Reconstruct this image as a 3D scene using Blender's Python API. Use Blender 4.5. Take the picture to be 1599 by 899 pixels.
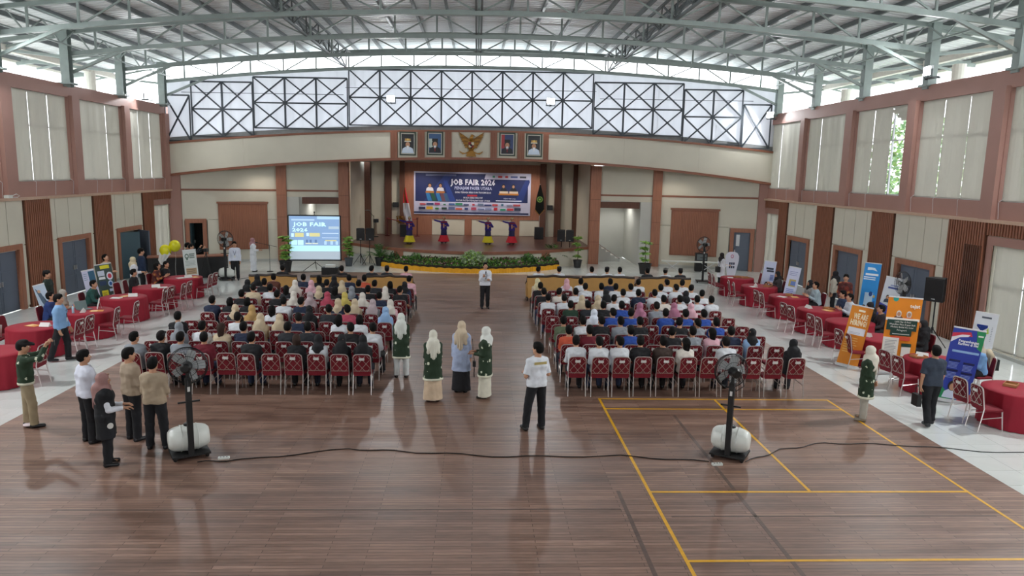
import bpy, bmesh, math, random
import numpy as np
from mathutils import Vector, Matrix

for o in list(bpy.data.objects):
    bpy.data.objects.remove(o, do_unlink=True)
SC = bpy.context.scene
COL = SC.collection
R = math.radians

# ------------------------------------------------------------------ camera, sky, exposure
CAM_H = 4.9
def camera():
    f_px, yaw, pitch, roll = 1128.34, 0.051379, 0.158719, 0.021759
    cy, sy, cp, sp = math.cos(yaw), math.sin(yaw), math.cos(pitch), math.sin(pitch)
    f = Vector((sy*cp, cy*cp, -sp)); r = Vector((cy, -sy, 0)); u = r.cross(f)
    c, s = math.cos(roll), math.sin(roll)
    r2, u2 = r*c + u*s, u*c - r*s
    cd = bpy.data.cameras.new('camera'); co = bpy.data.objects.new('camera', cd); COL.objects.link(co)
    cd.sensor_width = 36.0; cd.lens = 36.0*f_px/1599.0
    cd.clip_start = 0.1; cd.clip_end = 500
    m = Matrix((r2, u2, -f)).transposed().to_4x4(); m.translation = Vector((0, 0, CAM_H))
    co.matrix_world = m
    SC.camera = co
camera()

def sky():
    w = bpy.data.worlds.new('overcast_sky'); SC.world = w; w.use_nodes = True
    nt = w.node_tree; bg = nt.nodes['Background']
    tc = nt.nodes.new('ShaderNodeTexCoord'); sep = nt.nodes.new('ShaderNodeSeparateXYZ')
    ramp = nt.nodes.new('ShaderNodeValToRGB')
    ramp.color_ramp.elements[0].position = 0.0; ramp.color_ramp.elements[0].color = (0.95, 0.97, 1.0, 1)
    ramp.color_ramp.elements[1].position = 0.7; ramp.color_ramp.elements[1].color = (0.80, 0.90, 1.0, 1)
    nt.links.new(tc.outputs['Generated'], sep.inputs[0]); nt.links.new(sep.outputs['Z'], ramp.inputs[0])
    nt.links.new(ramp.outputs[0], bg.inputs['Color'])
    bg.inputs['Strength'].default_value = 1.6
sky()
vs = SC.view_settings
vs.view_transform = 'Standard'; vs.look = 'None'; vs.gamma = 1.0; vs.use_curve_mapping = False
vs.exposure = 2.0

# ------------------------------------------------------------------ helpers
def lin(h):
    h = h.lstrip('#'); out = []
    for i in (0, 2, 4):
        c = int(h[i:i+2], 16)/255
        out.append(c/12.92 if c <= .04045 else ((c+.055)/1.055)**2.4)
    return tuple(out)

def mat(name, hexc=None, rough=.6, metal=0.0, noise=0.0, nscale=8.0, bump=0.0, bscale=40.0, emit=None, estr=0.0,
        objcol=False, coat=0.0, stretch=None, alpha=1.0):
    m = bpy.data.materials.new(name); m.use_nodes = True
    nt = m.node_tree; N = nt.nodes; L = nt.links; b = N['Principled BSDF']
    b.inputs['Roughness'].default_value = rough; b.inputs['Metallic'].default_value = metal
    if coat: b.inputs['Coat Weight'].default_value = coat
    if objcol:
        oi = N.new('ShaderNodeObjectInfo'); base = oi.outputs['Color']
    else:
        rgb = N.new('ShaderNodeRGB'); rgb.outputs[0].default_value = (*lin(hexc), 1); base = rgb.outputs[0]
    tc = N.new('ShaderNodeTexCoord'); co = tc.outputs['Object']
    if stretch:
        mp = N.new('ShaderNodeMapping'); mp.inputs['Scale'].default_value = stretch
        L.new(co, mp.inputs[0]); co = mp.outputs[0]
    if noise:
        nz = N.new('ShaderNodeTexNoise'); nz.inputs['Scale'].default_value = nscale; nz.inputs['Detail'].default_value = 3
        L.new(co, nz.inputs['Vector'])
        mr = N.new('ShaderNodeMapRange'); mr.inputs[1].default_value = .25; mr.inputs[2].default_value = .75
        mr.inputs[3].default_value = 1-noise; mr.inputs[4].default_value = 1+noise
        L.new(nz.outputs[0], mr.inputs[0])
        mx = N.new('ShaderNodeVectorMath'); mx.operation = 'SCALE'
        L.new(base, mx.inputs[0]); L.new(mr.outputs[0], mx.inputs['Scale']); base = mx.outputs[0]
    L.new(base, b.inputs['Base Color'])
    if bump:
        n2 = N.new('ShaderNodeTexNoise'); n2.inputs['Scale'].default_value = bscale; n2.inputs['Detail'].default_value = 2
        L.new(co, n2.inputs['Vector'])
        bp = N.new('ShaderNodeBump'); bp.inputs['Strength'].default_value = bump; bp.inputs['Distance'].default_value = .02
        L.new(n2.outputs[0], bp.inputs['Height']); L.new(bp.outputs[0], b.inputs['Normal'])
    if emit:
        b.inputs['Emission Color'].default_value = (*lin(emit), 1); b.inputs['Emission Strength'].default_value = estr
    return m

_FC = {}
def flat(hexc, rough=.6):
    k = (hexc, rough)
    if k not in _FC: _FC[k] = mat('print_'+hexc.strip('#'), hexc, rough, noise=.04, nscale=3)
    return _FC[k]

def translucent(name, hexc, trans_hex, fac, streak=0.0, rough=.6):
    """cloth or plastic sheet that lets daylight through, diffusely"""
    m = bpy.data.materials.new(name); m.use_nodes = True; nt = m.node_tree; N = nt.nodes; L = nt.links
    b = N['Principled BSDF']; b.inputs['Base Color'].default_value = (*lin(hexc), 1); b.inputs['Roughness'].default_value = rough
    t = N.new('ShaderNodeBsdfTranslucent'); t.inputs[0].default_value = (*lin(trans_hex), 1)
    if streak:
        tc = N.new('ShaderNodeTexCoord'); mp = N.new('ShaderNodeMapping'); mp.inputs['Scale'].default_value = (2.2, 2.2, .12)
        nz = N.new('ShaderNodeTexNoise'); nz.inputs['Scale'].default_value = 1.6; nz.inputs['Detail'].default_value = 4
        mr = N.new('ShaderNodeMapRange'); mr.inputs[1].default_value = .3; mr.inputs[2].default_value = .7
        mr.inputs[3].default_value = 1-streak; mr.inputs[4].default_value = 1.0
        mx = N.new('ShaderNodeVectorMath'); mx.operation = 'SCALE'; mx.inputs[0].default_value = lin(trans_hex)
        L.new(tc.outputs['Object'], mp.inputs[0]); L.new(mp.outputs[0], nz.inputs['Vector']); L.new(nz.outputs[0], mr.inputs[0])
        L.new(mr.outputs[0], mx.inputs['Scale']); L.new(mx.outputs[0], t.inputs[0])
    x = N.new('ShaderNodeMixShader'); x.inputs[0].default_value = fac
    L.new(b.outputs[0], x.inputs[1]); L.new(t.outputs[0], x.inputs[2])
    L.new(x.outputs[0], N['Material Output'].inputs['Surface'])
    return m

def wood_floor_mat():
    m = bpy.data.materials.new('worn_wood_floor'); m.use_nodes = True; nt = m.node_tree; N = nt.nodes; L = nt.links
    b = N['Principled BSDF']; tc = N.new('ShaderNodeTexCoord')
    br = N.new('ShaderNodeTexBrick'); br.offset = .37; br.squash = 1.0
    br.inputs['Scale'].default_value = 1.0; br.inputs['Brick Width'].default_value = 1.35; br.inputs['Row Height'].default_value = .075
    br.inputs['Mortar Size'].default_value = .004; br.inputs['Mortar Smooth'].default_value = .3; br.inputs['Bias'].default_value = -.1
    br.inputs['Color1'].default_value = (*lin('#927769'), 1); br.inputs['Color2'].default_value = (*lin('#765d51'), 1)
    br.inputs['Mortar'].default_value = (*lin('#45342d'), 1)
    L.new(tc.outputs['Object'], br.inputs['Vector'])
    mp = N.new('ShaderNodeMapping'); mp.inputs['Scale'].default_value = (.35, 2.2, 1); L.new(tc.outputs['Object'], mp.inputs[0])
    n1 = N.new('ShaderNodeTexNoise'); n1.inputs['Scale'].default_value = 1.1; n1.inputs['Detail'].default_value = 6
    n1.inputs['Roughness'].default_value = .65
    L.new(mp.outputs[0], n1.inputs['Vector'])
    r1 = N.new('ShaderNodeValToRGB'); e = r1.color_ramp.elements
    e[0].position = .33; e[0].color = (.62, .55, .52, 1); e[1].position = .68; e[1].color = (1.18, 1.12, 1.08, 1)
    L.new(n1.outputs[0], r1.inputs[0])
    mx = N.new('ShaderNodeMix'); mx.data_type = 'RGBA'; mx.blend_type = 'MULTIPLY'; mx.inputs[0].default_value = 1
    L.new(br.outputs['Color'], mx.inputs[6]); L.new(r1.outputs[0], mx.inputs[7])
    mp2 = N.new('ShaderNodeMapping'); mp2.inputs['Scale'].default_value = (2.5, 40, 1); L.new(tc.outputs['Object'], mp2.inputs[0])
    n2 = N.new('ShaderNodeTexNoise'); n2.inputs['Scale'].default_value = 1.5; n2.inputs['Detail'].default_value = 5; L.new(mp2.outputs[0], n2.inputs['Vector'])
    mx2 = N.new('ShaderNodeMix'); mx2.data_type = 'RGBA'; mx2.blend_type = 'OVERLAY'; mx2.inputs[0].default_value = .55
    L.new(mx.outputs[2], mx2.inputs[6]); L.new(n2.outputs[0], mx2.inputs[7])
    L.new(mx2.outputs[2], b.inputs['Base Color'])
    mr = N.new('ShaderNodeMapRange'); mr.inputs[1].default_value = .3; mr.inputs[2].default_value = .7; mr.inputs[3].default_value = .30; mr.inputs[4].default_value = .5
    L.new(n1.outputs[0], mr.inputs[0]); L.new(mr.outputs[0], b.inputs['Roughness'])
    b.inputs['Specular IOR Level'].default_value = .5
    bp = N.new('ShaderNodeBump'); bp.inputs['Strength'].default_value = .12; bp.inputs['Distance'].default_value = .01
    ad = N.new('ShaderNodeMath'); ad.operation = 'MULTIPLY_ADD'; ad.inputs[1].default_value = .5
    L.new(n2.outputs[0], ad.inputs[0]); L.new(br.outputs['Fac'], ad.inputs[2])
    L.new(ad.outputs[0], bp.inputs['Height']); bp.invert = True
    L.new(bp.outputs[0], b.inputs['Normal'])
    return m

def batik_mat(name, base, motif, scale=7.0, size=.28, motif2=None):
    m = bpy.data.materials.new(name); m.use_nodes = True; nt = m.node_tree; N = nt.nodes; L = nt.links
    b = N['Principled BSDF']; b.inputs['Roughness'].default_value = .8
    tc = N.new('ShaderNodeTexCoord'); vo = N.new('ShaderNodeTexVoronoi'); vo.inputs['Scale'].default_value = scale
    vo.inputs['Randomness'].default_value = .75
    L.new(tc.outputs['Object'], vo.inputs['Vector'])
    nz = N.new('ShaderNodeTexNoise'); nz.inputs['Scale'].default_value = 34; L.new(tc.outputs['Object'], nz.inputs['Vector'])
    ad = N.new('ShaderNodeMath'); ad.operation = 'MULTIPLY_ADD'; ad.inputs[1].default_value = .35
    L.new(nz.outputs[0], ad.inputs[0]); L.new(vo.outputs['Distance'], ad.inputs[2])
    rp = N.new('ShaderNodeValToRGB'); rp.color_ramp.interpolation = 'CONSTANT'
    e = rp.color_ramp.elements; e[0].position = 0; e[0].color = (*lin(motif), 1); e[1].position = size; e[1].color = (*lin(base), 1)
    if motif2:
        x = rp.color_ramp.elements.new(size*1.45); x.color = (*lin(base), 1); rp.color_ramp.elements[1].color = (*lin(motif2), 1)
    L.new(ad.outputs[0], rp.inputs[0]); L.new(rp.outputs[0], b.inputs['Base Color'])
    return m

class MB:
    """collects shapes into one mesh"""
    def __init__(s): s.v = []; s.f = []; s.m = []
    def add(s, vs, fs, mi=0):
        n = len(s.v); s.v += [tuple(v) for v in vs]
        for f in fs: s.f.append(tuple(i+n for i in f)); s.m.append(mi)
        return s
    def box(s, x0, y0, z0, x1, y1, z1, mi=0):
        v = [(x0,y0,z0),(x1,y0,z0),(x1,y1,z0),(x0,y1,z0),(x0,y0,z1),(x1,y0,z1),(x1,y1,z1),(x0,y1,z1)]
        return s.add(v, [(3,2,1,0),(4,5,6,7),(0,1,5,4),(1,2,6,5),(2,3,7,6),(3,0,4,7)], mi)
    def cbox(s, cx, cy, cz, sx, sy, sz, mi=0, M=None):
        h = [(-.5,-.5,-.5),(.5,-.5,-.5),(.5,.5,-.5),(-.5,.5,-.5),(-.5,-.5,.5),(.5,-.5,.5),(.5,.5,.5),(-.5,.5,.5)]
        v = []
        for a in h:
            p = Vector((a[0]*sx, a[1]*sy, a[2]*sz))
            if M is not None: p = M @ p
            v.append((p.x+cx, p.y+cy, p.z+cz))
        return s.add(v, [(3,2,1,0),(4,5,6,7),(0,1,5,4),(1,2,6,5),(2,3,7,6),(3,0,4,7)], mi)
    def bar(s, a, b, w, h=None, mi=0, up=(0, 0, 1)):
        """rectangular bar from a to b; w across, h along 'up'"""
        h = h or w; a, b = Vector(a), Vector(b); d = (b-a)
        if d.length < 1e-6: return s
        d.normalize(); u = Vector(up)
        if abs(d.dot(u)) > .98: u = Vector((0, 1, 0)) if abs(d.y) < .9 else Vector((1, 0, 0))
        sd = d.cross(u).normalized(); u = sd.cross(d).normalized()
        v = []
        for p in (a, b):
            for i, j in ((-1,-1),(1,-1),(1,1),(-1,1)): v.append(p + sd*(w/2*i) + u*(h/2*j))
        return s.add(v, [(3,2,1,0),(4,5,6,7),(0,1,5,4),(1,2,6,5),(2,3,7,6),(3,0,4,7)], mi)
    def tube(s, pts, r, n=6, mi=0, cap=True, closed=False):
        pts = [Vector(p) for p in pts]; rs = r if hasattr(r, '__len__') else [r]*len(pts)
        rings = []; k = len(pts); u = None
        for i, p in enumerate(pts):
            if closed: d = pts[(i+1) % k]-pts[i-1]
            else: d = pts[min(i+1, k-1)]-pts[max(i-1, 0)]
            d.normalize()
            if u is None:
                u = Vector((0, 0, 1)) if abs(d.z) < .9 else Vector((1, 0, 0))
            u = (u - d*u.dot(d))
            u = u.normalized() if u.length > 1e-5 else d.orthogonal().normalized()
            w = d.cross(u)
            rings.append([p + (u*math.cos(2*math.pi*j/n) + w*math.sin(2*math.pi*j/n))*rs[i] for j in range(n)])
        v = [q for rg in rings for q in rg]; f = []
        for i in range(k if closed else k-1):
            i2 = (i+1) % k
            for j in range(n):
                j2 = (j+1) % n; f.append((i*n+j, i*n+j2, i2*n+j2, i2*n+j))
        if cap and not closed:
            f.append(tuple(range(n-1, -1, -1))); f.append(tuple((k-1)*n+j for j in range(n)))
        return s.add(v, f, mi)
    def lathe(s, prof, n=16, c=(0, 0, 0), mi=0, sx=1, sy=1, cap=True):
        v = []; f = []
        for r, z in prof:
            for j in range(n):
                a = 2*math.pi*j/n; v.append((c[0]+r*sx*math.cos(a), c[1]+r*sy*math.sin(a), c[2]+z))
        for i in range(len(prof)-1):
            for j in range(n):
                j2 = (j+1) % n; f.append((i*n+j, i*n+j2, (i+1)*n+j2, (i+1)*n+j))
        if cap:
            f.append(tuple(range(n-1, -1, -1))); f.append(tuple((len(prof)-1)*n+j for j in range(n)))
        return s.add(v, f, mi)
    def ball(s, c, r, n=10, m=6, mi=0):
        r = r if hasattr(r, '__len__') else (r, r, r)
        v = []; f = []
        for i in range(m+1):
            t = math.pi*i/m
            for j in range(n):
                a = 2*math.pi*j/n
                v.append((c[0]+r[0]*math.sin(t)*math.cos(a), c[1]+r[1]*math.sin(t)*math.sin(a), c[2]-r[2]*math.cos(t)))
        for i in range(m):
            for j in range(n):
                j2 = (j+1) % n; f.append((i*n+j, i*n+j2, (i+1)*n+j2, (i+1)*n+j))
        return s.add(v, f, mi)
    def poly(s, pts, y0, y1, mi=0):
        """polygon given in (x,z), extruded from y0 (front) to y1"""
        n = len(pts); v = [(x, y0, z) for x, z in pts]+[(x, y1, z) for x, z in pts]
        f = [tuple(range(n)), tuple(range(2*n-1, n-1, -1))]
        for i in range(n): j = (i+1) % n; f.append((j, i, n+i, n+j))
        return s.add(v, f, mi)
    def prism(s, pts, z0, z1, mi=0):
        """polygon in (x,y), counter-clockwise, extruded up"""
        n = len(pts); v = [(x, y, z0) for x, y in pts]+[(x, y, z1) for x, y in pts]
        f = [tuple(range(n-1, -1, -1)), tuple(range(n, 2*n))]
        for i in range(n): j = (i+1) % n; f.append((i, j, n+j, n+i))
        return s.add(v, f, mi)
    def mesh(s, name, mats, smooth=False):
        me = bpy.data.meshes.new(name); me.from_pydata(s.v, [], s.f)
        for m in (mats if isinstance(mats, (list, tuple)) else [mats]): me.materials.append(m)
        if any(s.m): me.polygons.foreach_set('material_index', s.m)
        if smooth: me.polygons.foreach_set('use_smooth', [True]*len(me.polygons))
        me.update(); return me
    def build(s, name, mats, parent=None, loc=None, smooth=False, rotz=0):
        return link(name, s.mesh(name, mats, smooth), parent, loc, rotz)

def link(name, data, parent=None, loc=None, rotz=0, color=None):
    o = bpy.data.objects.new(name, data); COL.objects.link(o)
    if parent is not None: o.parent = parent
    if loc is not None: o.location = loc
    if rotz: o.rotation_euler = (0, 0, rotz)
    if color is not None: o.color = (*color, 1)
    return o
def tag(o, label, cat, group=None, kind=None):
    o['label'] = label; o['category'] = cat
    if group: o['group'] = group
    if kind: o['kind'] = kind
    return o
def thing(name, label, cat, loc=(0, 0, 0), rotz=0, group=None):
    o = link(name, None, None, loc, rotz); o.empty_display_size = .1
    return tag(o, label, cat, group)
def structure(o): o['kind'] = 'structure'; return o
def stuff(o): o['kind'] = 'stuff'; return o
def copy_tree(o, parent=None):
    c = o.copy(); COL.objects.link(c)
    if parent is not None: c.parent = parent
    for ch in o.children: copy_tree(ch, c)
    return c
_TX = {}
def text_mesh(s, size, bold=0.0, align='CENTER', width=None):
    """flat lettering as a mesh in the XZ plane facing -Y"""
    k = (s, size, bold, align, width)
    if k in _TX: return _TX[k]
    cu = bpy.data.curves.new('t', 'FONT'); cu.body = s; cu.size = size; cu.align_x = align; cu.align_y = 'CENTER'
    cu.resolution_u = 1; cu.offset = bold; cu.extrude = .002; cu.space_character = 1.05
    o = bpy.data.objects.new('t', cu); COL.objects.link(o)
    dg = bpy.context.evaluated_depsgraph_get(); me = bpy.data.meshes.new_from_object(o.evaluated_get(dg))
    bpy.data.objects.remove(o); n = len(me.vertices)
    co = np.zeros(n*3); me.vertices.foreach_get('co', co); co = co.reshape(-1, 3)
    if width and n: co[:, 0] *= width/max(1e-6, (co[:, 0].max()-co[:, 0].min()))
    fs = [tuple(p.vertices) for p in me.polygons]
    vs_ = [(a, -c, b) for a, b, c in co]
    bpy.data.meshes.remove(me)
    _TX[k] = (vs_, fs); return _TX[k]
def add_text(mb, s, size, x, y, z, mi=0, bold=0.0, align='CENTER', width=None):
    v, f = text_mesh(s, size, bold, align, width)
    mb.add([(a+x, b+y, c+z) for a, b, c in v], f, mi)
ORD = ['first', 'second', 'third', 'fourth', 'fifth', 'sixth', 'seventh', 'eighth', 'ninth', 'tenth', 'eleventh', 'twelfth']
rnd = random.Random(7)
# ------------------------------------------------------------------ people: smooth implicit bodies meshed by surface nets
def V3(*a): return np.array(a, float)
def unit(v): v = np.asarray(v, float); return v/np.linalg.norm(v)

class SDF:
    def __init__(s): s.ops = []
    def rc(s, a, b, ra, rb, k=.03, cut=None): s.ops.append(('rc', np.asarray(a, float), np.asarray(b, float), ra, rb, k, cut)); return s
    def el(s, c, r, k=.02, Rm=None): s.ops.append(('el', np.asarray(c, float), np.asarray(r, float), Rm, None, k)); return s
    def sub_el(s, c, r, Rm=None): s.ops.append(('sel', np.asarray(c, float), np.asarray(r, float), Rm, None, 0)); return s
    def cut(s, p, n): s.ops.append(('cut', np.asarray(p, float), unit(n), None, None, 0)); return s
    def cutlocal(s, p, n, rad): s.ops.append(('cutl', np.asarray(p, float), unit(n), rad, None, 0)); return s
    def grow(s, d): s.ops.append(('grow', d, None, None, None, 0)); return s
    def mesh(s, h):
        lo = np.full(3, 1e9); hi = -lo
        for op in s.ops:
            if op[0] == 'rc':
                r = max(op[3], op[4]); lo = np.minimum(lo, np.minimum(op[1], op[2])-r); hi = np.maximum(hi, np.maximum(op[1], op[2])+r)
            elif op[0] == 'el':
                r = op[2].max() if op[3] is not None else op[2]; lo = np.minimum(lo, op[1]-r); hi = np.maximum(hi, op[1]+r)
        lo = lo-.05; hi = hi+.05
        n = np.ceil((hi-lo)/h).astype(int)+1
        ax = [lo[i]+h*np.arange(n[i]) for i in range(3)]
        F = np.full(n, .5, np.float32)
        for op in s.ops:
            t = op[0]
            if t in ('rc', 'el', 'sel', 'cutl'):
                mg = op[5]+2*h+.012
                if t == 'rc': r = max(op[3], op[4]); a = np.minimum(op[1], op[2])-r-mg; b = np.maximum(op[1], op[2])+r+mg
                elif t == 'cutl': a = op[1]-op[3]; b = op[1]+op[3]
                else: r = (op[2].max() if op[3] is not None else op[2])+mg; a = op[1]-r; b = op[1]+r
                i0 = np.clip(np.floor((a-lo)/h).astype(int), 0, n-1); i1 = np.clip(np.ceil((b-lo)/h).astype(int)+1, 1, n)
                if (i1 <= i0).any(): continue
            else: i0 = np.zeros(3, int); i1 = n
            sl = tuple(slice(i0[i], i1[i]) for i in range(3))
            X = ax[0][sl[0]][:, None, None]; Y = ax[1][sl[1]][None, :, None]; Z = ax[2][sl[2]][None, None, :]
            G = F[sl]
            if t == 'rc':
                _, pa, pb, ra, rb, k, ct = op; ba = pb-pa; L2 = max(1e-12, ba@ba)
                x, y, z = X-pa[0], Y-pa[1], Z-pa[2]
                q = np.clip((x*ba[0]+y*ba[1]+z*ba[2])/L2, 0, 1)
                d = np.sqrt((x-q*ba[0])**2+(y-q*ba[1])**2+(z-q*ba[2])**2)-(ra+(rb-ra)*q)
                if ct is not None:
                    d = np.maximum(d, (X-ct[0][0])*ct[1][0]+(Y-ct[0][1])*ct[1][1]+(Z-ct[0][2])*ct[1][2])
            elif t in ('el', 'sel'):
                _, c, r, Rm, _, k = op; x, y, z = X-c[0], Y-c[1], Z-c[2]
                if Rm is not None:
                    x, y, z = (Rm[0,0]*x+Rm[1,0]*y+Rm[2,0]*z, Rm[0,1]*x+Rm[1,1]*y+Rm[2,1]*z, Rm[0,2]*x+Rm[1,2]*y+Rm[2,2]*z)
                k0 = np.sqrt((x/r[0])**2+(y/r[1])**2+(z/r[2])**2); k1 = np.sqrt((x/r[0]**2)**2+(y/r[1]**2)**2+(z/r[2]**2)**2)+1e-9
                d = k0*(k0-1)/k1
            elif t in ('cut', 'cutl'):
                _, p, nn = op[:3]; d = (X-p[0])*nn[0]+(Y-p[1])*nn[1]+(Z-p[2])*nn[2]
                F[sl] = np.maximum(G, d); continue
            elif t == 'grow': F -= op[1]; continue
            if t == 'sel': F[sl] = np.maximum(G, -d); continue
            if k > 0:
                hh = np.maximum(k-np.abs(G-d), 0)/k; F[sl] = np.minimum(G, d)-hh*hh*k*.25
            else: F[sl] = np.minimum(G, d)
        F[0] = F[-1] = .5; F[:, 0] = F[:, -1] = .5; F[:, :, 0] = F[:, :, -1] = .5
        return surf_net(F, lo, h)

def surf_net(F, lo, h):
    ins = F < 0; n = np.array(F.shape)
    c = np.zeros(n-1, np.int8)
    for dx in (0, 1):
        for dy in (0, 1):
            for dz in (0, 1): c += ins[dx:n[0]-1+dx, dy:n[1]-1+dy, dz:n[2]-1+dz]
    act = (c > 0) & (c < 8)
    I = np.argwhere(act); idx = np.full(act.shape, -1, np.int32); idx[act] = np.arange(len(I))
    cs = np.array([(a, b, d) for a in (0, 1) for b in (0, 1) for d in (0, 1)])
    vals = np.stack([F[I[:, 0]+a, I[:, 1]+b, I[:, 2]+d] for a, b, d in cs], 1)
    acc = np.zeros((len(I), 3)); cnt = np.zeros(len(I))
    for i in range(8):
        for j in range(i+1, 8):
            if np.abs(cs[i]-cs[j]).sum() != 1: continue
            va, vb = vals[:, i], vals[:, j]; m = (va < 0) != (vb < 0)
            t = np.where(m, va/np.where(m, va-vb, 1), 0)
            p = cs[i]+t[:, None]*(cs[j]-cs[i]); acc += p*m[:, None]; cnt += m
    Vt = lo+h*(I+acc/cnt[:, None])
    quads = []
    for ax in range(3):
        a1, a2 = (ax+1) % 3, (ax+2) % 3
        sl0 = [slice(None)]*3; sl1 = [slice(None)]*3; sl0[ax] = slice(0, -1); sl1[ax] = slice(1, None)
        s0, s1 = ins[tuple(sl0)], ins[tuple(sl1)]
        E = np.argwhere(s0 != s1)
        E = E[(E[:, a1] > 0) & (E[:, a2] > 0) & (E[:, a1] < n[a1]-1) & (E[:, a2] < n[a2]-1)]
        if not len(E): continue
        flip = s0[E[:, 0], E[:, 1], E[:, 2]]
        def g(o1, o2):
            q = E.copy(); q[:, a1] -= o1; q[:, a2] -= o2; return idx[q[:, 0], q[:, 1], q[:, 2]]
        q = np.stack([g(1, 1), g(0, 1), g(0, 0), g(1, 0)], 1)
        q[~flip] = q[~flip][:, ::-1]
        quads.append(q)
    Q = np.concatenate(quads)
    return Vt, Q[(Q >= 0).all(1)]

def np_mesh(name, V, Q, mats, mi=None, fold=0.0):
    me = bpy.data.meshes.new(name); nv, nq = len(V), len(Q)
    me.vertices.add(nv); me.vertices.foreach_set('co', np.ascontiguousarray(V, np.float32).ravel())
    me.loops.add(nq*4); me.loops.foreach_set('vertex_index', np.ascontiguousarray(Q, np.int32).ravel())
    me.polygons.add(nq); me.polygons.foreach_set('loop_start', np.arange(nq, dtype=np.int32)*4)
    me.polygons.foreach_set('use_smooth', np.ones(nq, bool))
    for m in mats: me.materials.append(m)
    if mi is not None: me.polygons.foreach_set('material_index', np.asarray(mi, np.int32))
    me.update(calc_edges=True); me.validate()
    if fold:
        N = np.zeros(nv*3, np.float32); me.vertex_normals.foreach_get('vector', N); N = N.reshape(-1, 3)
        x, y, z = V[:, 0], V[:, 1], V[:, 2]
        d = np.sin(31*z+17*x+3*np.sin(19*y+5*x))*.5+np.sin(47*z-29*x+11*y+2*np.sin(13*z))*.35+np.sin(61*x+53*y+9*z)*.25
        V2 = V+N*(fold*d)[:, None]
        me.vertices.foreach_set('co', np.ascontiguousarray(V2, np.float32).ravel()); me.update()
    return me

def join_parts(parts):
    V = []; Q = []; M = []; n = 0
    for v, q, m in parts:
        V.append(v); Q.append(q+n); n += len(v)
        M.append(np.full(len(q), m) if np.isscalar(m) else m)
    return np.concatenate(V), np.concatenate(Q), np.concatenate(M)

def quad_ball(c, r, n=8, m=6):
    V = []; Q = []
    for i in range(m+1):
        t = math.pi*(.02+.96*i/m)
        for j in range(n):
            a = 2*math.pi*j/n; V.append((c[0]+r*math.sin(t)*math.cos(a), c[1]+r*math.sin(t)*math.sin(a), c[2]-r*math.cos(t)))
    for i in range(m):
        for j in range(n): Q.append((i*n+j, i*n+(j+1) % n, (i+1)*n+(j+1) % n, (i+1)*n+j))
    return np.array(V), np.array(Q)

SKIN = mat('skin', '#bd8d70', .55, noise=.06, nscale=12)
EYEW = mat('eye_white', '#e8e4dc', .3); EYED = mat('dark_iris_and_brow', '#1d1410', .4); LIP = mat('lips', '#97574c', .5)
CLOTH = mat('woven_cloth', objcol=True, rough=.85, noise=.10, nscale=6, bump=.35, bscale=14)
HAIRM = mat('hair', objcol=True, rough=.7, noise=.25, nscale=60, bump=.4, bscale=90)
HAIRM.node_tree.nodes['Principled BSDF'].inputs['Specular IOR Level'].default_value = .2
LEATHER = mat('shoe_leather', objcol=True, rough=.4, noise=.08)
BATIK = batik_mat('green_batik_cloth', '#1f3420', '#cfd3bd', 7.5, .40)
BATIKB = batik_mat('brown_batik_cloth', '#4a1c18', '#a8743a', 6.0, .46, '#742a22')

def make_head():
    s = SDF()
    s.el((0, -.012, .035), (.076, .094, .085), 0)                 # cranium
    s.el((0, .022, -.035), (.058, .066, .082), .04)               # face
    s.el((0, .048, -.085), (.030, .030, .028), .03)               # chin
    s.el((.046, .018, -.058), (.022, .04, .035), .03); s.el((-.046, .018, -.058), (.022, .04, .035), .03)
    s.rc((0, .083, .012), (0, .106, -.026), .009, .014, .012)     # nose
    s.el((.033, .074, .018), (.018, .012, .008), .012); s.el((-.033, .074, .018), (.018, .012, .008), .012)   # brow ridge
    s.el((0, .084, -.062), (.024, .012, .012), .01)               # mouth
    for x in (-1, 1):
        s.sub_el((x*.031, .095, -.001), (.015, .013, .007))       # eye sockets
        s.el((x*.078, -.005, -.012), (.012, .02, .033), .008)     # ears
    s.rc((0, -.02, -.06), (0, -.032, -.16), .052, .056, .03)      # neck
    V, Q = s.mesh(.0068)
    cen = V[Q].mean(1)
    mi = np.zeros(len(Q), int)
    mi[(np.abs(cen[:, 2]+.062) < .0095) & (np.abs(cen[:, 0]) < .024) & (cen[:, 1] > .08)] = 3
    parts = [(V, Q, mi)]
    for x in (-1, 1):
        v, q = quad_ball((x*.031, .0795, -.001), .0105); parts.append((v, q, 1))
        v, q = quad_ball((x*.031, .0855, -.002), .0062); parts.append((v, q, 2))
        b = SDF().rc((x*.017, .089, .0185), (x*.047, .077, .0175), .0045, .0035, 0).mesh(.005); parts.append((b[0], b[1], 2))
    return join_parts(parts)
HEAD = make_head()

def make_hand(curl):
    """right hand: wrist at origin, fingers along -Z, palm faces +Y, thumb on the -X side"""
    s = SDF()
    s.rc((0, 0, .05), (0, 0, -.01), .026, .026, 0)
    for x in (-.026, -.009, .009, .026): s.rc((x*.55, 0, -.01), (x, 0, -.085), .017, .0125, .012)
    fl = [(-.029, .072), (-.010, .082), (.010, .077), (.029, .060)]
    for x, ln in fl:
        p = V3(x, 0, -.086); a = .15
        for seg, r0, r1 in ((.45, .0098, .0090), (.32, .0090, .0083), (.23, .0083, .0072)):
            a += curl; q = p+V3(0, math.sin(a), -math.cos(a))*ln*seg; s.rc(p, q, r0, r1, .004); p = q
    t0 = V3(-.022, .006, -.026); t1 = V3(-.05, .02, -.058); t2 = V3(-.056, .03+.02*curl, -.088)
    s.rc(t0, t1, .0155, .0115, .012); s.rc(t1, t2, .0112, .0088, .004)
    V, Q = s.mesh(.0058)
    return V, Q
HAND_OPEN = make_hand(.28); HAND_GRIP = make_hand(.95)

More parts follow.
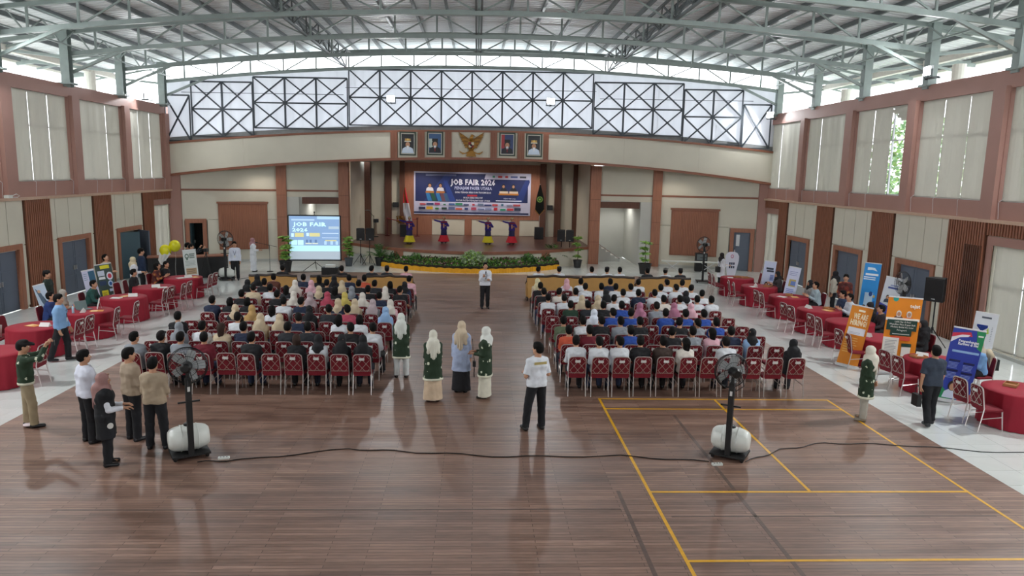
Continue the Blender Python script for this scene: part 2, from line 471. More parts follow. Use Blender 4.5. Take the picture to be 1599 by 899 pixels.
def frame_from(zdir, ydir):
    z = unit(zdir); y = np.asarray(ydir, float); y = y-z*(y@z)
    if np.linalg.norm(y) < 1e-3: y = V3(1, 0, 0)-z*z[0]
    y = unit(y); x = np.cross(y, z)
    return np.stack([x, y, z], 1)
def rotx(a): c, s = math.cos(a), math.sin(a); return np.array([[1, 0, 0], [0, c, -s], [0, s, c]])
def rotz_(a): c, s = math.cos(a), math.sin(a); return np.array([[c, -s, 0], [s, c, 0], [0, 0, 1]])

DOWN = (0, .06, -1)
def skeleton(H=1.66, lean=0.0, armR=((.14, .0, -1), (.02, .18, -1)), armL=((-.14, .0, -1), (-.02, .18, -1)),
             legR=((.03, .03, -1), (.02, -.03, -1)), legL=((-.03, .03, -1), (-.02, -.03, -1)), head=(0, 0), seat=None, female=False, fat=1.0):
    k = H/1.70; S = {}
    sp = V3(0, math.sin(lean), math.cos(lean)); X = V3(1, 0, 0)
    P = V3(0, 0, 0); S['k'] = k; S['sp'] = sp
    S['pel'] = P; S['waist'] = P+.15*k*sp; S['chest'] = P+.33*k*sp; S['neck'] = P+.475*k*sp
    sh = (.142 if female else .163)*k
    for sd, s in (('R', 1), ('L', -1)):
        S['sh'+sd] = P+.405*k*sp+X*sh*s
        u, f = armR if s > 0 else armL
        S['el'+sd] = S['sh'+sd]+unit(u)*.285*k; S['wr'+sd] = S['el'+sd]+unit(f)*.245*k
        S['fd'+sd] = unit(f)
        t, q = legR if s > 0 else legL
        S['hip'+sd] = P+V3(s*.088*k, 0, -.045*k)
        S['kn'+sd] = S['hip'+sd]+unit(t)*.415*k; S['an'+sd] = S['kn'+sd]+unit(q)*.405*k
    hd = unit(sp*.6+V3(0, .02, .4))
    S['head'] = S['neck']+hd*.165*k
    S['hR'] = rotz_(head[0]) @ rotx(-head[1]) @ rotx(-lean*.45)
    S['female'] = female; S['fat'] = fat
    z = seat+.108*k if seat is not None else -min(S['anR'][2], S['anL'][2])+.075*k
    off = V3(0, 0, z)
    for n in list(S):
        if isinstance(S[n], np.ndarray) and S[n].shape == (3,) and n not in ('sp', 'fdR', 'fdL'): S[n] = S[n]+off
    if seat is not None:
        for sd in 'RL': S['an'+sd][2] = .078*k
    return S

def torso(s, S, g=0.0, top=True):
    k = S['k']; ft = S['fat']; X = V3(1, 0, 0); F = S['female']
    fw = np.cross(V3(1, 0, 0), S['sp']); fw = fw*np.sign(fw[1] or 1)
    for sd in (-1, 1):
        x = X*sd*k
        s.rc(S['pel']+x*.068, S['waist']+x*.052, (.108 if F else .102)*k*ft+g, .092*k*ft+g, .05)
        s.rc(S['waist']+x*.052, S['chest']+x*.072, .092*k*ft+g, .104*k*ft+g, .05)
        s.rc(S['chest']+x*.072, S['neck']-S['sp']*.085*k+x*.07, .104*k*ft+g, .07*k+g, .05)
        if F: s.el(S['chest']+x*.07+fw*.075*k, (.06*k+g, .05*k+g, .06*k+g), .04)
    mid = (S['shL']+S['shR'])/2+S['sp']*.028*k
    s.rc(mid, S['shL'], .060*k+g, .050*k+g, .05); s.rc(mid, S['shR'], .060*k+g, .050*k+g, .05)
    s.rc(S['neck']-S['sp']*.06*k, S['neck'], .07*k+g, .05*k+g, .05)

def body_mesh(S, h=.015, hands=('open', 'open')):
    k = S['k']; s = SDF(); torso(s, S)
    for sd in 'RL':
        s.rc(S['sh'+sd], S['el'+sd], .048*k, .037*k, .03); s.rc(S['el'+sd], S['wr'+sd], .036*k, .026*k, .015)
        s.rc(S['hip'+sd], S['kn'+sd], .080*k, .050*k, .02); s.rc(S['kn'+sd], S['an'+sd], .050*k, .036*k, .006)
        s.el(S['kn'+sd]*.68+S['an'+sd]*.32-V3(0, .02*k, 0), (.042*k, .046*k, .08*k), .02)
        s.rc(S['an'+sd]-V3(0, .02*k, .03*k), S['an'+sd]+V3(0, .14*k, -.045*k), .036*k, .026*k, .02)
    V, Q = s.mesh(h); parts = [(V, Q, 0)]
    hv, hq, hm = HEAD
    parts.append((hv @ S['hR'].T*k+S['head'], hq, hm))
    for i, sd in enumerate('RL'):
        hv, hq = HAND_GRIP if hands[i] == 'grip' else HAND_OPEN
        v = hv.copy(); q = hq
        if sd == 'L': v[:, 0] *= -1; q = q[:, ::-1]
        inw = V3(-1 if sd == 'R' else 1, .25, .1) if S['fd'+sd][2] < -.5 else V3(0, .3, -1 if S['fd'+sd][2] < .4 else .2)
        Rm = frame_from(-S['fd'+sd], inw)
        parts.append((v @ Rm.T*k+S['wr'+sd], q, 0))
    return np_mesh('body', *[j for j in join_parts(parts)][:2], [SKIN, EYEW, EYED, LIP], join_parts(parts)[2])

def top_mesh(S, kind='shirt', sleeve='long', h=.015, g=.02):
    k = S['k']; s = SDF(); torso(s, S, g)
    dn = -S['sp']
    if kind == 'tunic':
        for x in (-1, 1): s.rc(S['waist']+V3(x*.05*k, 0, 0), S['pel']+V3(x*.085*k, 0, -.50*k), .105*k+g, .135*k+g, .05)
        s.rc(S['waist'], S['pel']+V3(0, 0, -.50*k), .10*k+g, .14*k+g, .05)
        hem = S['pel']+V3(0, 0, -.41*k)
    elif kind == 'shirt':
        for x in (-1, 1): s.rc(S['waist']+V3(x*.05*k, 0, 0), S['pel']+dn*.10*k+V3(x*.075*k, 0, 0), .095*k+g, .105*k+g, .05)
        hem = S['pel']+dn*.075*k
    elif kind == 'coat':
        for x in (-1, 1): s.rc(S['waist']+V3(x*.05*k, 0, 0), S['pel']+V3(x*.09*k, 0, -.45*k), .10*k+g, .12*k+g, .06)
        hem = S['pel']+V3(0, 0, -.40*k)
    else: hem = S['waist']-S['sp']*.07*k
    s.cut(hem, dn if kind not in ('tunic', 'coat') else (0, 0, -1))
    if sleeve != 'none':
        for sd in 'RL':
            if sleeve == 'short':
                e = S['sh'+sd]+(S['el'+sd]-S['sh'+sd])*.86; s2 = (S['el'+sd]-S['sh'+sd])
                s.rc(S['sh'+sd], e+unit(s2)*.05, .051*k+g*.6, .046*k+g, .03, (e, unit(s2)))
            else:
                w = S['el'+sd]+(S['wr'+sd]-S['el'+sd])*.93
                wd = unit(S['wr'+sd]-S['el'+sd])
                s.rc(S['sh'+sd], S['el'+sd], .051*k+g*.5, .041*k+g*.6, .03); s.rc(S['el'+sd], w+wd*.03, .041*k+g*.6, .032*k+g*.45, .012, (w, wd))
    s.cutlocal(S['neck']+S['sp']*.02*k, S['sp'], .075*k)
    V, Q = s.mesh(h); return V, Q, hem

def band_mesh(S, hem, kind='tunic', g=.029, hh=.05):
    """pale border just above a hem"""
    k = S['k']; s = SDF(); dn = -S['sp']
    if kind == 'tunic':
        for x in (-1, 1): s.rc(S['waist']+V3(x*.05*k, 0, 0), S['pel']+V3(x*.085*k, 0, -.50*k), .105*k+g, .135*k+g, .05)
        s.rc(S['waist'], S['pel']+V3(0, 0, -.50*k), .10*k+g, .14*k+g, .05)
    else:
        torso(s, S, g)
        for x in (-1, 1): s.rc(S['waist']+V3(x*.05*k, 0, 0), S['pel']+dn*.10*k+V3(x*.075*k, 0, 0), .095*k+g, .105*k+g, .05)
    s.cut(hem+V3(0, 0, .002), (0, 0, -1)); s.cut(hem+V3(0, 0, hh), (0, 0, 1))
    return s.mesh(.013)

def bottom_mesh(S, kind='trousers', h=.015, g=.021, hi=None):
    k = S['k']; s = SDF()
    if kind == 'skirt':
        fz = min(S['anR'][2], S['anL'][2])-.02
        for x in (-1, 1): s.rc(S['waist']+V3(x*.05*k, 0, -.03*k), V3(x*.1*k, .01, fz-.04), .093*k+g, .11*k+g, .06)
        s.rc(S['waist'], V3(0, .0, fz-.04), .09*k+g, .13*k+g, .06); s.cut((0, 0, fz), (0, 0, -1))
        s.cut(S['waist']-V3(0, 0, .01), (0, 0, 1))
    else:
        for x in (-1, 1): s.rc(S['pel']+V3(x*.068*k, 0, 0), S['waist']+V3(x*.05*k, 0, 0), .104*k+g*.7, .090*k+g*.7, .05)
        s.cut(S['waist']-S['sp']*.02*k, S['sp'])
        for sd in 'RL':
            t = S['an'+sd]-S['kn'+sd]; e = S['kn'+sd]+t*1.0
            s.rc(S['hip'+sd], S['kn'+sd], .086*k+g, .058*k+g, .04); s.rc(S['kn'+sd], e+unit(t)*.05, .058*k+g, .052*k+g*.8, .02, (e+unit(t)*.012, unit(t)))
    return s.mesh(h)

def shoe_mesh(S, sd):
    k = S['k']; a = S['an'+sd]; z0 = a[2]-.078*k; s = SDF(); q = .012 if sd == 'R' else -.012
    s.rc((a[0], a[1]-.035*k, z0+.042*k), (a[0]+q, a[1]+.15*k, z0+.032*k), .042*k, .036*k, .02)
    s.rc((a[0], a[1]-.02*k, z0+.03*k), (a[0], a[1]-.01*k, z0+.085*k), .04*k, .042*k, .03)
    s.cut((0, 0, z0+.002), (0, 0, -1)); s.cut((0, 0, z0+.095*k), (0, 0, 1))
    return s.mesh(.0105)

def hair_mesh(style):
    """in head coordinates"""
    s = SDF()
    s.el((0, -.016, .042), (.089, .107, .096), 0); s.el((0, -.05, -.01), (.082, .075, .075), .03)
    if style == 'short':
        s.el((0, .03, .10), (.06, .05, .03), .03)
        s.sub_el((0, .095, -.03), (.085, .075, .085)); s.cut((0, -.05, -.075), (0, .35, -1))
        for x in (-1, 1): s.sub_el((x*.085, .02, -.05), (.03, .045, .06))
    elif style == 'long':
        s.rc((0, -.06, .0), (0, -.085, -.25), .075, .05, .04); s.rc((.05, -.04, 0), (.055, -.06, -.2), .045, .035, .03); s.rc((-.05, -.04, 0), (-.055, -.06, -.2), .045, .035, .03)
        s.sub_el((0, .095, -.03), (.075, .085, .095))
    elif style == 'tied':
        s.rc((0, -.11, .01), (0, -.14, -.16), .03, .022, .03)
        s.sub_el((0, .095, -.03), (.085, .08, .085)); s.cut((0, -.05, -.06), (0, .35, -1))
    elif style == 'bob':
        s.rc((0, -.05, 0), (0, -.06, -.10), .085, .08, .04); s.sub_el((0, .095, -.03), (.075, .09, .10))
    elif style in ('cap', 'songkok'):
        s.ops.clear()
        if style == 'cap': s.el((0, -.012, .05), (.09, .108, .08), 0); s.rc((0, .09, .045), (0, .15, .035), .045, .035, .02); s.cut((0, 0, .03), (0, -.1, -1))
        else:
            s.rc((0, -.012, .06), (0, -.012, .11), .085, .083, 0); s.el((0, -.012, .07), (.086, .105, .07), .02); s.cut((0, 0, .045), (0, -.1, -1)); s.cut((0, 0, .125), (0, 0, 1))
    return s.mesh(.0095)
HAIR = {n: hair_mesh(n) for n in ('short', 'long', 'tied', 'bob', 'cap', 'songkok')}

def hijab_mesh(style):
    """head coordinates of an upright figure; drapes over the shoulders"""
    s = SDF()
    s.el((0, -.012, .035), (.092, .112, .102), 0); s.rc((0, .005, -.03), (0, -.01, -.15), .088, .09, .05)
    s.rc((0, -.02, -.20), (.125, -.02, -.25), .095, .075, .08); s.rc((0, -.02, -.20), (-.125, -.02, -.25), .095, .075, .08)
    if style == 'tail':
        s.rc((0, -.10, -.15), (0, -.135, -.50), .095, .045, .08); s.rc((-.05, -.09, -.15), (-.12, -.11, -.38), .075, .038, .06); s.rc((.05, -.09, -.15), (.12, -.11, -.38), .075, .038, .06)
        for x in (-.05, 0, .05): s.rc((x, -.16, -.1), (x*1.2, -.172, -.48), .020, .013, .02)
        s.rc((0, .03, -.15), (0, .075, -.30), .09, .05, .06)
    elif style == 'wrap':
        s.rc((0, -.09, -.15), (0, -.10, -.26), .08, .06, .08); s.rc((0, .03, -.15), (0, .06, -.25), .09, .06, .06)
    s.sub_el((0, .115, -.02), (.062, .07, .082))
    return s.mesh(.0105)
HIJAB = {n: hijab_mesh(n) for n in ('tail', 'wrap')}
_HM = {}
def canon_mesh(key, V, Q, m):
    if key not in _HM: _HM[key] = np_mesh(key.split('|')[0], V, Q, [m], fold=.0045 if key.startswith('hijab') else 0)
    return _HM[key]

def person_parts(S, top='shirt', sleeve='long', bottom='trousers', hands=('open', 'open'), h=.015, band=False):
    """list of (part name, mesh, role)"""
    out = [('body', body_mesh(S, h, hands), 'skin')]
    V, Q, hem = top_mesh(S, top, sleeve, h); out.append(('shirt' if top != 'tunic' else 'tunic', np_mesh('shirt', V, Q, [CLOTH], fold=.0055), 'top'))
    if band: v, q = band_mesh(S, hem, top); out.append(('hem_band', np_mesh('hem_band', v, q, [CLOTH]), 'band'))
    V, Q = bottom_mesh(S, bottom, h); out.append((bottom, np_mesh(bottom, V, Q, [CLOTH], fold=.004), 'bottom'))
    for sd in 'RL': V, Q = shoe_mesh(S, sd); out.append(('shoe', np_mesh('shoe', V, Q, [LEATHER]), 'shoes'))
    return out
def c(hexc): return lin(hexc)
def assemble(root, S, parts, hair, cols, batik=None):
    """hair: (kind, style) ; cols: role -> hex"""
    for n, me, role in parts:
        if role == 'skin': o = link(n, me, root); continue
        o = link(n, me, root, color=c(cols.get(role, '#222222')))
        if batik and role == 'top':
            o.data = me.copy() if me.users > 1 else me; o.data.materials[0] = batik
    kind, style = hair
    if kind == 'hijab':
        me = canon_mesh('hijab|'+style, *HIJAB[style], CLOTH); nm = 'hijab'
        sp = S['sp']; Rm = rotx(-math.atan2(sp[1], sp[2])*.75)
    else:
        me = canon_mesh(kind+'|'+style, *HAIR[style], HAIRM if kind == 'hair' else CLOTH); nm = kind; Rm = S['hR']
    o = link(nm, me, root, color=c(cols.get('hair', '#0b0908')))
    M = Matrix([[Rm[i, j]*S['k'] for j in range(3)]+[S['head'][i]] for i in range(3)]+[[0, 0, 0, 1]])
    o.matrix_local = M
    if kind == 'cap' or kind == 'hat':
        me2 = canon_mesh('hair|short', *HAIR['short'], HAIRM); o2 = link('hair', me2, root, color=c('#14100f')); o2.matrix_local = M
    return root
# ------------------------------------------------------------------ materials of the hall
M_FLOOR = wood_floor_mat()
M_TILE = mat('polished_pale_tile', '#d6dad7', .16, noise=.07, nscale=1.2, coat=.3)
M_GROUT = mat('tile_grout', '#8f918c', .7)
M_LINE = mat('yellow_court_paint', '#d9a21b', .4, noise=.12, nscale=9)
M_FADED = mat('faded_court_paint', '#5f4c44', .45, noise=.2, nscale=6)
M_CREAM = mat('cream_wall_panel', '#d3cebd', .55, noise=.035, nscale=1.5)
M_CREAM2 = mat('cream_plaster', '#d0cbbb', .7, noise=.05, nscale=.8)
M_GREYW = mat('grey_white_plaster', '#bcbdb8', .75, noise=.04, nscale=.8)
M_SEAM = mat('dark_joint', '#6d6a60', .8)
M_WOOD = mat('brown_wood_panel', '#9d6850', .45, noise=.16, nscale=3, stretch=(6, 6, .6))
M_WOOD2 = mat('brown_wood_slats', '#8f5b44', .5, noise=.2, nscale=3, stretch=(8, 8, .5))
M_WOODD = mat('dark_wood_slats', '#5f3a2a', .5, noise=.2, nscale=3, stretch=(8, 8, .5))
M_TRIM = mat('reddish_wood_trim', '#8a5843', .45, noise=.12, nscale=3)
M_LEDGE = mat('pale_wood_ledge', '#bd9f89', .5, noise=.06)
M_PINK = mat('rose_brown_wall_paint', '#a47c71', .6, noise=.06, nscale=1.0)
M_DOOR = mat('slate_blue_door', '#5d6675', .45, noise=.05, nscale=2)
M_DOORD = mat('dark_teal_door', '#3a525c', .45, noise=.05, nscale=2)
M_STEEL = mat('grey_green_painted_steel', '#8f9b97', .5, noise=.10, nscale=3)
M_STEELD = mat('dark_painted_steel', '#5e6668', .5, noise=.08)
M_LATT = mat('lattice_steel', '#3c434a', .5, noise=.06)
M_ROOF = mat('corrugated_metal_roof', '#e9ecee', .5, metal=.0, noise=.12, nscale=.7, stretch=(.4, 4, 1))
M_CONC = mat('white_concrete', '#d6d6cd', .8, noise=.06)
M_BLIND = translucent('roller_blind_cloth', '#cccac2', '#d2cfc6', .46, .035)
M_SHEET = translucent('milky_polycarbonate_sheet', '#d5dade', '#e6e6e9', .5, .12, .4)
M_ALU = mat('white_aluminium', '#d4d6d8', .4)
M_CHROME = mat('chrome', '#d6d0ce', .28, metal=.65)
M_BLACK = mat('matt_black', '#141416', .55, noise=.08)
M_BLACKG = mat('glossy_black_plastic', '#101113', .3)
M_WHITE = mat('white_plastic', '#d9dcd6', .35, noise=.03)
M_GLASS = bpy.data.materials.new('window_glass'); M_GLASS.use_nodes = True
_b = M_GLASS.node_tree.nodes['Principled BSDF']; _b.inputs['Transmission Weight'].default_value = 1; _b.inputs['Roughness'].default_value = .02; _b.inputs['IOR'].default_value = 1.1
M_BOUNCE_YARD = mat('pale_bounce_yard', '#aeaca4', .9, noise=.2, nscale=.4)  # unseen yard made pale to bounce daylight up under the eaves
M_STAGE = mat('dark_stage_boards', '#5a3a33', .3, noise=.14, nscale=2, stretch=(.6, 5, 1))

def tl(mb, k=.00125):
    mb.v = [(x, y, z*(1+k*x)) for x, y, z in mb.v]; return mb

XL, XR = -15.2, 15.0
TRUSS_Y = [36.6-4.1*i for i in range(10)]
def roofz(x): return 10.98-.95*(x/15)**2
def arcy(x): return 40.0-x*x/75.0

# ------------------------------------------------------------------ ground and floor
structure(MB().box(-90, -60, -.6, 90, 120, -.12).build('ground', M_BOUNCE_YARD))
fl = structure(MB().box(-8.87, -5, -.1, 8.77, 34.72, 0).build('floor', M_FLOOR))
def line_part(x0, y0, x1, y1, m=M_LINE, z=.003):
    MB().box(x0, y0, 0, x1, y1, z).build('court_line', m, fl)
CX0, CX1 = 2.77, 7.93; lw = .05
line_part(CX0-lw/2, 2.0, CX0+lw/2, 15.30)
line_part(CX1-lw/2, 2.0, CX1+lw/2, 15.30)
line_part((CX0+CX1)/2-lw/2, 10.58, (CX0+CX1)/2+lw/2, 15.25)
for y in (15.27, 14.59, 10.56, 8.52): line_part(CX0+lw/2, y-lw/2, CX1-lw/2 if y > 9 else 8.6, y+lw/2)
for a, b in (((2.28, 2), (2.28, 10.6)), ((4.15, 4), (4.15, 14.2))):
    MB().box(a[0]-.03, a[1], 0, b[0]+.03, b[1], .002).build('faded_court_line', M_FADED, fl)
MB().box(-6, 9.96, 0, 2.2, 10.0, .002).build('faded_court_line', M_FADED, fl)
MB().box(2.9, 9.72, 0, 7.8, 9.76, .002).build('faded_court_line', M_FADED, fl)
# tiled aisles: nearest tiles one by one, the rest joined
bed = MB()
bed.box(XL, -5, -.1, -8.87, 40.5, -.012); bed.box(8.77, -5, -.1, XR, 40.5, -.012); bed.box(-8.87, 34.72, -.1, 8.77, 44, -.012)
fb = structure(bed.build('floor_tiled', M_GROUT))
TS = .6; near = []; far = MB()
tile_me = MB().box(.003, .003, -.03, TS-.003, TS-.003, 0).mesh('tile', M_TILE)
def tiles(x0, x1, y0, y1, ynear0, ynear1):
    nx, ny = int(math.ceil((x1-x0)/TS-.01)), int((y1-y0)/TS)
    for j in range(ny):
        for i in range(nx):
            x, y = x0+i*TS, y0+j*TS
            if ynear0 <= y < ynear1 and x+TS <= x1+.01: near.append((x, y))
            else: far.box(x+.003, y+.003, -.03, min(x+TS, x1)-.003, y+TS-.003, 0)
tiles(8.77, XR, 7.2, 40.4, 9.6, 18.0)
tiles(XL+.03, -8.87, 9.0, 40.2, 12.6, 20.4)
tiles(-8.87, 8.77, 34.72, 43.6, 0, 0)
for x, y in near[:298]: link('tile', tile_me, fb, (x, y, 0))
for x, y in near[298:]: far.box(x+.003, y+.003, -.03, x+TS-.003, y+TS-.003, 0)
stuff(far.build('tile_field', M_TILE, fb))

# ------------------------------------------------------------------ walls with holes
def wall_cells(us, zs, holes):
    """grid cells (u0,u1,z0,z1) of the rectangle minus holes"""
    U = sorted({us[0], us[1], *[h[0] for h in holes], *[h[1] for h in holes]}); Z = sorted({zs[0], zs[1], *[h[2] for h in holes], *[h[3] for h in holes]})
    U = [u for u in U if us[0] <= u <= us[1]]; Z = [z for z in Z if zs[0] <= z <= zs[1]]
    for i in range(len(U)-1):
        run = None
        for j in range(len(Z)-1):
            cu, cz = (U[i]+U[i+1])/2, (Z[j]+Z[j+1])/2
            hole = any(h[0] < cu < h[1] and h[2] < cz < h[3] for h in holes)
            if not hole:
                if run is None: run = Z[j]
            elif run is not None: yield U[i], U[i+1], run, Z[j]; run = None
        if run is not None: yield U[i], U[i+1], run, Z[-1]

win_n = [1]; door_n = [1]; trim_n = [1]
def side_wall(sg):
    X = XR if sg > 0 else XL; dy = 0 if sg > 0 else -.27
    zr, zb, zt, ztop = (3.70, 4.28, 7.42, 7.92) if sg > 0 else (3.72, 4.32, 7.44, 7.90)
    out = lambda a, b: (X+a*sg, X+b*sg) if sg > 0 else (X-b, X-a)      # a..b measured outwards from the inner face
    fars = [37.1, 32.97, 28.69, 24.5, 20.26, 16.1, 12.0, 7.9, 3.8] if sg > 0 else [36.43, 32.4, 28.34, 24.2, 20.1, 16.0, 11.9, 7.8, 3.7]
    wwid = 3.66 if sg > 0 else 3.5
    uw = [(f-wwid, f) for f in fars]
    lw_ = [(35.1+dy, 37.0+dy), (16.6, 20.2)] if sg > 0 else [(34.85, 36.7), (14.0, 17.8)]
    doors = [(31.85, 33.75), (27.35, 29.2), (22.85, 24.7)] if sg > 0 else [(31.45, 33.3), (27.1, 28.95), (22.75, 24.6)]
    holes = [(a, b, zb, zt) for a, b in uw]+[(a, b, .12, 3.05) for a, b in lw_]+[(a, b, 0, 2.03) for a, b in doors]
    hi = MB(); lo = MB()
    for a, b, z0, z1 in wall_cells((-5, 37.6), (0, ztop), holes):
        x0, x1 = out(0, .22)
        if z0 >= zr or z1 <= zr: (hi if z0 >= zr else lo).box(x0, a, z0, x1, b, z1)
        else: lo.box(x0, a, z0, x1, b, zr); hi.box(x0, a, zr, x1, b, z1)
    w = structure(tl(hi).build('wall_right' if sg > 0 else 'wall_left', M_PINK))
    tl(lo).build('lower_wall', M_CREAM2, w)
    # ledge rail under the windows, coping
    x0, x1 = (X-.16, X) if sg > 0 else (X, X+.16)
    t = structure(tl(MB().box(x0, -5, zr-.02, x1, 37.4, zr+.07)).build('trim_%d' % trim_n[0], M_LEDGE)); trim_n[0] += 1
    # upper pilasters between windows
    pil = sorted([(uw[i+1][1], uw[i][0]) for i in range(len(uw)-1)])
    for a, b in pil+[(fars[0]+.02, 37.5)]:
        x0, x1 = (X-.14, X) if sg > 0 else (X, X+.14)
        tl(MB().box(x0, a+.03, zr+.07, x1, b-.03, zt+.05)).build('pilaster', M_PINK, w)
    # windows: frame, glass, three blinds each, cords
    def window(a, b, z0, z1, low=False, opened=False):
        wn = link('window_%d' % win_n[0], None); win_n[0] += 1; structure(wn)
        fr = MB(); xo0, xo1 = out(.15, .21); th = .05
        for u0, u1, q0, q1 in ((a, b, z0, z0+th), (a, b, z1-th, z1), (a, a+th, z0, z1), (b-th, b, z0, z1)): fr.box(xo0, u0, q0, xo1, u1, q1)
        for k in (1, 2): u = a+(b-a)*k/3; fr.box(xo0, u-th/2, z0, xo1, u+th/2, z1)
        tl(fr).build('window_frame', M_ALU, wn)
        zm = z0+(z1-z0)*.62
        tl(MB().box(xo0+.005, a, zm-.025, xo1-.005, b, zm+.025)).build('glazing_bar', M_ALU, wn)
        g0, g1 = out(.178, .182); tl(MB().box(g0, a, z0, g1, b, z1)).build('glass_pane', M_GLASS, wn)
        n = 3 if not low or (b-a) > 2.5 else 2; bw = (b-a)/n
        order = range(n)
        for k in order:
            u0, u1 = a+k*bw, a+(k+1)*bw
            gp = .018+.02*rnd.random()
            if opened and k == 0:
                fld = MB(); nn = 10
                for q in range(nn):                              # rucked-up blind hanging from its roller
                    z = z1-.02-.5*q/nn*(1-.0); dx = .05*math.sin(q*1.7)
                    p0, p1 = out(.07+dx, .08+dx)
                    fld.box(p0, u0+.03+.05*q/nn, z-.07, p1, u1-.04-(.55*q/nn if q > 4 else 0), z)
                tl(fld).build('blind_rucked_up', M_BLIND, wn); continue
            bl = MB(); m = 9; pts = []
            for q in range(m+1):
                u = u0+gp+(u1-u0-2*gp)*q/m; dd = .09+.012*math.sin(q*1.3+k)
                pts.append((u, dd))
            v = []; f = []
            for (u, dd) in pts:
                xx = X+dd*sg; sk = .03*(rnd.random()-.5)
                v += [(xx, u, z0+.03), (xx, u, z1), (xx+.006*sg, u, z0+.03), (xx+.006*sg, u, z1)]
            for q in range(m):
                i = q*4; f += [(i, i+4, i+5, i+1), (i+2, i+3, i+7, i+6), (i, i+2, i+6, i+4)]
            bl.add(v, f); p0, p1 = out(.075, .115); bl.box(p0, u0+gp, z0+.015, p1, u1-gp, z0+.04)
            tl(bl).build('roller_blind', M_BLIND, wn)
            zc = zr+.1 if not low else .5
            xc = X-.02*sg if not low else X+.05*sg
            tl(MB().tube([(X+.06*sg, u1-.14, z0+.1), (xc-.06*sg, u1-.15, z0-.02), (xc-.03*sg, u1-.16, zc)], .006, 4)).build('pull_cord', M_ALU, wn)
    for i, (a, b) in enumerate(uw): window(a, b, zb, zt, opened=(sg > 0 and i == 2))
    for a, b in lw_: window(a, b, .12, 3.05, low=True)
    # pink surrounds of the tall lower windows
    for a, b in lw_:
        fr = MB(); x0, x1 = (X-.05, X+.02) if sg > 0 else (X-.02, X+.05)
        for u0, u1, q0, q1 in ((a-.22, a, 0, 3.3), (b, b+.22, 0, 3.3), (a, b, 3.05, 3.3)): fr.box(x0, u0, q0, x1, u1, q1)
        tl(fr).build('window_surround', M_PINK, w)
    # brown slatted pilasters and the slatted band over the tall windows
    slat = [(34.15, 35.1), (29.65, 31.1), (25.2, 26.65), (20.45, 22.15)] if sg > 0 else [(33.72, 34.8), (29.45, 30.85), (25.05, 26.5), (18.3, 21.9)]
    def slats(a, b, z0, z1, d=.10, m=M_WOOD2, pitch=.11):
        x0, x1 = (X-d, X) if sg > 0 else (X, X+d); x2, x3 = (X-d-.03, X-d) if sg > 0 else (X+d, X+d+.03)
        pn = tl(MB().box(x0, a, z0, x1, b, z1)).build('slatted_pilaster', M_WOODD, w)
        s = MB(); n = int((b-a)/pitch)
        for i in range(n):
            u = a+(i+.5)*(b-a)/n; s.box(x2, u-pitch*.31, z0, x3, u+pitch*.31, z1)
        stuff(tl(s).build('slats', m, pn))
    for a, b in slat: slats(a, b, 0, zr-.02)
    for a, b in lw_:
        slats(a-.2, b+.25, 3.32, zr-.02, d=.06)
    if sg > 0: slats(20.5, 21.25, 0, 3.0, d=.14, m=M_WOODD, pitch=.09)
    # white cladding panels, each on its own, around the doors
    for (a, b), (d0, d1) in zip([(31.12, 34.13), (26.67, 29.63), (22.17, 25.18)] if sg > 0 else [(30.87, 33.7), (26.52, 29.43), (21.92, 25.03)], doors):
        cuts = [a, a+(b-a)*.13, a+(b-a)*.42, a+(b-a)*.72, b]
        x0, x1 = (X-.05, X) if sg > 0 else (X, X+.05)
        for u0, u1 in zip(cuts[:-1], cuts[1:]):
            tl(MB().box(x0, u0+.012, 2.20, x1, u1-.012, zr-.03)).build('wall_panel', M_CREAM, w)
        for u0, u1 in ((a, d0-.2), (d1+.2, b)):
            tl(MB().box(x0, u0+.012, .1, x1, u1-.012, 2.17)).build('wall_panel', M_CREAM, w)
    # doors
    for i, (d0, d1) in enumerate(doors):
        dn = link('door_%d' % door_n[0], None, None, (X, (d0+d1)/2, 0)); door_n[0] += 1; structure(dn); hw = (d1-d0)/2
        fr = MB(); q0, q1 = (-.10, .20) if sg > 0 else (-.20, .10)
        for u0, u1, z0, z1 in ((-hw-.19, -hw, 0, 2.2), (hw, hw+.19, 0, 2.2), (-hw, hw, 2.02, 2.2)): fr.box(q0, u0, z0, q1, u1, z1)
        fr.build('door_frame', M_WOOD, dn)
        opn = (sg < 0 and i == 0)
        for k in (-1, 1):
            lf = MB(); y0, y1 = (-hw+.01, -.006) if k < 0 else (.006, hw-.01)
            qq0, qq1 = (.04, .09) if sg > 0 else (-.09, -.04)
            if opn:
                lf.box(-.025, 0, .01, .025, hw-.02, 2.0)
                o = lf.build('door_leaf', M_DOORD if k < 0 else M_DOOR, dn, (0, -hw+.02 if k < 0 else hw-.02, 0))
                o.rotation_euler = (0, 0, R(-35) if k < 0 else R(-128))
                o.location.x = .02
                continue
            lf.box(qq0, y0, .01, qq1, y1, 2.0)
            o = lf.build('door_leaf', M_DOOR, dn)
            pm = MB(); p0, p1 = (.03, .04) if sg > 0 else (-.04, -.03)
            for z0, z1 in ((.12, .7), (.8, 1.35), (1.42, 1.92)): pm.box(p0, y0+.1, z0, p1, y1-.1, z1)
            pm.build('door_moulding', M_DOOR, o)
            hd = MB(); h0 = -.02 if sg > 0 else -.03; yy = -.07 if k < 0 else .07
            hd.box(h0, yy-.015, .9, h0+.05, yy+.015, 1.06); hd.build('door_handle', M_CHROME, o)
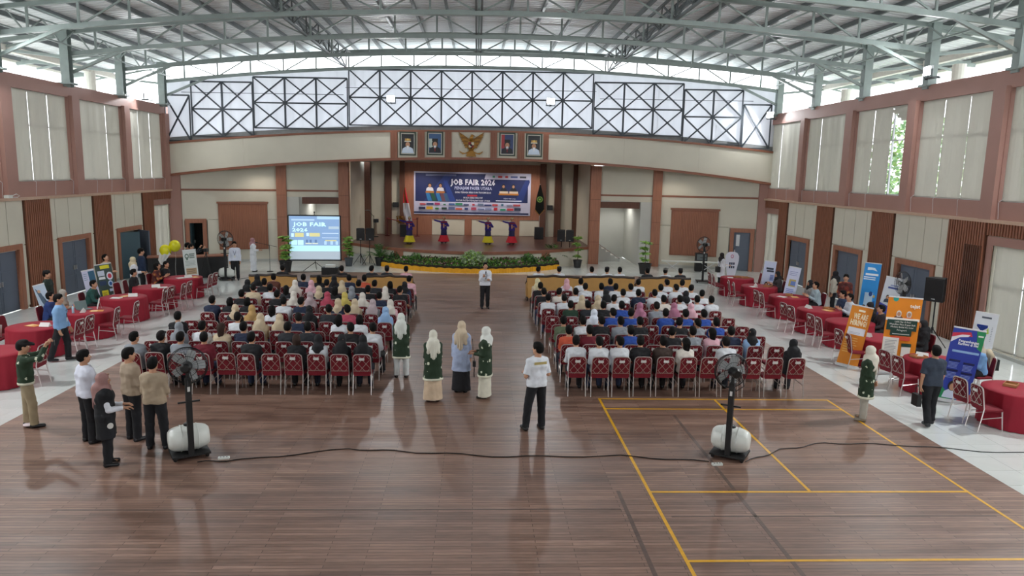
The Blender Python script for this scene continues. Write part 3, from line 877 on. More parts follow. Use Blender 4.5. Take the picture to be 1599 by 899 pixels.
        if opn:                                                    # passage behind the open pair of leaves
            p = MB(); p.box(X-2.2, d0-.1, 0, X-2.1, d1+.1, 2.4); p.box(X-2.1, d0-.2, 0, X-.22, d0-.1, 2.4); p.box(X-2.1, d1+.1, 0, X-.22, d1+.2, 2.4); p.box(X-2.2, d0-.2, 2.4, X-.22, d1+.2, 2.5)
            p.box(X-2.2, d0-.2, -.1, X-.22, d1+.2, -.01)
            structure(p.build('wall_passage', M_GREYW))
    # skirting
    x0, x1 = (X-.06, X) if sg > 0 else (X, X+.06)
    sk = MB()
    for a, b, z0, z1 in wall_cells((-5, 37.2), (0, .1), [(a-.2, b+.2, -1, 1) for a, b in doors+slat]): sk.box(x0, a, 0, x1, b, .1)
    structure(sk.build('baseboard_right' if sg > 0 else 'baseboard_left', M_GREYW))
    return w
side_wall(1); side_wall(-1)
# rear wall behind the viewer, its unseen milky window added to let light in
rw = MB()
for a, b, z0, z1 in wall_cells((XL-.2, XR+.2), (0, 9.3), [(-14, 14, 4.6, 9.0), (-3, 3, 0, 2.6)]): rw.box(a, -5.2, z0, b, -5, z1)
structure(rw.build('wall_rear', M_CREAM2))
w0 = structure(link('window_%d' % win_n[0], None)); win_n[0] += 1
MB().box(-14, -5.12, 4.6, 14, -5.10, 9.0).build('milky_sheet', M_SHEET, w0)
for i in range(15): MB().box(-14+2*i-.03, -5.1, 4.6, -14+2*i+.03, -5.0, 9.0).build('mullion', M_LATT, w0)

# ------------------------------------------------------------------ roof
def roof():
    prof = []
    y = -8.0
    while y < 38.6:
        for dyy, dz in ((0, 0), (.10, 0), (.13, .06), (.21, .06), (.24, 0)): prof.append((y+dyy, dz))
        y += .28
    xs = [-19.6+39.2*i/32 for i in range(33)]; v = []; f = []; n = len(prof)
    for x in xs:
        for yy, dz in prof: v.append((x, yy, roofz(x)+.12+dz))
    for i in range(len(xs)-1):
        for j in range(n-1): f.append((i*n+j, i*n+j+1, (i+1)*n+j+1, (i+1)*n+j))
    mb = MB(); mb.add(v, f)
    ce = structure(tl(mb).build('ceiling', M_ROOF))
    for i in range(33):
        x = -19.5+39.0*i/32; z = roofz(x)+.02
        tl(MB().box(x-.045, -8, z-.06, x+.045, 38.4, z+.10)).build('purlin', M_STEELD, ce)
    for s in (-1, 1):
        x = 19.6*s; z = roofz(19.6)
        tl(MB().box(x-.12, -8, z-.12, x+.12, 38.5, z+.16)).build('gutter_beam', M_CONC, ce)
roof()
def zb(x): return 9.92-.90*(x/15)**2
def zt(x): return 10.72-.92*(x/15)**2
def truss(i, Y):
    ordn = ORD[i]
    t = thing('roof_truss', 'arched grey-green steel roof truss, %s one counted from the stage end wall' % ordn, 'roof truss', (0, Y, 0), 0, 'arched roof trusses across the hall')
    def arc(fn, a, b, n, w, h):
        m = MB(); xs = [a+(b-a)*q/n for q in range(n+1)]
        v = []; f = []
        for x in xs: z = fn(x); v += [(x, -w/2, z-h/2), (x, w/2, z-h/2), (x, w/2, z+h/2), (x, -w/2, z+h/2)]
        for q in range(n):
            for j in range(4): f.append((q*4+j, q*4+(j+1) % 4, (q+1)*4+(j+1) % 4, (q+1)*4+j))
        f += [(0, 3, 2, 1), tuple(n*4+j for j in range(4))]
        return tl(m.add(v, f))
    arc(zb, -15, 15, 28, .13, .15).build('bottom_chord', M_STEEL, t)
    arc(zt, -19.4, 19.4, 34, .13, .14).build('top_chord', M_STEEL, t)
    n = 18; dx = 1.565
    for q in range(-9, 10):
        x = q*dx
        tl(MB().bar((x, 0, zb(x)), (x, 0, zt(x)), .065)).build('web_vertical', M_STEEL, t)
        if q < 9:
            x2 = x+dx
            a, b = ((x, zb(x)), (x2, zt(x2))) if q % 2 == 0 else ((x, zt(x)), (x2, zb(x2)))
            tl(MB().bar((a[0], 0, a[1]), (b[0], 0, b[1]), .05)).build('web_diagonal', M_STEEL, t)
    for s in (-1, 1):
        tl(MB().bar((15*s, 0, 8.35), (12.95*s, 0, zb(12.95)), .10)).build('knee_brace', M_STEEL, t)
        tl(MB().bar((15.1*s, 0, 9.7), (18.6*s, 0, 8.98), .08)).build('outer_brace', M_STEEL, t)
        tl(MB().bar((15.1*s, 0, 8.9), (19.2*s, 0, 9.32), .10)).build('eave_strut', M_STEEL, t)
for i, Y in enumerate(TRUSS_Y): truss(i, Y)
for sg in (1, -1):
    for i, Y in enumerate(TRUSS_Y):
        Yc = Y if sg > 0 else Y-.15
        x = 15.1*sg
        cb = MB(); cb.box(x-.15, Yc-.15, 7.8, x+.15, Yc-.125, 9.9); cb.box(x-.15, Yc+.125, 7.8, x+.15, Yc+.15, 9.9); cb.box(x-.02, Yc-.13, 7.8, x+.02, Yc+.13, 9.9)
        cb.box(x-.15, Yc-.13, 7.8, x-.125, Yc+.13, 9.9)
        t = tl(cb).build('steel_column', M_STEEL)
        tag(t, 'stubby grey-green steel column on the %s wall top, %s from the stage end' % ('right' if sg > 0 else 'left', ORD[i]), 'column', 'steel columns on the side walls')
        tl(MB().box(x-.24, Yc-.24, 7.88, x+.24, Yc+.24, 7.95)).build('base_plate', M_STEEL, t)
    for i, Y in enumerate((34.4, 26.3, 18.2, 10.1)):
        t = MB().tube([(17.4*sg, Y, -.12), (17.4*sg, Y, 9.1)], .23, 14).build('concrete_column', M_CONC)
        tag(t, 'round white concrete eave column outside the %s wall, %s from the stage end' % ('right' if sg > 0 else 'left', ORD[i]), 'column', 'round columns under the eaves')
for sg in (1, -1): tag(tl(MB().box(17.4*sg-.12, -6, 9.1, 17.4*sg+.12, 37, 9.32)).build('eave_beam', M_CONC), 'pale concrete eave beam outside the %s wall' % ('right' if sg > 0 else 'left'), 'beam')
def long_truss(x, label, tri=True, dark=True):
    t = thing('longitudinal_truss', label, 'roof truss', (0, 0, 0), 0, 'trusses running the length of the roof'); m = M_STEELD if dark else M_STEEL
    z1, z0 = zt(x)-.08, zb(x)-.02
    ys = [-4.4+1.025*i for i in range(41)]
    if tri:
        for d in (-.22, .22): tl(MB().bar((x+d, -4.5, z1), (x+d, 36.6, z1), .08)).build('top_chord', m, t)
        tl(MB().bar((x, -4.5, z0+.1), (x, 36.6, z0+.1), .08)).build('bottom_chord', m, t)
        for a, b in zip(ys[:-1], ys[1:]):
            k = int(round((a+4.4)/1.025)) % 2
            p, q = ((a, z0+.1), (b, z1)) if k == 0 else ((a, z1), (b, z0+.1))
            w = MB()
            for d in (-.22, .22):
                w.bar((x+(d if p[1] == z1 else 0), p[0], p[1]), (x+(d if q[1] == z1 else 0), q[0], q[1]), .05)
            tl(w).build('web_bracing', m, t)
    else:
        for z in (9.85, 9.25): tl(MB().bar((x, -4.5, z), (x, 36.6, z), .05)).build('chord', m, t)
        for a, b in zip(ys[:-1], ys[1:]):
            k = int(round((a+4.4)/1.025)) % 2
            tl(MB().bar((x, a, 9.25 if k else 9.85), (x, b, 9.85 if k else 9.25), .04)).build('web_bracing', m, t)
long_truss(-6.4, 'dark zigzag truss along the roof, left of the ridge')
long_truss(6.4, 'dark zigzag truss along the roof, right of the ridge')
long_truss(-14.78, 'thin lattice truss joining the column heads of the left wall', False, False)
long_truss(14.78, 'thin lattice truss joining the column heads of the right wall', False, False)
t = thing('ridge_beam', 'twin grey steel bars along the middle of the roof', 'beam')
for d in (-.09, .09): tl(MB().bar((d, -4.5, 10.0), (d, 36.6, 10.0), .07)).build('bar', M_STEELD, t)

# ------------------------------------------------------------------ stage end: fascia, lattice window, curved wall
FY = 36.85
def ft(x): return 6.93-.80*(x/15)**2
def fb_(x): return 5.47-1.02*(x/15)**2
def arc_strip(f0, f1, a, b, y0, y1, n=24):
    m = MB(); v = []; f = []
    for i in range(n+1):
        x = a+(b-a)*i/n; z0, z1 = f0(x), f1(x); v += [(x, y0, z0), (x, y0, z1), (x, y1, z1), (x, y1, z0)]
    for i in range(n):
        for j in range(4): f.append((i*4+j, (i+1)*4+j, (i+1)*4+(j+1) % 4, i*4+(j+1) % 4))
    f += [(0, 1, 2, 3), (n*4+3, n*4+2, n*4+1, n*4)]
    return tl(m.add(v, f))
fas = structure(arc_strip(lambda x: fb_(x)+.10, lambda x: ft(x)-.10, -15.15, 15.15, FY, FY+.25, 30).build('wall_fascia', M_CREAM2))
arc_strip(lambda x: ft(x)-.10, ft, -15.15, 15.15, FY-.06, FY+.27, 30).build('top_rail', M_TRIM, fas)
arc_strip(fb_, lambda x: fb_(x)+.12, -15.15, 15.15, FY-.08, FY+.27, 30).build('bottom_rail', M_TRIM, fas)
arc_strip(ft, lambda x: ft(x)+.22, -15.15, 15.15, FY+.08, FY+.25, 30).build('concrete_ledge', mat('grey_concrete', '#8b8d8d', .8, noise=.1), fas)
for a, b in ((-15.1, -4.32), (3.58, 15.1)):
    nn = 3
    for k in range(nn):
        u, w_ = a+(b-a)*k/nn, a+(b-a)*(k+1)/nn
        arc_strip(lambda x: fb_(x)+.13, lambda x: ft(x)-.11, u+.003, w_-.003, FY-.02, FY, 8).build('cladding_panel', M_CREAM2, fas)
FX = [(-4.30, -3.96), (-2.95, -2.62), (-1.60, -1.28), (.66, .98), (2.02, 2.36), (3.30, 3.58)]
for a, b in FX:
    p = arc_strip(lambda x: fb_(x)+.12, lambda x: ft(x)-.10, a, b, FY-.07, FY, 1).build('fluted_mullion', M_WOOD, fas)
    s = MB()
    for k in range(4):
        u = a+(b-a)*(k+.5)/4; s.add(*((lambda q: (q.v, q.f))(arc_strip(lambda x: fb_(x)+.12, lambda x: ft(x)-.10, u-.025, u+.025, FY-.09, FY-.07, 1))))
    s.build('flute', M_TRIM, p); stuff(p.children[0])
# soffit behind the fascia, with down lights
so = MB(); v = []; f = []; n = 28
for i in range(n+1):
    x = -15.1+30.2*i/n; yb = arcy(x)+.3 if abs(x) > 6.85 else 45.2
    v += [(x, FY+.2, fb_(x)+.10), (x, yb, fb_(x)+.10), (x, yb, fb_(x)+.2), (x, FY+.2, fb_(x)+.2)]
for i in range(n):
    for j in range(4): f.append((i*4+j, (i+1)*4+j, (i+1)*4+(j+1) % 4, i*4+(j+1) % 4))
structure(tl(so.add(v, f)).build('ceiling_stage', M_GREYW))
M_LAMP = mat('lamp_glow', '#fff4e0', .5, emit='#fff2dc', estr=14.0)
M_FLOOD = mat('flood_light_glow', '#ffffff', .5, emit='#f6fbff', estr=16.0)
def lamp(parent, kind, loc, power, size, color=(1, 1, 1), rot=(0, 0, 0), spot=None):
    ld = bpy.data.lights.new('lamp_light', kind); ld.energy = power; ld.color = color
    if kind == 'AREA': ld.size = size
    else: ld.shadow_soft_size = size
    if spot: ld.spot_size = spot; ld.spot_blend = .6
    lo = bpy.data.objects.new('lamp_light', ld); COL.objects.link(lo); lo.parent = parent; lo.location = loc; lo.rotation_euler = rot
    return lo
for i, (x, lb) in enumerate([(-10.85, 'above the left wood panel'), (-3.4, 'above the banner, left side'), (-.28, 'above the banner, middle'), (2.9, 'above the banner, right side'), (5.35, 'above the black flag'), (10.2, 'above the right wood panel')]):
    y = FY+.45 if abs(x) > 5 else 43.4
    z = (fb_(x)+.10)*(1+.00125*x)
    t = thing('down_light', 'small warm recessed down light '+lb, 'ceiling light', (x, y, z), 0, 'down lights round the stage')
    MB().lathe([(.11, -.005), (.11, -.03), (.085, -.03)], 14).build('rim', M_ALU, t)
    MB().lathe([(.08, -.012), (.08, -.022)], 12).build('lamp', M_LAMP, t)
    lamp(t, 'SPOT', (0, 0, -.05), 20 if abs(x) > 5 else 80, .10, (1, .90, .78), (0, 0, 0), R(150))

for x, sd in ((-8.6, 'left'), (8.1, 'right')):  # fill lamps added to brighten the two stair recesses
    t = thing('down_light', 'added fill lamp at the ceiling of the %s stair alcove' % sd, 'ceiling light', (x, 41.4, 3.40*(1+.00125*x)), 0, 'added alcove fill lamps')
    MB().lathe([(.16, 0), (.16, -.03), (.13, -.03)], 14).build('rim', M_ALU, t); MB().lathe([(.12, -.012), (.12, -.022)], 12).build('lamp', M_LAMP, t)
    lamp(t, 'SPOT', (0, 0, -.06), 34, .15, (1, .97, .92), (0, 0, 0), R(165))
# milky end window and its steel lattice
def zlow(x): return ft(x)+.16
def ztopw(x): return zb(x)-.12
wb = structure(link('window_%d' % win_n[0], None)); win_n[0] += 1
for k in range(10):
    a, b = -15.1+3.02*k, -15.1+3.02*(k+1)
    arc_strip(zlow, lambda x: zb(x)+.05, a, b, FY+.09, FY+.11, 6).build('milky_sheet', M_SHEET, wb)
def cells(x0, x1, n, z0, z1, rows):
    LY = FY+.02
    tl(MB().bar((x0, LY, z1), (x1, LY, z1), .07)).build('lattice_rail', M_LATT, wb); tl(MB().bar((x0, LY, z0), (x1, LY, z0), .06)).build('lattice_rail', M_LATT, wb)
    if rows == 2: tl(MB().bar((x0, LY, (z0+z1)/2), (x1, LY, (z0+z1)/2), .07)).build('lattice_rail', M_LATT, wb)
    w = (x1-x0)/n
    for i in range(n+1):
        tl(MB().bar((x0+i*w, LY, z0), (x0+i*w, LY, z1), .055 if i in (0, n) else .08)).build('lattice_post', M_LATT, wb)
    for i in range(n):
        for r in range(rows):
            a, b = x0+i*w, x0+(i+1)*w; q0 = z0+(z1-z0)*r/rows; q1 = z0+(z1-z0)*(r+1)/rows
            tl(MB().bar((a, LY+.01, q0), (b, LY+.01, q1), .065)).build('lattice_brace', M_LATT, wb)
            tl(MB().bar((a, LY-.01, q1), (b, LY-.01, q0), .065)).build('lattice_brace', M_LATT, wb)
cells(-6.32, 5.73, 8, 7.09, 9.77, 2)
cells(-10.94, -6.40, 3, 6.88, 9.33, 2); cells(5.80, 10.30, 3, 6.80, 9.33, 2)
cells(-13.92, -10.99, 2, 6.44, 9.07, 2); cells(10.36, 13.35, 2, 6.44, 9.06, 2)
cells(-15.2, -14.02, 1, 6.2, 8.40, 1); cells(13.42, 14.85, 1, 6.25, 8.38, 1)
for a, b, z in ((-6.5, 5.9, 8.9), (-14.4, -6.6, 8.55), (6.1, 13.9, 8.55)):
    tl(MB().bar((a, FY+.06, z), (b, FY+.06, z), .025)).build('thin_rail', M_LATT, wb)

# curved end wall below the fascia
def arc_wall(a, b, z0, z1, d0=0.0, d1=.25, n=6):
    m = MB(); v = []; f = []
    for i in range(n+1):
        x = a+(b-a)*i/n; y = arcy(x); v += [(x, y+d0, z0), (x, y+d0, z1), (x, y+d1, z1), (x, y+d1, z0)]
    for i in range(n):
        for j in range(4): f.append((i*4+j, (i+1)*4+j, (i+1)*4+(j+1) % 4, i*4+(j+1) % 4))
    f += [(0, 1, 2, 3), (n*4+3, n*4+2, n*4+1, n*4)]
    return tl(m.add(v, f))
ew = structure(link('wall_end', None))
DL, DR = (-14.45, -13.85), (13.58, 14.40)     # the two end doors
def bay(a, b, door):
    top = lambda x: fb_(x)+.12
    for z0, z1 in ((.12, 2.22), (2.24, 3.72), (3.80, 5.4)):
        us = [(a, b)] if z0 > 2.2 else ([(a, door[0]-.2), (door[1]+.2, b)])
        for u0, u1 in us:
            if u1-u0 > .02: arc_wall(u0, u1, z0, z1, 0, .25, 6).build('wall_panel', M_CREAM2, ew)
    arc_wall(door[0]-.25, door[1]+.25, 2.2, 2.25, 0, .25, 2).build('wall_panel', M_CREAM2, ew)
    arc_wall(a, b, 3.71, 3.81, -.03, .1, 8).build('dado_trim', M_TRIM, ew)
    for u0, u1 in ((a, door[0]-.2), (door[1]+.2, b)): arc_wall(u0, u1, 0, .13, -.02, .25, 4).build('skirting', M_GREYW, ew)
arc_wall(-15.3, DL[0]-.05, 0, 5.5, .32, .42, 2).build('backing', M_GREYW, ew); arc_wall(DL[0]-.05, DL[1]+.05, 2.1, 5.5, .32, .42, 2).build('backing', M_GREYW, ew); arc_wall(DL[1]+.05, -9.9, 0, 5.5, .32, .42, 4).build('backing', M_GREYW, ew); arc_wall(9.9, 15.3, 0, 5.5, .32, .42, 5).build('backing', M_GREYW, ew)
bay(-15.2, -10.38, DL); bay(9.90, 15.1, DR)
for a, b in ((-10.40, -9.93), (-7.34, -6.84), (6.20, 6.74), (9.46, 9.91)):
    p = arc_wall(a, b, 0, 5.3, -.14, .35, 2).build('wood_pilaster', M_WOOD, ew)
    for z in (1.2, 2.35, 3.5): arc_wall(a-.002, b+.002, z, z+.015, -.142, .0, 2).build('joint', M_WOODD, ew)
for a, b in ((-15.25, -14.72), (14.62, 15.05)):
    arc_wall(a, b, 0, 5.2, -.12, .2, 1).build('corner_pilaster', M_PINK, ew)
# square wood boards on both flanks
for a, b in ((-13.13, -10.88), (10.47, 12.80)):
    p = arc_wall(a, b, .66, 3.10, -.08, 0, 4).build('wood_board', M_WOOD2, ew)
    f = MB()
    n = 26; s = MB()
    for i in range(n):
        u = a+.08+(b-a-.16)*(i+.5)/n; y = arcy(u)-.095; s.box(u-.028, y, .72, u+.028, y+.02, 2.98)
    stuff(tl(s).build('slats', M_WOOD, p))
    arc_wall(a-.05, b+.05, 3.06, 3.16, -.13, 0, 3).build('board_cap', M_TRIM, p)
# alcoves with stairs
def alcove(a, b, side):
    arc_wall(a, b, 3.42, 3.70, 0, .25, 4).build('wall_panel', M_CREAM2, ew); arc_wall(a, b, 3.79, 5.3, 0, .25, 4).build('wall_panel', M_CREAM2, ew)
    arc_wall(a, b, 3.70, 3.79, -.03, .2, 4).build('dado_trim', M_TRIM, ew)
    arc_wall(a if side > 0 else a+.75, b-.65 if side > 0 else b, 3.06, 3.40, -.06, .3, 4).build('wood_header', M_WOODD, ew)
    rv = MB()
    if side > 0: rv.box(b-.62, arcy(b)-.02, 0, b, 43.2, 3.42)
    else: rv.box(a, arcy(a)-.02, 0, a+.62, 43.2, 3.42)
    tl(rv).build('alcove_return', M_GREYW, ew)
    tl(MB().box(a-.1, 43.0, 0, b+.1, 43.2, 3.6)).build('alcove_back', M_GREYW, ew)
    tl(MB().box(a, 39.3, 3.40, b, 43.1, 3.46)).build('alcove_soffit', M_GREYW, ew)
    st = structure(link('trim_%d' % trim_n[0], None)); trim_n[0] += 1
    for k in range(5):
        x0, x1 = (b-1.95, b-1.15-.27*k) if side > 0 else (a+1.15+.27*k, a+1.95)
        if side > 0: x0, x1 = a-.2, a+1.45-.27*k
        else: x0, x1 = b-1.45+.27*k, b+.2
        MB().box(x0, 40.6, .18*k, x1, 42.2, .18*(k+1)).build('stair_step', M_GREYW, st)
        MB().box((x1-.05 if side > 0 else x0), 40.58, .18*(k+1), (x1 if side > 0 else x0+.05), 42.2, .18*(k+1)+.012).build('step_nosing', M_WOODD, st)
alcove(-9.93, -7.34, -1); alcove(6.74, 9.46, 1)
# end doors
for (a, b), lb in ((DL, 'l'), (DR, 'r')):
    dn = structure(link('door_%d' % door_n[0], None)); door_n[0] += 1
    y = arcy((a+b)/2); sl = -2*((a+b)/2)/75
    dn.location = ((a+b)/2, y-.02, 0); dn.rotation_euler = (0, 0, math.atan(sl)); hw = (b-a)/2
    fr = MB()
    for u0, u1, z0, z1 in ((-hw-.2, -hw, 0, 2.24), (hw, hw+.2, 0, 2.24), (-hw, hw, 2.03, 2.24)): fr.box(u0, -.07, z0, u1, .2, z1)
    fr.build('door_frame', M_WOOD, dn)
    if lb == 'r':
        o = MB().box(-hw+.01, .06, .01, hw-.01, .11, 2.02).build('door_leaf', M_DOOR, dn)
        pm = MB()
        for z0, z1 in ((.1, .62), (.7, 1.2), (1.28, 1.92)): pm.box(-hw+.09, .045, z0, hw-.09, .06, z1)
        pm.build('door_moulding', M_DOOR, o)
        MB().box(-hw+.12, .035, 1.3, -hw+.3, .045, 1.9).build('door_pane', M_ALU, o)
        MB().box(-hw+.06, 0, .95, -hw+.1, .05, 1.1).build('door_handle', M_CHROME, o)
    else:
        o = MB().box(0, -.02, .01, .04, .75, 2.0).build('door_leaf', M_DOORD, dn, (-hw+.02, .12, 0)); o.rotation_euler = (0, 0, R(-12))
        MB().box(.04, .66, .95, .08, .7, 1.1).build('door_handle', M_CHROME, o)
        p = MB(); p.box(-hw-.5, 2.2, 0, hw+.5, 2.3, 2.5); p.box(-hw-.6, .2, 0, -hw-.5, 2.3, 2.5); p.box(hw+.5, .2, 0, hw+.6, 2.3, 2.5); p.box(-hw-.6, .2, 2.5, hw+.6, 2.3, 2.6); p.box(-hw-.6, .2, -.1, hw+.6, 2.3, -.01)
        p.build('dark_lobby', M_BLACK, dn)  # lobby shell coloured black, standing for the shade inside the doorway

# ------------------------------------------------------------------ stage
SZ = .95
def sfy(x): return 35.9+.085*(x+.25)**2
sb = structure(link('wall_stage', None))
BY = 45.2
MB().box(-7.2, BY, SZ, 6.9, BY+.2, 5.6).build('back_panel', M_CREAM2, sb)
for s_, xs in ((-1, -6.95), (1, 6.35)): MB().box(xs-.1, 40.0, 0, xs+.1, BY, 5.5).build('side_wall', M_CREAM2, sb)
for a, b in ((-6.85, -6.5), (-5.62, -5.22), (-4.72, -4.42), (3.92, 4.30), (4.85, 5.25), (6.0, 6.25)):
    MB().box(a, BY-.25, SZ, b, BY, 5.45).build('wood_pilaster', M_WOODD, sb)
for a, b in ((-6.45, -5.66), (5.28, 5.98)): MB().box(a, BY-.06, SZ+.02, b, BY, 5.4).build('wall_panel', M_CREAM, sb)
MB().box(-4.42, BY-.08, 1.95, 3.92, BY, 5.35).build('wood_surround', M_WOOD, sb)
for a, b in ((-4.42, -2.75), (-.72, -.28), (2.2, 2.7)): MB().box(a, BY-.08, SZ, b, BY, 1.95).build('wood_strip', M_WOOD, sb)
for a, b in ((-2.74, -.73), (-.27, 2.19), (2.71, 3.9)): MB().box(a, BY-.05, SZ+.03, b, BY, 1.93).build('wall_panel', M_CREAM, sb)
st = structure(link('floor_stage', None))
xs = [-6.85+13.2*i/30 for i in range(31)]
pts = [(x, sfy(x)) for x in xs]+[(6.35, BY), (-6.85, BY)]
MB().prism(pts, SZ-.14, SZ).build('stage_deck', M_STAGE, st)
def sstrip(a, b, z0, z1, d0, d1, m, name, n=10):
    mb = MB(); v = []; f = []
    for i in range(n+1):
        x = a+(b-a)*i/n; y = sfy(x); v += [(x, y+d0, z0), (x, y+d0, z1), (x, y+d1, z1), (x, y+d1, z0)]
    for i in range(n):
        for j in range(4): f.append((i*4+j, (i+1)*4+j, (i+1)*4+(j+1) % 4, i*4+(j+1) % 4))
    f += [(0, 1, 2, 3), (n*4+3, n*4+2, n*4+1, n*4)]
    return mb.add(v, f).build(name, m, st)
sstrip(-6.85, 6.35, SZ-.14, SZ+.006, -.08, .06, M_TRIM, 'stage_nosing', 30)
for a, b in ((-6.85, -4.2), (-3.7, -.05), (.0, 3.4), (3.85, 6.35)): sstrip(a, b, 0, SZ-.14, .02, .1, M_CREAM2, 'stage_front_panel')
for a, b in ((-4.2, -3.7), (3.4, 3.85)): sstrip(a, b, 0, SZ-.14, .0, .1, M_WOOD, 'stage_front_post', 2)
# low white side plinths by the loudspeakers
for a, b, y in ((-6.8, -5.1, 38.6), (4.75, 6.2, 39.6)): MB().box(a, y, 0, b, y+.5, .42).build('side_step', M_GREYW, st)
# outdoors seen through the open blind: a leafy tree
def foliage(name, cx, cy, cz, r, n, size, mats, parent, seed, flat_=1.0):
    rr = random.Random(seed); mb = MB()
    for i in range(n):
        while True:
            p = Vector((rr.uniform(-1, 1), rr.uniform(-1, 1), rr.uniform(-1, 1)))
            if .35 < p.length < 1: break
        c_ = Vector((cx+p.x*r[0], cy+p.y*r[1], cz+p.z*r[2])); s = size*rr.uniform(.6, 1.3)
        d = Vector((rr.uniform(-1, 1), rr.uniform(-1, 1), rr.uniform(-.6, .8))).normalized(); e = d.orthogonal().normalized()
        e = (Matrix.Rotation(rr.uniform(0, 6.28), 3, d) @ e)
        mid = c_+d*s*.5
        mb.add([c_, mid+e*s*.28, c_+d*s, mid-e*s*.28], [(0, 1, 2, 3)], rr.randrange(len(mats)))
    return stuff(mb.build(name, mats, parent))
M_TLEAF = [mat('tree_leaf_pale', '#a9c79a', .5), mat('tree_leaf_bright', '#b8d28c', .5), mat('tree_leaf_mid', '#7ea274', .5)]
M_LEAF = [mat('leaf_mid_green', '#5c8a3a', .5), mat('leaf_light_green', '#8bb04e', .5), mat('leaf_dark_green', '#35592b', .5)]
M_BARK = mat('bark', '#5b4a3a', .9, noise=.3, nscale=20)
t = thing('tree', 'leafy green tree outside the window whose blind is rucked up', 'tree', (20.5, 33, 0))
MB().tube([(0, 0, -.12), (.1, 0, 3), (0, .1, 6)], [.22, .17, .08], 8).build('trunk', M_BARK, t)
foliage('foliage', 0, 0, 5.4, (2.6, 2.8, 2.6), 2600, .30, M_TLEAF, t, 3)
# flood lamps
def flood(loc, rz, label, aim=R(-55), power=70, arm=0):
    t = thing('flood_light', label, 'flood light', loc, rz, 'white flood lights high in the hall')
    MB().cbox(0, 0, 0, .40, .09, .30).build('housing', M_ALU, t)
    MB().cbox(0, -.05, 0, .36, .012, .26).build('lens', M_FLOOD, t)
    MB().box(-.23, -.02, -.2, -.2, .02, .05).box(.2, -.02, -.2, .23, .02, .05).box(-.23, .0, -.22, .23, .12, -.19).box(-.03, .0, -.22, .03, .42, -.16).build('bracket', M_STEELD, t)
    if arm: MB().box(arm, .30, -.21, .03, .36, -.15).build('bracket_arm', M_STEELD, t)
    lamp(t, 'AREA', (0, -.075, 0), power, .34, (.95, .98, 1), (aim, 0, 0))
flood((-14.86, 34.3, 7.98), R(60), 'white flood light glowing at the left wall top by the end window')
flood((14.6, 36.3, 8.0), R(-60), 'white flood light glowing at the right wall top by the end window')
flood((-4.25, 36.6, 8.32), R(0), 'white flood light hung on the end lattice, left of the eagle emblem')
flood((3.6, 36.6, 8.4), R(0), 'white flood light hung on the end lattice, right of the eagle emblem')
flood((14.65, 23.7, 8.45), R(-90), 'white flood light glowing beside a right wall steel column', arm=-.62)

for sg, sd in ((-1, 'left'), (1, 'right')):  # fill floods added out of view to brighten the hall
    for Y, wh in ((15.5, 'over the near floor'), (7.3, 'above the balcony steps')):
        flood((14.62*sg, Y, 8.45), R(90*-sg), 'added unseen fill light beside a %s wall steel column %s' % (sd, wh), power=260)
flood((-14.9, 23.6, 7.97), R(90), 'white flood light glowing at the left edge beside a steel column')
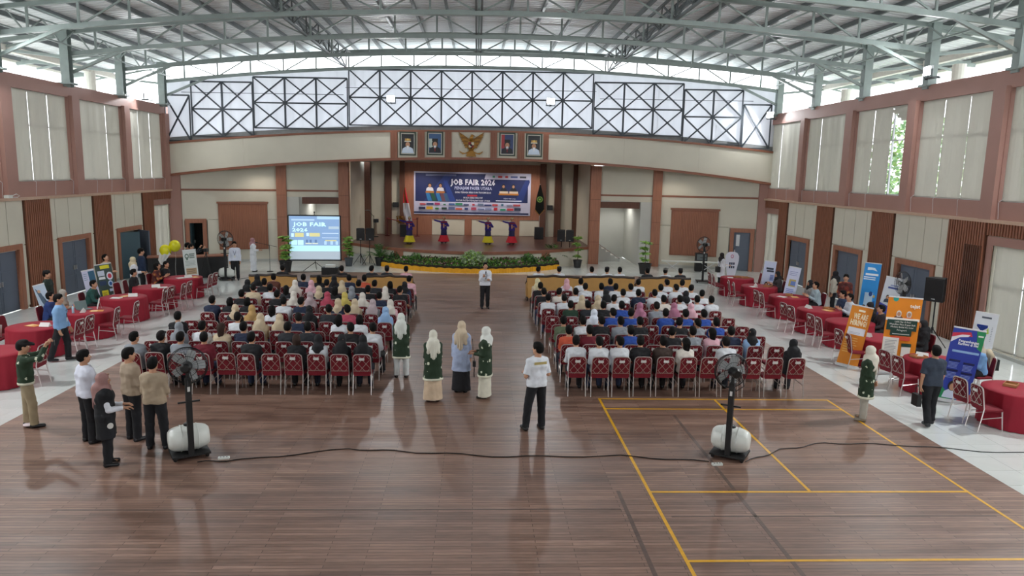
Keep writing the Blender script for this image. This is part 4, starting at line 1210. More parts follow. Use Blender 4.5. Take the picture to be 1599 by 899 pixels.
# ------------------------------------------------------------------ banquet chairs
M_MAROON = mat('maroon_velvet', '#74091d', .8, noise=.12, nscale=9, bump=.2, bscale=60)
M_RED = mat('red_table_cloth', '#930d27', .75, noise=.07, nscale=4)
M_PAPER = mat('white_paper', '#dad9d6', .7)
M_GOLD = mat('gilded_wood', '#9a6f2c', .42, metal=.45, noise=.2, nscale=12)
M_LATTICE = mat('brushed_strip', '#bba9a2', .35, metal=.75)
def make_chair():
    t = thing('banquet_chair', 'maroon banquet chair', 'chair')
    s = MB(); n = 16; pts = []
    def rr(w, d, r, cy):
        out = []
        for cx_, cy_, a0 in ((w-r, d-r, 0), (-(w-r), d-r, 90), (-(w-r), -(d-r), 180), (w-r, -(d-r), 270)):
            for k in range(4): a = R(a0+30*k); out.append((cx_+r*math.cos(a), cy+cy_+r*math.sin(a)))
        return out
    base = rr(.205, .205, .05, .0)
    v = [(x, y, .415) for x, y in base]+[(x, y, .452) for x, y in base]+[(x*.9, y*.9, .468) for x, y in base]
    k = len(base); f = [tuple(range(k-1, -1, -1)), tuple(range(2*k, 3*k))]
    for r_ in range(2):
        for i in range(k): j = (i+1) % k; f.append((r_*k+i, r_*k+j, (r_+1)*k+j, (r_+1)*k+i))
    s.add(v, f); s.build('seat', M_MAROON, t, smooth=False)
    # back: outline narrower at the foot, arched top, leaning back
    def outline(w0, w1, top, z0, nn=7):
        return [(-w0, z0), (w0, z0), (w1, top-.075), (w1*.93, top-.035), (w1*.72, top-.006), (0, top), (-w1*.72, top-.006), (-w1*.93, top-.035), (-w1, top-.075)]
    lean = lambda z: -.19-(z-.45)*.16
    def leanp(mb): mb.v = [(x, y+lean(z), z) for x, y, z in mb.v]; return mb
    o = outline(.185, .178, .90, .50)
    leanp(MB().poly(o, -.018, .03)).build('backrest', M_MAROON, t)
    ring = outline(.196, .188, .912, .47, 9)
    leanp(MB().tube([(x, 0, z) for x, z in ring], .0125, 6, closed=True)).build('back_frame', M_CHROME, t)
    lat = MB(); yb = -.028
    for d in (-1, 1):
        for q in (-.42, -.25, -.08, .09, .26, .43):
            P = []
            for i in range(41):
                z = .52+.36*i/40; x = d*((z-.70)*.85)+q
                w = .183-(z-.5)*.018
                if z > .83: w = .176-(z-.83)*.9
                if abs(x) < w-.008: P.append((x, z))
            if len(P) > 3: lat.bar((P[0][0], yb-.004*(d > 0), P[0][1]), (P[-1][0], yb-.004*(d > 0), P[-1][1]), .006, .0125, up=(0, 0, 1))
    lat.bar((-.175, yb, .535), (.175, yb, .535), .006, .014)
    stuff(leanp(lat).build('back_lattice', M_LATTICE, t))
    leanp(MB().box(-.058, -.058, .785, .058, -.03, .838)).build('name_tag', M_PAPER, t)
    leanp(MB().box(-.19, -.02, .44, .19, .015, .505)).build('back_skirt', M_MAROON, t)
    for sx in (-1, 1):
        MB().tube([(sx*.185, .18, .42), (sx*.195, .225, 0)], [.013, .010], 6).build('leg', M_CHROME, t)
        MB().tube([(sx*.19, -.19, .46), (sx*.193, -.20, .40), (sx*.198, -.27, 0)], [.0125, .0125, .010], 6).build('leg', M_CHROME, t)
        MB().tube([(sx*.187, .19, .30), (sx*.198, -.235, .26)], .008, 5).build('stretcher', M_CHROME, t)
    return t
chair0 = make_chair(); chair_used = [False]
def place_chair(x, y, rz, label, group):
    o = chair0 if not chair_used[0] else copy_tree(chair0)
    chair_used[0] = True
    o.location = (x, y, 0); o.rotation_euler = (0, 0, rz); o['label'] = label; o['group'] = group; return o

# ------------------------------------------------------------------ seated crowd
ROW0, PITCH, NR = 15.70, 1.125, 9
def colx(side, k, row):
    t = row/8
    if side == 'left': return -2.46+.18*t-k*(.49+.022*t)
    return 2.28-.14*t+k*(.496+.012*t)
POSES = []
def seatpose(lean, hd, arms, female=False, H=1.62, spread=.1):
    aR, aL = arms
    return skeleton(H, lean, aR, aL, ((spread, 1, -.07), (.02, .10, -1)), ((-spread, 1, -.07), (-.02, .10, -1)), hd, .468, female, 1.0)
LAP = (((.10, .30, -1), (-.35, 1, -.15)), ((-.10, .30, -1), (.35, 1, -.15)))
KNEE = (((.16, .38, -1), (.02, 1, -.25)), ((-.16, .38, -1), (-.02, 1, -.25)))
PHONE = (((.12, .35, -1), (-.35, .9, .45)), ((-.12, .35, -1), (.35, .9, .45)))
CROSS = (((.14, .22, -1), (-.9, .45, .12)), ((-.14, .22, -1), (.9, .5, .02)))
for lean, hd, arms in ((.03, (0, -.1), LAP), (.16, (.1, -.35), PHONE), (-.02, (-.5, -.05), KNEE), (.08, (.45, -.1), CROSS), (.28, (-.1, -.3), KNEE), (.05, (.12, -.2), LAP)):
    for fem in (False, True):
        S = seatpose(lean, hd, arms, fem, 1.60 if fem else 1.66)
        POSES.append((fem, S))
PARTS = {}
def seated(i, fem, sleeve):
    k = (i, fem, sleeve)
    if k not in PARTS:
        S = [p for p in POSES if p[0] == fem][i][1]
        PARTS[k] = (S, person_parts(S, 'shirt', sleeve, 'trousers', h=.0155))
    return PARTS[k]
CN = {'#d3d6db': 'white', '#17171b': 'black', '#23262c': 'charcoal', '#1d2740': 'navy', '#6a1626': 'maroon', '#274a9c': 'royal blue', '#c9b79a': 'cream', '#5d6a52': 'olive green',
      '#8a8f96': 'grey', '#d8a9b4': 'pale pink', '#b0475c': 'rose', '#8fb0d6': 'light blue', '#b8955f': 'tan', '#b3a2a6': 'mauve grey', '#1f3a2a': 'dark green', '#d9d2c8': 'ivory', '#c2543a': 'orange red', '#c8b560': 'mustard', '#3b2c26': 'brown', '#b0748c': 'mauve'}
BOTT = ['#17171b', '#1c2030', '#23262c', '#2b3550']
SPEC = {}
# what the photograph lets one see of single people (side, row from the back, seat from the aisle): (shirt, head kind, head colour)
def sp(side, row, col, shirt, kind, hc, pose=0, sleeve='long'): SPEC[(side, row, col)] = (shirt, kind, hc, pose, sleeve)
sp('left', 0, 0, '#17171b', 'hijab', '#17171b'); sp('left', 0, 1, '#17171b', 'hijab', '#17171b', 1); sp('left', 0, 2, '#d3d6db', 'hijab', '#17171b')
sp('left', 0, 3, '#17171b', 'long', '#3b2c26', 1); sp('left', 0, 5, '#17171b', 'short', '#0b0908', 4, 'short'); sp('left', 0, 7, '#6a1626', 'short', '#0b0908', 5, 'short')
sp('left', 0, 8, '#8a8f96', 'short', '#0b0908', 0); sp('left', 0, 9, '#17171b', 'cap', '#17171b', 4); sp('left', 0, 10, '#8a8f96', 'short', '#0b0908', 2)
sp('left', 1, 0, '#d3d6db', 'short', '#0b0908', 3); sp('left', 1, 1, '#17171b', 'short', '#0b0908', 3); sp('left', 1, 3, '#23262c', 'short', '#0b0908', 1)
sp('left', 1, 4, '#23262c', 'short', '#0b0908', 4, 'short'); sp('left', 1, 6, '#1d2740', 'short', '#0b0908', 5, 'short'); sp('left', 1, 8, '#d3d6db', 'short', '#0b0908', 4); sp('left', 1, 9, '#8a8f96', 'hijab', '#8a8f96', 0); sp('left', 1, 7, '#c9b79a', 'long', '#3b2c26', 2)
sp('left', 2, 1, '#d3d6db', 'long', '#0b0908', 1); sp('left', 2, 2, '#d3d6db', 'long', '#0b0908', 0); sp('left', 2, 5, '#c9b79a', 'hijab', '#c9b79a'); sp('left', 2, 4, '#1d2740', 'cap', '#17171b', 3); sp('left', 2, 6, '#c9b79a', 'hijab', '#c9b79a', 1)
sp('left', 3, 0, '#8fb0d6', 'hijab', '#8fb0d6'); sp('left', 3, 2, '#b0475c', 'short', '#0b0908', 3); sp('left', 3, 4, '#17171b', 'hijab', '#17171b', 1); sp('left', 3, 6, '#d3d6db', 'long', '#0b0908'); sp('left', 3, 7, '#b8955f', 'hijab', '#b8955f', 3)
sp('left', 4, 0, '#d8a9b4', 'hijab', '#d9d2c8'); sp('left', 4, 1, '#8a8f96', 'hijab', '#b3a2a6'); sp('left', 4, 2, '#c9b79a', 'hijab', '#c9b79a'); sp('left', 5, 2, '#d9d2c8', 'hijab', '#d9d2c8', 2); sp('left', 5, 3, '#c8b560', 'hijab', '#c8b560'); sp('left', 5, 4, '#b0475c', 'hijab', '#b0475c', 3); sp('left', 5, 5, '#b3a2a6', 'hijab', '#b3a2a6')
sp('left', 5, 6, '#d9d2c8', 'hijab', '#d9d2c8', 1); sp('left', 4, 6, '#d3d6db', 'short', '#0b0908', 0, 'short'); sp('left', 6, 8, '#d3d6db', 'short', '#0b0908', 4); sp('left', 6, 9, '#c9b79a', 'cap', '#3c5a50', 3); sp('left', 8, 9, '#5a3226', 'short', '#0b0908', 1); sp('left', 7, 7, '#d9d2c8', 'hijab', '#d9d2c8', 2); sp('left', 7, 6, '#d8a9b4', 'hijab', '#d8a9b4', 0)
sp('left', 8, 0, '#d8a9b4', 'short', '#0b0908'); sp('left', 8, 3, '#c2543a', 'short', '#0b0908', 1)
sp('right', 0, 0, '#d3d6db', 'short', '#0b0908', 4); sp('right', 0, 1, '#d3d6db', 'short', '#0b0908', 0); sp('right', 0, 2, '#d3d6db', 'short', '#0b0908', 3); sp('right', 0, 3, '#17171b', 'short', '#0b0908', 4, 'short'); sp('right', 0, 4, '#3b2c26', 'short', '#0b0908', 1); sp('right', 0, 5, '#d9d2c8', 'long', '#0b0908', 3, 'short')
sp('right', 0, 7, '#d3d6db', 'short', '#0b0908', 4); sp('right', 0, 10, '#17171b', 'hijab', '#17171b'); sp('right', 1, 8, '#1d2740', 'short', '#0b0908', 4, 'short'); sp('right', 1, 9, '#8fb0d6', 'hijab', '#17171b', 2); sp('right', 1, 7, '#d8a9b4', 'long', '#0b0908', 3)
sp('right', 1, 0, '#c2543a', 'short', '#0b0908', 0, 'short'); sp('right', 1, 1, '#6a1626', 'short', '#0b0908', 0); sp('right', 1, 3, '#274a9c', 'short', '#0b0908', 1, 'short'); sp('right', 1, 5, '#17171b', 'short', '#0b0908', 2); sp('right', 1, 6, '#8a8f96', 'short', '#0b0908', 5); sp('right', 1, 10, None, '', '')
sp('right', 2, 0, '#5d6a52', 'short', '#0b0908'); sp('right', 2, 1, '#d3d6db', 'short', '#0b0908', 1); sp('right', 2, 3, '#8a8f96', 'short', '#0b0908', 5); sp('right', 2, 6, '#17171b', 'short', '#0b0908', 2); sp('right', 2, 7, '#8a8f96', 'tied', '#0b0908', 3); sp('right', 2, 8, '#274a9c', 'short', '#0b0908', 1, 'short'); sp('right', 3, 6, '#274a9c', 'short', '#0b0908', 4, 'short'); sp('right', 3, 7, '#274a9c', 'short', '#0b0908', 0, 'short'); sp('right', 3, 8, '#274a9c', 'short', '#0b0908', 5, 'short')
sp('right', 3, 2, '#d3d6db', 'hijab', '#dfe6f2'); sp('right', 4, 5, '#b0748c', 'hijab', '#b0748c'); sp('right', 4, 7, '#b0748c', 'hijab', '#b0748c', 3); sp('right', 4, 8, '#d8a9b4', 'hijab', '#d8a9b4', 2); sp('right', 4, 1, '#1f3a2a', 'short', '#0b0908'); sp('right', 4, 4, '#274a9c', 'short', '#0b0908', 1)
sp('right', 5, 2, '#c9b79a', 'hijab', '#c9b79a'); sp('right', 5, 3, '#c9b79a', 'hijab', '#c9b79a', 1); sp('right', 5, 1, '#d3d6db', 'cap', '#8a8f96', 0); sp('right', 8, 0, '#c9b79a', 'hijab', '#d9cfa8'); sp('right', 8, 2, '#d3d6db', 'hijab', '#d8a9b4', 3)
PAL = {'lf': ['#17171b']*8+['#23262c']*3+['#1d2740']*2+['#d3d6db']*3+['#8a8f96', '#3b2c26'], 'rb': ['#17171b']*5+['#1d2740']*3+['#274a9c']*3+['#23262c']*2+['#8a8f96', '#1f3a2a', '#d3d6db'], 'rf': ['#d3d6db']*12+['#d9d2c8', '#1d2740', '#17171b']}
EMPTY_L = {(0, 4), (0, 6), (1, 2), (1, 5), (2, 3), (3, 1), (3, 5), (2, 8), (5, 0)}
rc_ = random.Random(11)
used_lab = set()
def uniq(lb):
    assert lb not in used_lab, lb
    used_lab.add(lb); return lb
def crowd(side):
    for row in range(NR):
        y = ROW0+PITCH*row
        for k in range(11):
            if row == 0 and side == 'right' and k == 11: continue
            x = colx(side, k, row)+rc_.uniform(-.02, .02); yy = y+rc_.uniform(-.03, .03); rz = rc_.uniform(-.05, .05)
            spec = SPEC.get((side, row, k))
            if spec and spec[0] is None: spec = None; occ = False
            elif spec: occ = True
            else:
                p = {'left': .60 if row < 3 else .66, 'right': .36 if 1 <= row <= 4 else .72}[side]
                if row == 0: p = 0
                if row == 8: p *= .72
                if (row, k) in EMPTY_L and side == 'left': p = 0
                occ = rc_.random() < p
            cl = '%s maroon banquet chair, %s block, %s row from back, %s from aisle' % ('occupied' if occ else 'empty', side, ORD[row], ORD[k])
            place_chair(x, yy, rz, uniq(cl), 'banquet chairs in the seating blocks')
            if not occ: continue
            if spec: shirt, kind, hc, pose, sleeve = spec
            else:
                pal = PAL['lf'] if side == 'left' else (PAL['rf'] if row >= 5 else PAL['rb'])
                shirt = rc_.choice(pal); r_ = rc_.random(); pose = rc_.randrange(6); sleeve = rc_.choice(('long', 'short', 'short'))
                if side == 'left':
                    if r_ < .30: kind, hc = 'hijab', rc_.choice(['#17171b']*4+['#d9d2c8', '#c9b79a', '#8a8f96'])
                    elif r_ < .5: kind, hc = 'long', '#0b0908'
                    else: kind, hc = 'short', '#0b0908'
                else: kind, hc = ('hijab', rc_.choice(['#17171b', '#c9b79a', '#d8a9b4'])) if r_ < .07 else (('tied', '#0b0908') if r_ < .12 else ('short', '#0b0908'))
            fem = kind in ('hijab', 'long', 'tied')
            S, parts = seated(pose, fem, 'long' if kind == 'hijab' else sleeve)
            cn = CN.get(shirt, 'brown'); hn = {'hijab': CN.get(hc, 'pale')+' hijab', 'long': 'long dark hair', 'short': 'short black hair', 'tied': 'tied dark hair', 'cap': 'cap'}[kind]
            lb = uniq('%s, %s top, seated %s block, %s row from back, %s from aisle' % (hn, cn, side, ORD[row], ORD[k]))
            sx = .97+.06*rc_.random()
            r = thing('person', lb, 'person', (x, yy-.015, 0), rz+rc_.uniform(-.10, .10), 'people seated in the audience')
            orange = spec and shirt == '#274a9c'
            assemble(r, S, parts, ('hijab', rc_.choice(('tail', 'wrap'))) if kind == 'hijab' else (('cap', 'cap') if kind == 'cap' else ('hair', kind)),
                     dict(top=shirt, bottom=rc_.choice(BOTT), shoes='#1b1b1d', hair=hc))
            if orange:
                cm = MB().lathe([(.078, 0), (.082, .03), (.072, .055)], 14, tuple(S['neck']-V3(0, 0, .045)))
                link('collar', _HM.setdefault('collar%d' % id(S), cm.mesh('collar', CLOTH)), r, color=c('#d0562a'))
crowd('left'); crowd('right')

# ------------------------------------------------------------------ sofas with people on them
M_TAN = mat('tan_sofa_upholstery', '#b98d4f', .6, noise=.08, nscale=4)
M_CARVE = mat('dark_carved_wood', '#2b1a12', .45, noise=.1)
def sofa(x0, x1, y, label):
    w = (x1-x0)/2; t = thing('sofa', label, 'sofa', ((x0+x1)/2, y, 0), 0, 'carved sofas in the front row')
    tp = lambda u: .93+.10*math.exp(-(u/(.24*w))**2)+.05*abs(u/w)**3-.03*math.cos(u/w*6.2)
    us = [-w+2*w*i/24 for i in range(25)]
    MB().poly([(-w*.94, .12), (w*.94, .12)]+[(u, tp(u)-.04) for u in us[::-1]], -.05, .06).build('backrest', M_TAN, t)
    MB().tube([(u, -.005, tp(u)) for u in us], .048, 7).build('top_rail', M_CARVE, t)
    MB().box(-w*.9, .02, .28, w*.9, .68, .46).build('seat', M_TAN, t)
    for s in (-1, 1):
        MB().poly([(0, .15), (.62, .15), (.66, .58), (.5, .66), (0, .72)], -.05, .05).build('armrest', M_TAN, t, (s*w*.95, 0, 0), rotz=R(90))
        MB().tube([(s*w*.97, -.03, tp(w)), (s*w*.99, .05, .75), (s*w*.99, .5, .67), (s*w*.99, .68, .58)], .03, 6).build('arm_rail', M_CARVE, t)
        for yy in (.0, .62): MB().tube([(s*w*.95, yy, .16), (s*(w*.97), yy, 0)], [.035, .022], 7).build('leg', M_CARVE, t)
    return t
SO = [(-8.32, -6.58), (-6.09, -4.38), (-4.10, -2.34), (1.98, 4.02), (4.12, 6.18), (6.33, 8.38)]
SOY = [26.75, 26.75, 26.9, 27.45, 27.55, 27.5]
SL = ['left block front row, nearest the left wall', 'left block front row, middle of three', 'left block front row, beside the aisle', 'right block front row, beside the aisle', 'right block front row, middle of three', 'right block front row, nearest the right wall']
for (a, b), y, l in zip(SO, SOY, SL): sofa(a, b, y, 'tan carved sofa seen from behind, '+l)
for i, (x, si, kind, shirt, hc, lb) in enumerate([(-2.62, 2, 'short', '#d8a9b4', '#0b0908', 'black haired person in pink top on aisle end of left sofa'), (-3.35, 2, 'songkok', '#23262c', '#17171b', 'person in black cap on middle of sofa left of aisle'),
        (-3.9, 2, 'short', '#23262c', '#0b0908', 'dark haired person on far end of sofa left of aisle'), (-5.0, 1, 'short', '#17171b', '#0b0908', 'dark haired person in black on middle left sofa'), (-7.2, 0, 'short', '#17171b', '#0b0908', 'dark haired person in black on sofa nearest left wall'),
        (2.45, 3, 'short', '#d3d6db', '#0b0908', 'dark haired person on aisle end of right sofa'), (3.25, 3, 'songkok', '#d3d6db', '#17171b', 'person in black cap on sofa right of aisle'), (4.55, 4, 'short', '#d3d6db', '#0b0908', 'dark haired person at left end of middle right sofa'), (5.15, 4, 'songkok', '#d3d6db', '#17171b', 'person in black cap on middle right sofa'), (5.65, 4, 'short', '#d3d6db', '#0b0908', 'dark haired person at right end of middle right sofa'),
        (6.75, 5, 'short', '#23262c', '#0b0908', 'dark haired person at left end of sofa nearest right wall'), (7.45, 5, 'songkok', '#d3d6db', '#6a6a66', 'person in grey cap on sofa nearest right wall'), (8.05, 5, 'songkok', '#23262c', '#17171b', 'person in tall black cap on sofa nearest right wall')]):
    S, parts = seated(i % 3, False, 'long')
    r = thing('person', lb, 'person', (x, SOY[si]+.30, 0), rc_.uniform(-.1, .1), 'people on the sofas')
    assemble(r, S, parts, ('hair', kind) if kind == 'short' else ('hat', 'songkok'), dict(top=shirt, bottom='#17171b', shoes='#1b1b1d', hair=hc))

# ------------------------------------------------------------------ round tables with red cloths, chairs and things on them
def make_table():
    t = thing('round_table', 'x', 'table')
    n = 72; Rr = .67
    MB().lathe([(Rr-.05, .705), (Rr-.05, .735)], 36).build('tabletop', M_TRIM, t)
    mb = MB(); v = []; f = []
    lv = [(0, .742, 0), (Rr*.7, .743, 0), (Rr, .742, 0), (Rr+.006, .72, .1), (Rr+.012, .5, .6), (Rr+.018, .25, .9), (Rr+.022, .012, 1)]
    for r_, z, a in lv:
        for j in range(n):
            th = 2*math.pi*j/n; q = r_+(.022*a*math.sin(th*24)+.008*a*math.sin(th*7+1)); v.append((q*math.cos(th), q*math.sin(th), z))
    for i in range(len(lv)-1):
        for j in range(n): j2 = (j+1) % n; f.append((i*n+j, i*n+j2, (i+1)*n+j2, (i+1)*n+j)[::-1])
    mb.add(v, f).build('table_cloth', M_RED, t, smooth=True)
    for a in range(4): th = R(45+90*a); MB().tube([(.42*math.cos(th), .42*math.sin(th), 0), (.42*math.cos(th), .42*math.sin(th), .71)], .018, 6).build('leg', M_CHROME, t)
    return t
table0 = make_table(); tu = [False]
TBL = [(-10.62, 16.09), (-11.25, 18.75), (-11.05, 20.8), (-11.12, 23.1), (-11.05, 25.15), (-10.95, 27.4), (10.96, 29.5), (11.0, 27.2), (11.17, 24.9), (11.1, 22.4), (11.12, 20.5), (10.9, 18.35), (10.85, 16.05), (11.15, 13.75)]
def table_label(i):
    sd = 'left' if i < 6 else 'right'
    k = (5-i) if i < 6 else (i-6)
    return 'round table in a pleated red cloth, %s aisle, %s from the stage' % (sd, ORD[k])
CHI = {0: [(.95, -.15)], 1: [(.85, .15), (.85, .66)], 2: [(.75, -.3), (.88, .5)], 3: [(.72, .75), (.85, 1.2)], 4: [(.95, .25), (.9, .85)], 5: [(.95, .2), (.85, .95)]}
nch = [0]
for i, (x, y) in enumerate(TBL):
    o = table0 if not tu[0] else copy_tree(table0); tu[0] = True
    o.location = (x, y, 0); o.rotation_euler = (0, 0, i*.7); o['label'] = table_label(i); o['group'] = 'red clothed round tables'
    sd = 1 if i < 6 else -1; k = ORD[(5-i) if i < 6 else (i-6)]; sdn = 'left' if i < 6 else 'right'
    q = {0: [(.80, .0)], 1: [(.80, .1), (.78, .62)], 2: [(.75, -.35), (.85, .6)], 3: [(.72, .7), (.78, 1.15)]}.get(i, [(.85, -.28), (.85, .27)])
    for j, (dx, dy) in enumerate(q):
        rz = math.atan2(-dx*sd*1.0, -dy*.35)
        ang = R(90) if sd > 0 else R(-90)
        place_chair(x+sd*dx, y+dy, ang+rc_.uniform(-.25, .25), uniq('maroon banquet chair, court side of %s table from stage, %s aisle, %s one' % (k, sdn, 'nearer' if j == 0 else 'farther')), 'banquet chairs at the round tables')
    for j, (dx, dy) in enumerate([(-.92, -.25), (-.9, .35)]):
        ang = R(-90) if sd > 0 else R(90)
        place_chair(x+sd*dx, y+dy, ang+rc_.uniform(-.2, .2), uniq('maroon banquet chair, wall side of %s table from stage, %s aisle, %s one' % (k, sdn, 'nearer' if j == 0 else 'farther')), 'banquet chairs at the round tables')
def on_table(kind, i, dx, dy, rz, label, group=None, **kw):
    x, y = TBL[i]; z = .745; x += dx; y += dy
    if kind == 'paper_stack':
        t = thing(kind, label, 'papers', (x, y, z), rz, group)
        for k in range(3): MB().box(-.11, -.15, .004*k, .11, .15, .004*k+.003).build('sheet', kw.get('m', M_PAPER), t, (.008*k, .006*k, 0), rotz=.06*k)
    elif kind == 'name_card':
        t = tag(MB().poly([(-.07, 0), (.07, 0), (0, .10)], -.13, .13).build(kind, M_PAPER, None, (x, y, z), rotz=rz), label, 'name card', group)
    elif kind == 'leaflet':
        t = thing(kind, label, 'leaflet', (x, y, z), rz, group); MB().box(-.12, -.17, 0, .12, .17, .004).build('cover', flat('#d08a3a'), t); MB().box(-.10, -.02, .004, .10, .14, .0055).build('print_panel', flat('#e3c28a'), t)
    elif kind == 'cardboard_tray':
        t = thing(kind, label, 'tray', (x, y, z), rz, group); m = flat('#a9764a')
        MB().box(-.16, -.12, 0, .16, .12, .008).build('base', m, t)
        for a in ((-.16, -.12, .16, -.11), (-.16, .11, .16, .12), (-.16, -.12, -.15, .12), (.15, -.12, .16, .12)): MB().box(a[0], a[1], .0, a[2], a[3], .05).build('side', m, t)
    elif kind == 'laptop':
        t = thing(kind, label, 'laptop', (x, y, z), rz, group); MB().box(-.17, -.12, 0, .17, .12, .018).build('keyboard_half', M_STEELD, t)
        MB().box(-.17, -.008, 0, .17, .004, .23).build('screen_lid', flat('#6d7f7f'), t, (0, .125, .016)).rotation_euler = (R(-18), 0, 0)
    elif kind == 'water_bottle':
        t = thing(kind, label, 'bottle', (x, y, z), rz, group); MB().lathe([(.032, 0), (.034, .02), (.031, .08), (.034, .16), (.014, .20), (.014, .215)], 12).build('bottle_body', mat('clear_blue_plastic', '#a9c4d6', .15) if 'bottlep' not in _HM else _HM['bottlep'], t, smooth=True)
        MB().lathe([(.016, .213), (.016, .235)], 10).build('cap', flat('#2a62b0'), t)
    elif kind == 'standing_board':
        t = thing(kind, label, 'board', (x, y, z), rz, group); o = MB().box(-.11, -.006, 0, .11, .006, .30).build('board', M_PAPER, t); o.rotation_euler = (R(-14), 0, 0)
        o2 = MB().box(-.02, 0, 0, .02, .006, .26).build('strut', M_PAPER, t, (0, .12, 0)); o2.rotation_euler = (R(16), 0, 0)
    return t
TN = lambda i: '%s aisle table, %s from the stage' % ('left' if i < 6 else 'right', ORD[(5-i) if i < 6 else (i-6)])
for i, dx, dy in ((1, .25, -.05), (3, .25, .1), (4, .1, -.1), (5, .2, -.05), (7, -.1, .1), (9, -.25, .25), (11, -.35, .2), (12, -.1, .35)): on_table('name_card', i, dx, dy, R(70+i*13), uniq('white folded name card standing on the '+TN(i)), 'name cards')
for i, dx, dy in ((1, -.1, .02), (2, .28, -.02), (3, .02, .15), (9, .2, -.15), (8, .15, -.15), (5, .38, .1)): on_table('leaflet', i, dx, dy, R(30+i*40), uniq('orange printed leaflet lying on the '+TN(i)), 'leaflets')
for i, dx, dy in ((3, -.1, -.25), (4, .35, -.15), (5, .0, -.2), (6, -.3, -.05), (7, -.3, -.2), (8, -.3, -.12), (13, .1, -.25)): on_table('paper_stack', i, dx, dy, R(10+i*25), uniq('loose white papers spread on the '+TN(i)), 'paper stacks')
for i, dx, dy in ((6, .05, .05), (6, .3, -.1), (7, .3, -.1), (8, .1, .2), (9, .35, .1), (13, .0, .25), (12, -.25, .25)): on_table('cardboard_tray', i, dx, dy, R(i*31), uniq('brown cardboard snack tray on %s end of ' % ('near' if dy < 0 else 'far')+TN(i)), 'snack trays')
on_table('laptop', 2, -.15, .15, R(60), 'open dark laptop on the left aisle table before the hijab wearer'); on_table('water_bottle', 2, -.18, -.38, 0, 'blue capped water bottle at near edge of laptop table')
on_table('standing_board', 2, .12, .32, R(-60), 'white standing leaflet board on the laptop table'); on_table('name_card', 2, -.02, -.18, R(20), 'white upright card beside the bottle on laptop table')
# ------------------------------------------------------------------ standing people, each posed on its own
A = lambda *v: v
HANG = (((.14, .02, -1), (.03, .16, -1)), ((-.14, .02, -1), (-.03, .16, -1)))
def stand(x, y, face, label, hair, cols, H=1.66, fem=False, armR=None, armL=None, legR=((.03, .03, -1), (.02, -.03, -1)), legL=((-.03, .03, -1), (-.02, -.03, -1)),
          lean=0.0, head=(0, 0), top='shirt', sleeve='long', bottom='trousers', batik=None, band=False, hands=('open', 'open'), fat=1.0, z=0.0, name='person', h=.0125):
    """face: compass in degrees the figure looks to, 0 = towards the stage, 90 = to the left wall"""
    S = skeleton(H, lean, armR or HANG[0], armL or HANG[1], legR, legL, head, None, fem, fat)
    r = thing(name, uniq(label), 'person', (x, y, z), R(face))
    assemble(r, S, person_parts(S, top, sleeve, bottom, hands, h, band), hair, cols, batik)
    return r, S
def lanyard(r, S, col='#8a2a2a', drop=.30):
    k = S['k']; ch = S['chest']; nk = S['neck']; y0 = .135*k; m = flat(col)
    pts = []
    for sd in (-1, 1): pts.append([(sd*.06*k, -.03, nk[2]+.0), (sd*.075*k, .07, nk[2]-.05), (sd*.05*k, y0+.012, ch[2]+.02), (0, y0+.02, nk[2]-drop)])
    o = MB().tube(pts[0], .006, 5).tube(pts[1], .006, 5).build('lanyard', m, r)
    MB().box(-.035, y0+.012, nk[2]-drop-.10, .035, y0+.022, nk[2]-drop).build('badge', M_PAPER, o)
def in_hand(root, S, sd, mb_fn): pass
GREENW = dict(top='#1f3420', band='#d6d4c0', shoes='#2a2420')
FRONTH = (((.10, .12, -1), (-.75, .62, .1)), ((-.10, .12, -1), (.75, .62, .05)))
# centre group
stand(-1.74, 16.85, -4, 'hijab wearer in green batik tunic and white trousers beside the left seating block', ('hijab', 'tail'), dict(GREENW, bottom='#cfd2d0', hair='#d5d9d2'), 1.56, True, *FRONTH, top='tunic', batik=BATIK, band=True, legR=((.07, 0, -1), (.02, -.02, -1)), legL=((-.07, 0, -1), (-.02, -.02, -1)))
stand(-.88, 15.04, 8, 'hijab wearer in green batik tunic and long beige skirt, left of centre aisle group', ('hijab', 'tail'), dict(GREENW, bottom='#cdb59a', hair='#d8d6c8'), 1.56, True, *FRONTH, top='tunic', bottom='skirt', batik=BATIK, band=True)
r, S = stand(-.29, 15.72, -10, 'beige hijab wearer in pale blue blouse and long black skirt', ('hijab', 'tail'), dict(top='#a9b6d3', bottom='#15161b', hair='#cbb9a0', shoes='#15161b'), 1.62, True, ((.16, .02, -1), (.06, .10, -1)), ((-.16, .02, -1), (-.04, .12, -1)), top='tunic', bottom='skirt')
bag = thing('camera_bag', 'small black bag hanging at the side of the pale blue blouse wearer', 'bag', (.0, 15.62, .62))
MB().cbox(0, 0, .06, .07, .10, .12).build('pouch', M_BLACK, bag); MB().tube([(0, -.04, .12), (-.03, -.02, .36), (-.05, .02, .62), (-.03, .04, .36), (0, .04, .12)], .006, 5).build('strap', M_BLACK, bag)
MB().tube([(0, -.03, .02), (.01, -.03, -.18), (.0, .0, -.25), (-.01, .03, -.18), (0, .03, .02)], .006, 5).build('loop_strap', M_BLACK, bag)
stand(.24, 15.33, 78, 'white hijab wearer in green batik tunic and cream skirt, looking left', ('hijab', 'wrap'), dict(GREENW, bottom='#d6d2c0', hair='#e0e2dc'), 1.58, True, ((.06, .10, -1), (-.30, .9, .1)), ((-.06, .10, -1), (.30, .9, .05)), top='tunic', bottom='skirt', batik=BATIK, band=True, head=(-.25, 0))
